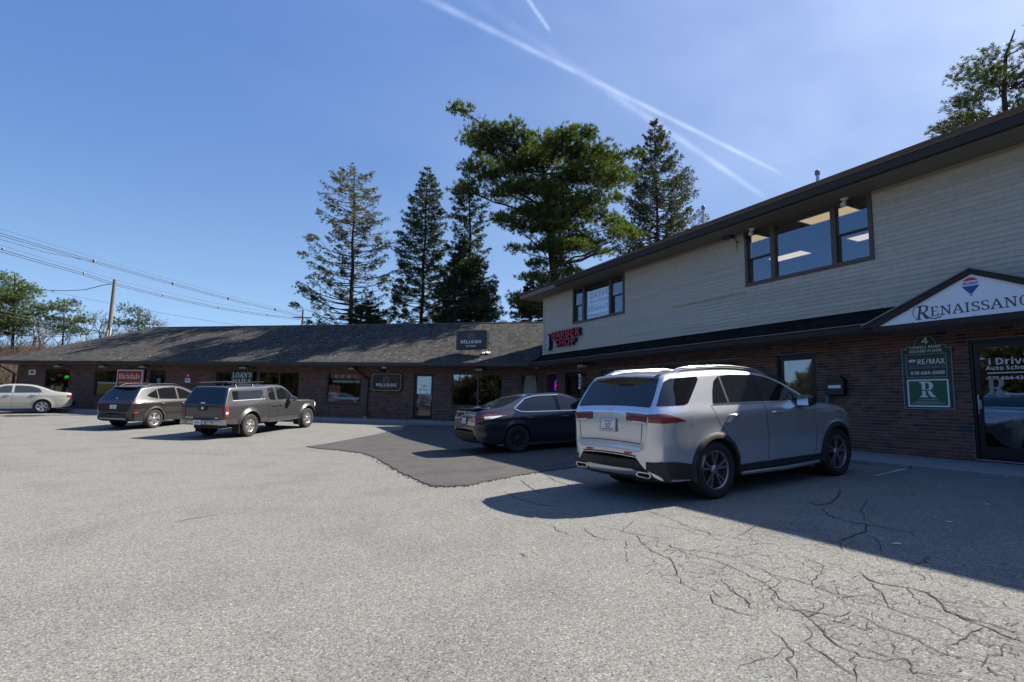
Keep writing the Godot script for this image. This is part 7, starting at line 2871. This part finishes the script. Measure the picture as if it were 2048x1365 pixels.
# ------------------------------------------------------------------ the street beyond, poles and wires
func build_street():
	# wooded slope across the street
	var litter := mat(1, 1, 1, 0.95)
	litter.albedo_texture = noise_tex(0.03, [[0.0, Color(0.22, 0.16, 0.12)], [0.4, Color(0.31, 0.23, 0.17)], [0.7, Color(0.37, 0.30, 0.23)], [1.0, Color(0.28, 0.27, 0.18)]], 512, 5, false, 71)
	litter.uv1_triplanar = true
	litter.uv1_world_triplanar = true
	litter.uv1_scale = Vector3(0.1, 0.1, 0.1)
	var P := []
	for k in 25:
		var az := deg_to_rad(lerpf(-75.0, -30.0, k / 24.0))
		var row := []
		for j in 12:
			var d := lerpf(52.0, 150.0, j / 11.0)
			var x := sin(az) * d
			var z := -cos(az) * d
			row.append(Vector3(x, far_y(x, z) - (0.6 if j == 0 else 0.0), z))
		P.append(row)
	var b := MB.new()
	b.grid(P, false, true)
	structure("wooded_slope", b.mesh(), litter)
	# brush on the slope: too dense to count
	var r := RandomNumberGenerator.new()
	r.seed = 83
	var tw := MB.new()
	for k in 34:
		var d := Vector3(r.randfn() * 0.5, r.randf_range(0.5, 1.2), r.randfn() * 0.5).normalized()
		var p := Vector3(r.randf_range(-0.4, 0.4), 0, r.randf_range(-0.4, 0.4))
		var len := r.randf_range(0.8, 2.0)
		var q := p + d * len
		tw.tube([p, p.lerp(q, 0.5) + Vector3(r.randf_range(-0.1, 0.1), 0, r.randf_range(-0.1, 0.1)), q], [0.014, 0.01, 0.004], 3)
		for j in 3:
			var a := p.lerp(q, r.randf_range(0.3, 0.9))
			tw.tube([a, a + Vector3(r.randfn() * 0.35, r.randf_range(0.1, 0.5), r.randfn() * 0.35)], [0.008, 0.003], 3)
	var xs := []
	var cs := []
	for k in 1700:
		var az := deg_to_rad(r.randf_range(-50.0, -33.0))
		var d := r.randf_range(58.0, 100.0)
		var x := sin(az) * d
		var z := -cos(az) * d
		var s := r.randf_range(0.9, 2.1)
		xs.append(Transform3D(Basis(Vector3.UP, r.randf() * TAU).scaled(Vector3(s, s, s)), Vector3(x, far_y(x, z), z)))
		cs.append([Color(0.12, 0.066, 0.047), Color(0.093, 0.071, 0.055), Color(0.14, 0.093, 0.066), Color(0.066, 0.066, 0.033)][r.randi() % 4])
	var bm := mat(1, 1, 1, 0.9)
	bm.vertex_color_use_as_albedo = true
	var brush := scatter("brush", tw.mesh(), bm, self, xs, cs)
	brush.set_meta("label", "brown leafless brush covering the slope across the street")
	brush.set_meta("category", "brush")
	# grass verge behind the camera, mirrored in the windows
	var green := mat(0.04, 0.05, 0.02, 0.95)
	var vp := PackedVector2Array()
	for k in 25:
		var a := deg_to_rad(95.0 + k * 7.5)
		vp.append(Vector2(sin(a) * 20.0, -cos(a) * 20.0))
	for k in 25:
		var a := deg_to_rad(95.0 + (24 - k) * 7.5)
		vp.append(Vector2(sin(a) * 60.0, -cos(a) * 60.0))
	structure("grass_verge", draped(vp, 0.03, 4.0), green)
	# utility poles
	var wood := mat(0.15, 0.135, 0.115, 0.95)
	var p1 := px_depth(223, 620, 45.0)
	p1.y = 0.4
	var h1 := px_depth(226, 558, 45.0).y - 0.4
	var t := thing("utility_pole", "grey wooden utility pole rising behind the left end of the shop roof", "utility pole", Transform3D(Basis(), p1))
	b = MB.new()
	b.tube([Vector3(0, 0, 0), Vector3(0.02, h1 * 0.5, 0), Vector3(0, h1, 0)], [0.19, 0.165, 0.13], 12, true)
	part("shaft", b.mesh(), wood, t)
	b = MB.new()
	b.tube([Vector3(0.19, 0, 0.1), Vector3(0.17, h1 * 0.62, 0.1)], [0.06, 0.06], 8, true)
	b.tube([Vector3(0.05, 0, 0.2), Vector3(0.05, h1 * 0.6, 0.19)], [0.045, 0.045], 8, true)
	part("conduit", b.mesh(), mat(0.42, 0.43, 0.44, 0.5), t)
	for s in [-1.0, 1.0]:
		b = MB.new()
		var loop := []
		var rd := []
		for k in 13:
			var a := TAU * k / 12
			loop.append(Vector3(s * 0.42 + cos(a) * 0.28, h1 * 0.54 + sin(a) * 0.30, 0.05))
			rd.append(0.025)
		b.tube(loop, rd, 5)
		part("cable_coil", b.mesh(), M.black, t)
	var p2 := px_depth(605, 640, 62.0)
	p2.y = 0.4
	var h2 := px_depth(605, 619, 62.0).y - 0.4
	t = thing("utility_pole", "distant utility pole just left of the thin golden conifer", "utility pole", Transform3D(Basis(), p2))
	b = MB.new()
	b.tube([Vector3(0, 0, 0), Vector3(0, h2, 0)], [0.17, 0.11], 10, true)
	part("shaft", b.mesh(), wood, t)
	part("crossarm", box_mesh(-1.1, h2 - 1.0, -0.06, 1.1, h2 - 0.88, 0.06), wood, t)
	# wires: given at the frame edge, at a middle point and at the far pole
	var wires := [
		["upper spacer cable with white spacers strung above the pole", [[-60, 448, 34.0], [0, 467, 37.0], [188, 522, 45.0], [346, 567, 51.0], [457, 597, 55.5], [551, 619, 59.5], [604, 631, 62.0]], 0.022, [[188, 522, 45.0], [346, 567, 51.0], [457, 597, 55.5], [551, 619, 59.5]]],
		["thin guard wire above the upper spacer cable", [[-60, 438, 34.0], [6, 460, 37.0], [188, 515, 45.0], [346, 561, 51.0], [457, 592, 55.5], [551, 615, 59.5], [604, 626, 62.0]], 0.009, []],
		["third wire sagging just below the upper spacer cable", [[-60, 462, 34.0], [0, 479, 37.0], [90, 505, 41.0], [188, 524, 45.0]], 0.016, []],
		["lower spacer cable with small spacers passing the pole top", [[-60, 478, 33.0], [0, 499, 36.0], [168, 547, 43.0], [226, 566, 45.0], [326, 591, 50.5], [437, 615, 55.0], [535, 630, 59.0], [600, 637, 62.0]], 0.022, [[6, 498, 36.2], [168, 547, 43.0], [326, 591, 50.5], [437, 615, 55.0], [535, 630, 59.0]]],
		["thin wire above the lower spacer cable", [[-60, 470, 33.0], [8, 493, 36.0], [168, 541, 43.0], [226, 559, 45.0], [326, 584, 50.5], [437, 608, 55.0], [600, 634, 62.0]], 0.009, []],
		["slack service cable looping left from the pole top", [[224, 568, 45.0], [205, 571, 46.0], [170, 580, 48.0], [130, 582, 51.0], [80, 580, 55.0]], 0.03, []],
		["faint wire crossing behind the pole to the shop roof", [[80, 580, 55.0], [150, 593, 52.0], [224, 608, 47.0], [330, 628, 44.0], [480, 652, 42.0]], 0.010, []],
		["thick telephone cable low on the left of the pole", [[-40, 612, 38.0], [0, 621, 40.0], [100, 645, 43.0], [220, 668, 45.0]], 0.035, []],
		["second telephone cable below the thick one", [[-40, 622, 38.0], [0, 629, 40.0], [100, 649, 43.0], [220, 671, 45.0]], 0.02, []],
		["sagging cable before the brown brush", [[0, 660, 40.0], [60, 672, 42.0], [120, 674, 43.5], [180, 668, 44.5], [220, 664, 45.0]], 0.018, []],
	]
	M.pale_grey = mat(0.25, 0.25, 0.25, 0.5)
	var wire_mat := mat(0.025, 0.025, 0.028, 0.6)
	for w in wires:
		var pts := []
		for q in w[1]:
			pts.append(px_depth(q[0], q[1], q[2]))
		t = thing("overhead_wire", w[0], "wire", Transform3D(Basis(), pts[0]), "overhead wires along the street")
		var rads := []
		var loc := []
		for p in pts:
			loc.append(p - pts[0])
			rads.append(w[2])
		b = MB.new()
		b.tube(loc, rads, 5)
		part("strand", b.mesh(), wire_mat, t)
		if w[3].size():
			var loc2 := []
			for k in loc.size():
				loc2.append(loc[k] - Vector3(0, 0.16, 0))
			b = MB.new()
			b.tube(loc2, rads, 5)
			part("strand", b.mesh(), wire_mat, t)
		for q in w[3]:
			var c: Vector3 = px_depth(q[0], q[1], q[2]) - pts[0]
			b = MB.new()
			var s := 0.72 if w[1][1][1] < 480 else 0.42
			b.prism([Vector2(0, 0.22 * s), Vector2(0.17 * s, 0.02), Vector2(0.10 * s, -0.24 * s), Vector2(-0.10 * s, -0.24 * s), Vector2(-0.17 * s, 0.02)], -0.05, 0.05)
			part("spacer", b.mesh(), M.pale_grey, t, at_xyz(c.x, c.y, c.z))
	# small white house and van glimpsed under the left eave
	var hp := px_depth(4, 765, 62.0)
	hp.y = 0.5
	t = thing("white_shed", "small white gabled shed glimpsed under the left end of the eave", "shed", Transform3D(Basis(Vector3.UP, 0.5), hp))
	b = MB.new()
	b.box(-2.0, 0, -1.5, 1.0, 1.9, 1.5)
	b.prism([Vector2(-2.0, 1.9), Vector2(1.0, 1.9), Vector2(-0.5, 2.6)], -1.49, 1.49)
	part("wall", b.mesh(), mat(0.42, 0.42, 0.41, 0.6), t)
	b = MB.new()
	b.prism([Vector2(-2.2, 1.86), Vector2(-0.5, 2.66), Vector2(-0.5, 2.76), Vector2(-2.25, 1.94)], -1.7, 1.7)
	b.prism([Vector2(1.2, 1.86), Vector2(1.25, 1.94), Vector2(-0.5, 2.765), Vector2(-0.5, 2.665)], -1.7, 1.7)
	part("roof", b.mesh(), mat(0.35, 0.36, 0.35, 0.8), t)
	part("door", box_mesh(-1.0, 0, 1.5, -0.2, 1.7, 1.53), mat(0.3, 0.36, 0.36, 0.6), t)
	var vpz := px_depth(27, 778, 60.0)
	vpz.y = 0.5
	t = thing("white_van", "distant white van behind the pale car, glimpsed under the eave", "van", Transform3D(Basis(Vector3.UP, 0.35), vpz))
	b = MB.new()
	b.cbox(-1.6, 0.35, -0.9, 1.1, 2.0, 0.9, 0.12)
	b.cbox(1.05, 0.35, -0.88, 2.0, 1.2, 0.88, 0.12)
	part("body", b.mesh(), mat(0.42, 0.42, 0.42, 0.4), t)
	part("window", box_mesh(0.3, 1.25, 0.9, 1.0, 1.8, 0.91), M.tint, t)
	for q in [-1.0, 1.4]:
		b = MB.new()
		b.lathe([Vector2(0.0, -0.1), Vector2(0.33, -0.1), Vector2(0.33, 0.1), Vector2(0.0, 0.1)], 16, 2)
		part("wheel", b.mesh(), M.rubber, t, at_xyz(q, 0.33, 0.85))
	var lp := px_depth(1, 760, 55.0)
	lp.y = 0.5
	t = thing("street_lamp", "pale street lamp with a flat arm at the far left edge", "street lamp", Transform3D(Basis(), lp))
	b = MB.new()
	b.tube([Vector3.ZERO, Vector3(0, 4.6, 0)], [0.09, 0.06], 8, true)
	part("post", b.mesh(), mat(0.5, 0.52, 0.52, 0.5), t)
	part("arm", box_mesh(-0.1, 4.42, -0.1, 1.0, 4.52, 0.1), mat(0.6, 0.62, 0.6, 0.5), t)

# ------------------------------------------------------------------ lamps, boxes and other small fittings
func build_fittings():
	var b: MB
	# flush lamps under the eaves
	var where := [[FB, -28.3, "beside the convenience store door"], [FB, -25.0, "over the convenience store window"], [FB, -22.2, "over the narrow door by the red board"], [FB, -15.7, "over the nail salon board"], [FB, -9.4, "next to the downspout"], [FB, -2.9, "over the wide double window"], [FA, 3.75, "over the barber's door"]]
	for w in where:
		var t := thing("eave_lamp", "boxy frosted lamp under the eave " + w[2], "lamp", w[0] * at_xyz(w[1], 3.0, 0.42), "lamps under the eaves")
		part("housing", box_mesh(-0.22, 0.10, -0.14, 0.22, 0.172, 0.14, 0.01), M.dark_plastic, t)
		part("diffuser", box_mesh(-0.19, 0.0, -0.12, 0.19, 0.10, 0.12, 0.02), mat(0.42, 0.38, 0.30, 0.5), t)
	# spot over the gold-edged sign
	var t := thing("sign_lamp", "small white spot lamp above the gold-edged wall sign", "lamp", FB * at_xyz(-7.83, 3.03, 0.25))
	part("head", box_mesh(-0.02, 0.05, 0.0, 0.20, 0.13, 0.16, 0.01), M.white, t)
	part("mount", box_mesh(-0.24, -0.10, -0.25, -0.02, 0.14, -0.02, 0.01), M.dark_plastic, t)
	t = thing("corner_lamp", "tiny lamp under the eave at the inner corner", "lamp", FB * at_xyz(-0.21, 3.12, 0.5))
	part("head", box_mesh(-0.09, 0.0, -0.05, 0.09, 0.05, 0.05, 0.01), mat(0.6, 0.57, 0.5, 0.5), t)
	# flood lamps under the upper eave
	for q in [[11.44, "white flood lamp under the upper eave at the wide window's left casing"], [13.96, "white flood lamp under the upper eave over the wide window's right sash"]]:
		t = thing("flood_lamp", q[1], "lamp", FA * at_xyz(q[0], 6.34, 0.16), "flood lamps under the upper eave")
		part("base", box_mesh(-0.07, 0.05, -0.05, 0.07, 0.10, 0.05, 0.012), M.white, t)
		b = MB.new()
		b.lathe([Vector2(0.0, 0.10), Vector2(0.03, 0.09), Vector2(0.045, 0.04), Vector2(0.065, -0.06), Vector2(0.06, -0.075), Vector2(0.0, -0.07)].map(func(v): return Vector2(v.x, -v.y)), 14, 1)
		part("bulb_holder", b.mesh(), M.white, t, Transform3D(Basis(Vector3.RIGHT, PI - 0.5), Vector3(0, -0.03, 0.03)))
	t = thing("security_camera", "dark blue security camera with a dangling cable on the siding", "camera", FA * at_xyz(10.65, 6.37, 0.12))
	part("body", box_mesh(-0.15, 0.0, -0.06, 0.13, 0.10, 0.12, 0.015), mat(0.02, 0.03, 0.06, 0.5), t)
	b = MB.new()
	b.tube([Vector3(0.12, 0.02, 0), Vector3(0.2, -0.14, -0.05), Vector3(0.17, -0.3, -0.08), Vector3(0.2, -0.42, -0.09)], [0.012, 0.01, 0.008, 0.006], 5)
	b.tube([Vector3(0.19, -0.12, -0.05), Vector3(0.30, -0.20, -0.03)], [0.02, 0.014], 5)
	part("cable", b.mesh(), M.black, t)
	t = thing("alarm_horn", "small dark alarm horn at the left casing of the wide office window", "alarm", FA * at_xyz(11.2, 6.28, 0.06))
	part("body", box_mesh(-0.07, -0.05, -0.03, 0.06, 0.10, 0.10, 0.02), M.dark_plastic, t)
	# strip left from an older sign
	t = thing("trim_strip", "yellowed wooden strip left on the cream siding", "strip", FA * at_xyz(0, 0, 0.016))
	for q in [[8.3, 9.6], [9.62, 10.5], [10.53, 11.1]]:
		part("batten", box_mesh(q[0], 4.725 + 0.004 * (q[0] - 8.3), 0, q[1], 4.752 + 0.004 * (q[0] - 8.3), 0.012), mat(0.38, 0.29, 0.14, 0.8), t)
	# letter box
	t = thing("letter_box", "black wall letter box with a white label between door and directory", "letter box", FA * at_xyz(13.52, 1.90, 0.0))
	part("box", box_mesh(-0.21, 0.0, 0.012, 0.21, 0.33, 0.16, 0.01), M.black, t)
	b = MB.new()
	b.prism([Vector2(-0.23, 0.33), Vector2(0.23, 0.33), Vector2(0.12, 0.42), Vector2(0.0, 0.45), Vector2(-0.12, 0.42)], 0.012, 0.17)
	part("lid", b.mesh(), M.black, t)
	part("label_strip", box_mesh(-0.14, 0.15, 0.16, 0.15, 0.22, 0.165), M.sign_white, t)
	t = thing("standpipe", "blue-grey standpipe on the brick below the letter box", "pipe", FA * at_xyz(13.31, 0.66, 0.10))
	b = MB.new()
	b.lathe([Vector2(0.045, 0.0), Vector2(0.045, 1.16), Vector2(0.055, 1.17), Vector2(0.055, 1.22), Vector2(0.0, 1.23)], 14, 1)
	part("pipe", b.mesh(), mat(0.10, 0.13, 0.17, 0.5), t)
	part("clamp", box_mesh(-0.06, 0.8, -0.09, 0.06, 0.83, 0.0), M.steel, t)
	# scrap of plastic on the roof below the box sign
	t = thing("plastic_scrap", "crumpled white plastic scrap on the roof below the box sign", "scrap", FB * Transform3D(Basis(Vector3.RIGHT, atan(0.475)), Vector3(-2.75, 3.86, -0.14)))
	var r := RandomNumberGenerator.new()
	r.seed = 19
	var P := []
	for k in 9:
		var row := []
		for j in 7:
			row.append(Vector3(lerpf(-0.2, 0.2, k / 8.0), 0.012 + r.randf() * 0.08, lerpf(-0.14, 0.14, j / 6.0)))
		P.append(row)
	b = MB.new()
	b.grid(P, false, false)
	part("sheet", b.mesh(), M.white, t)
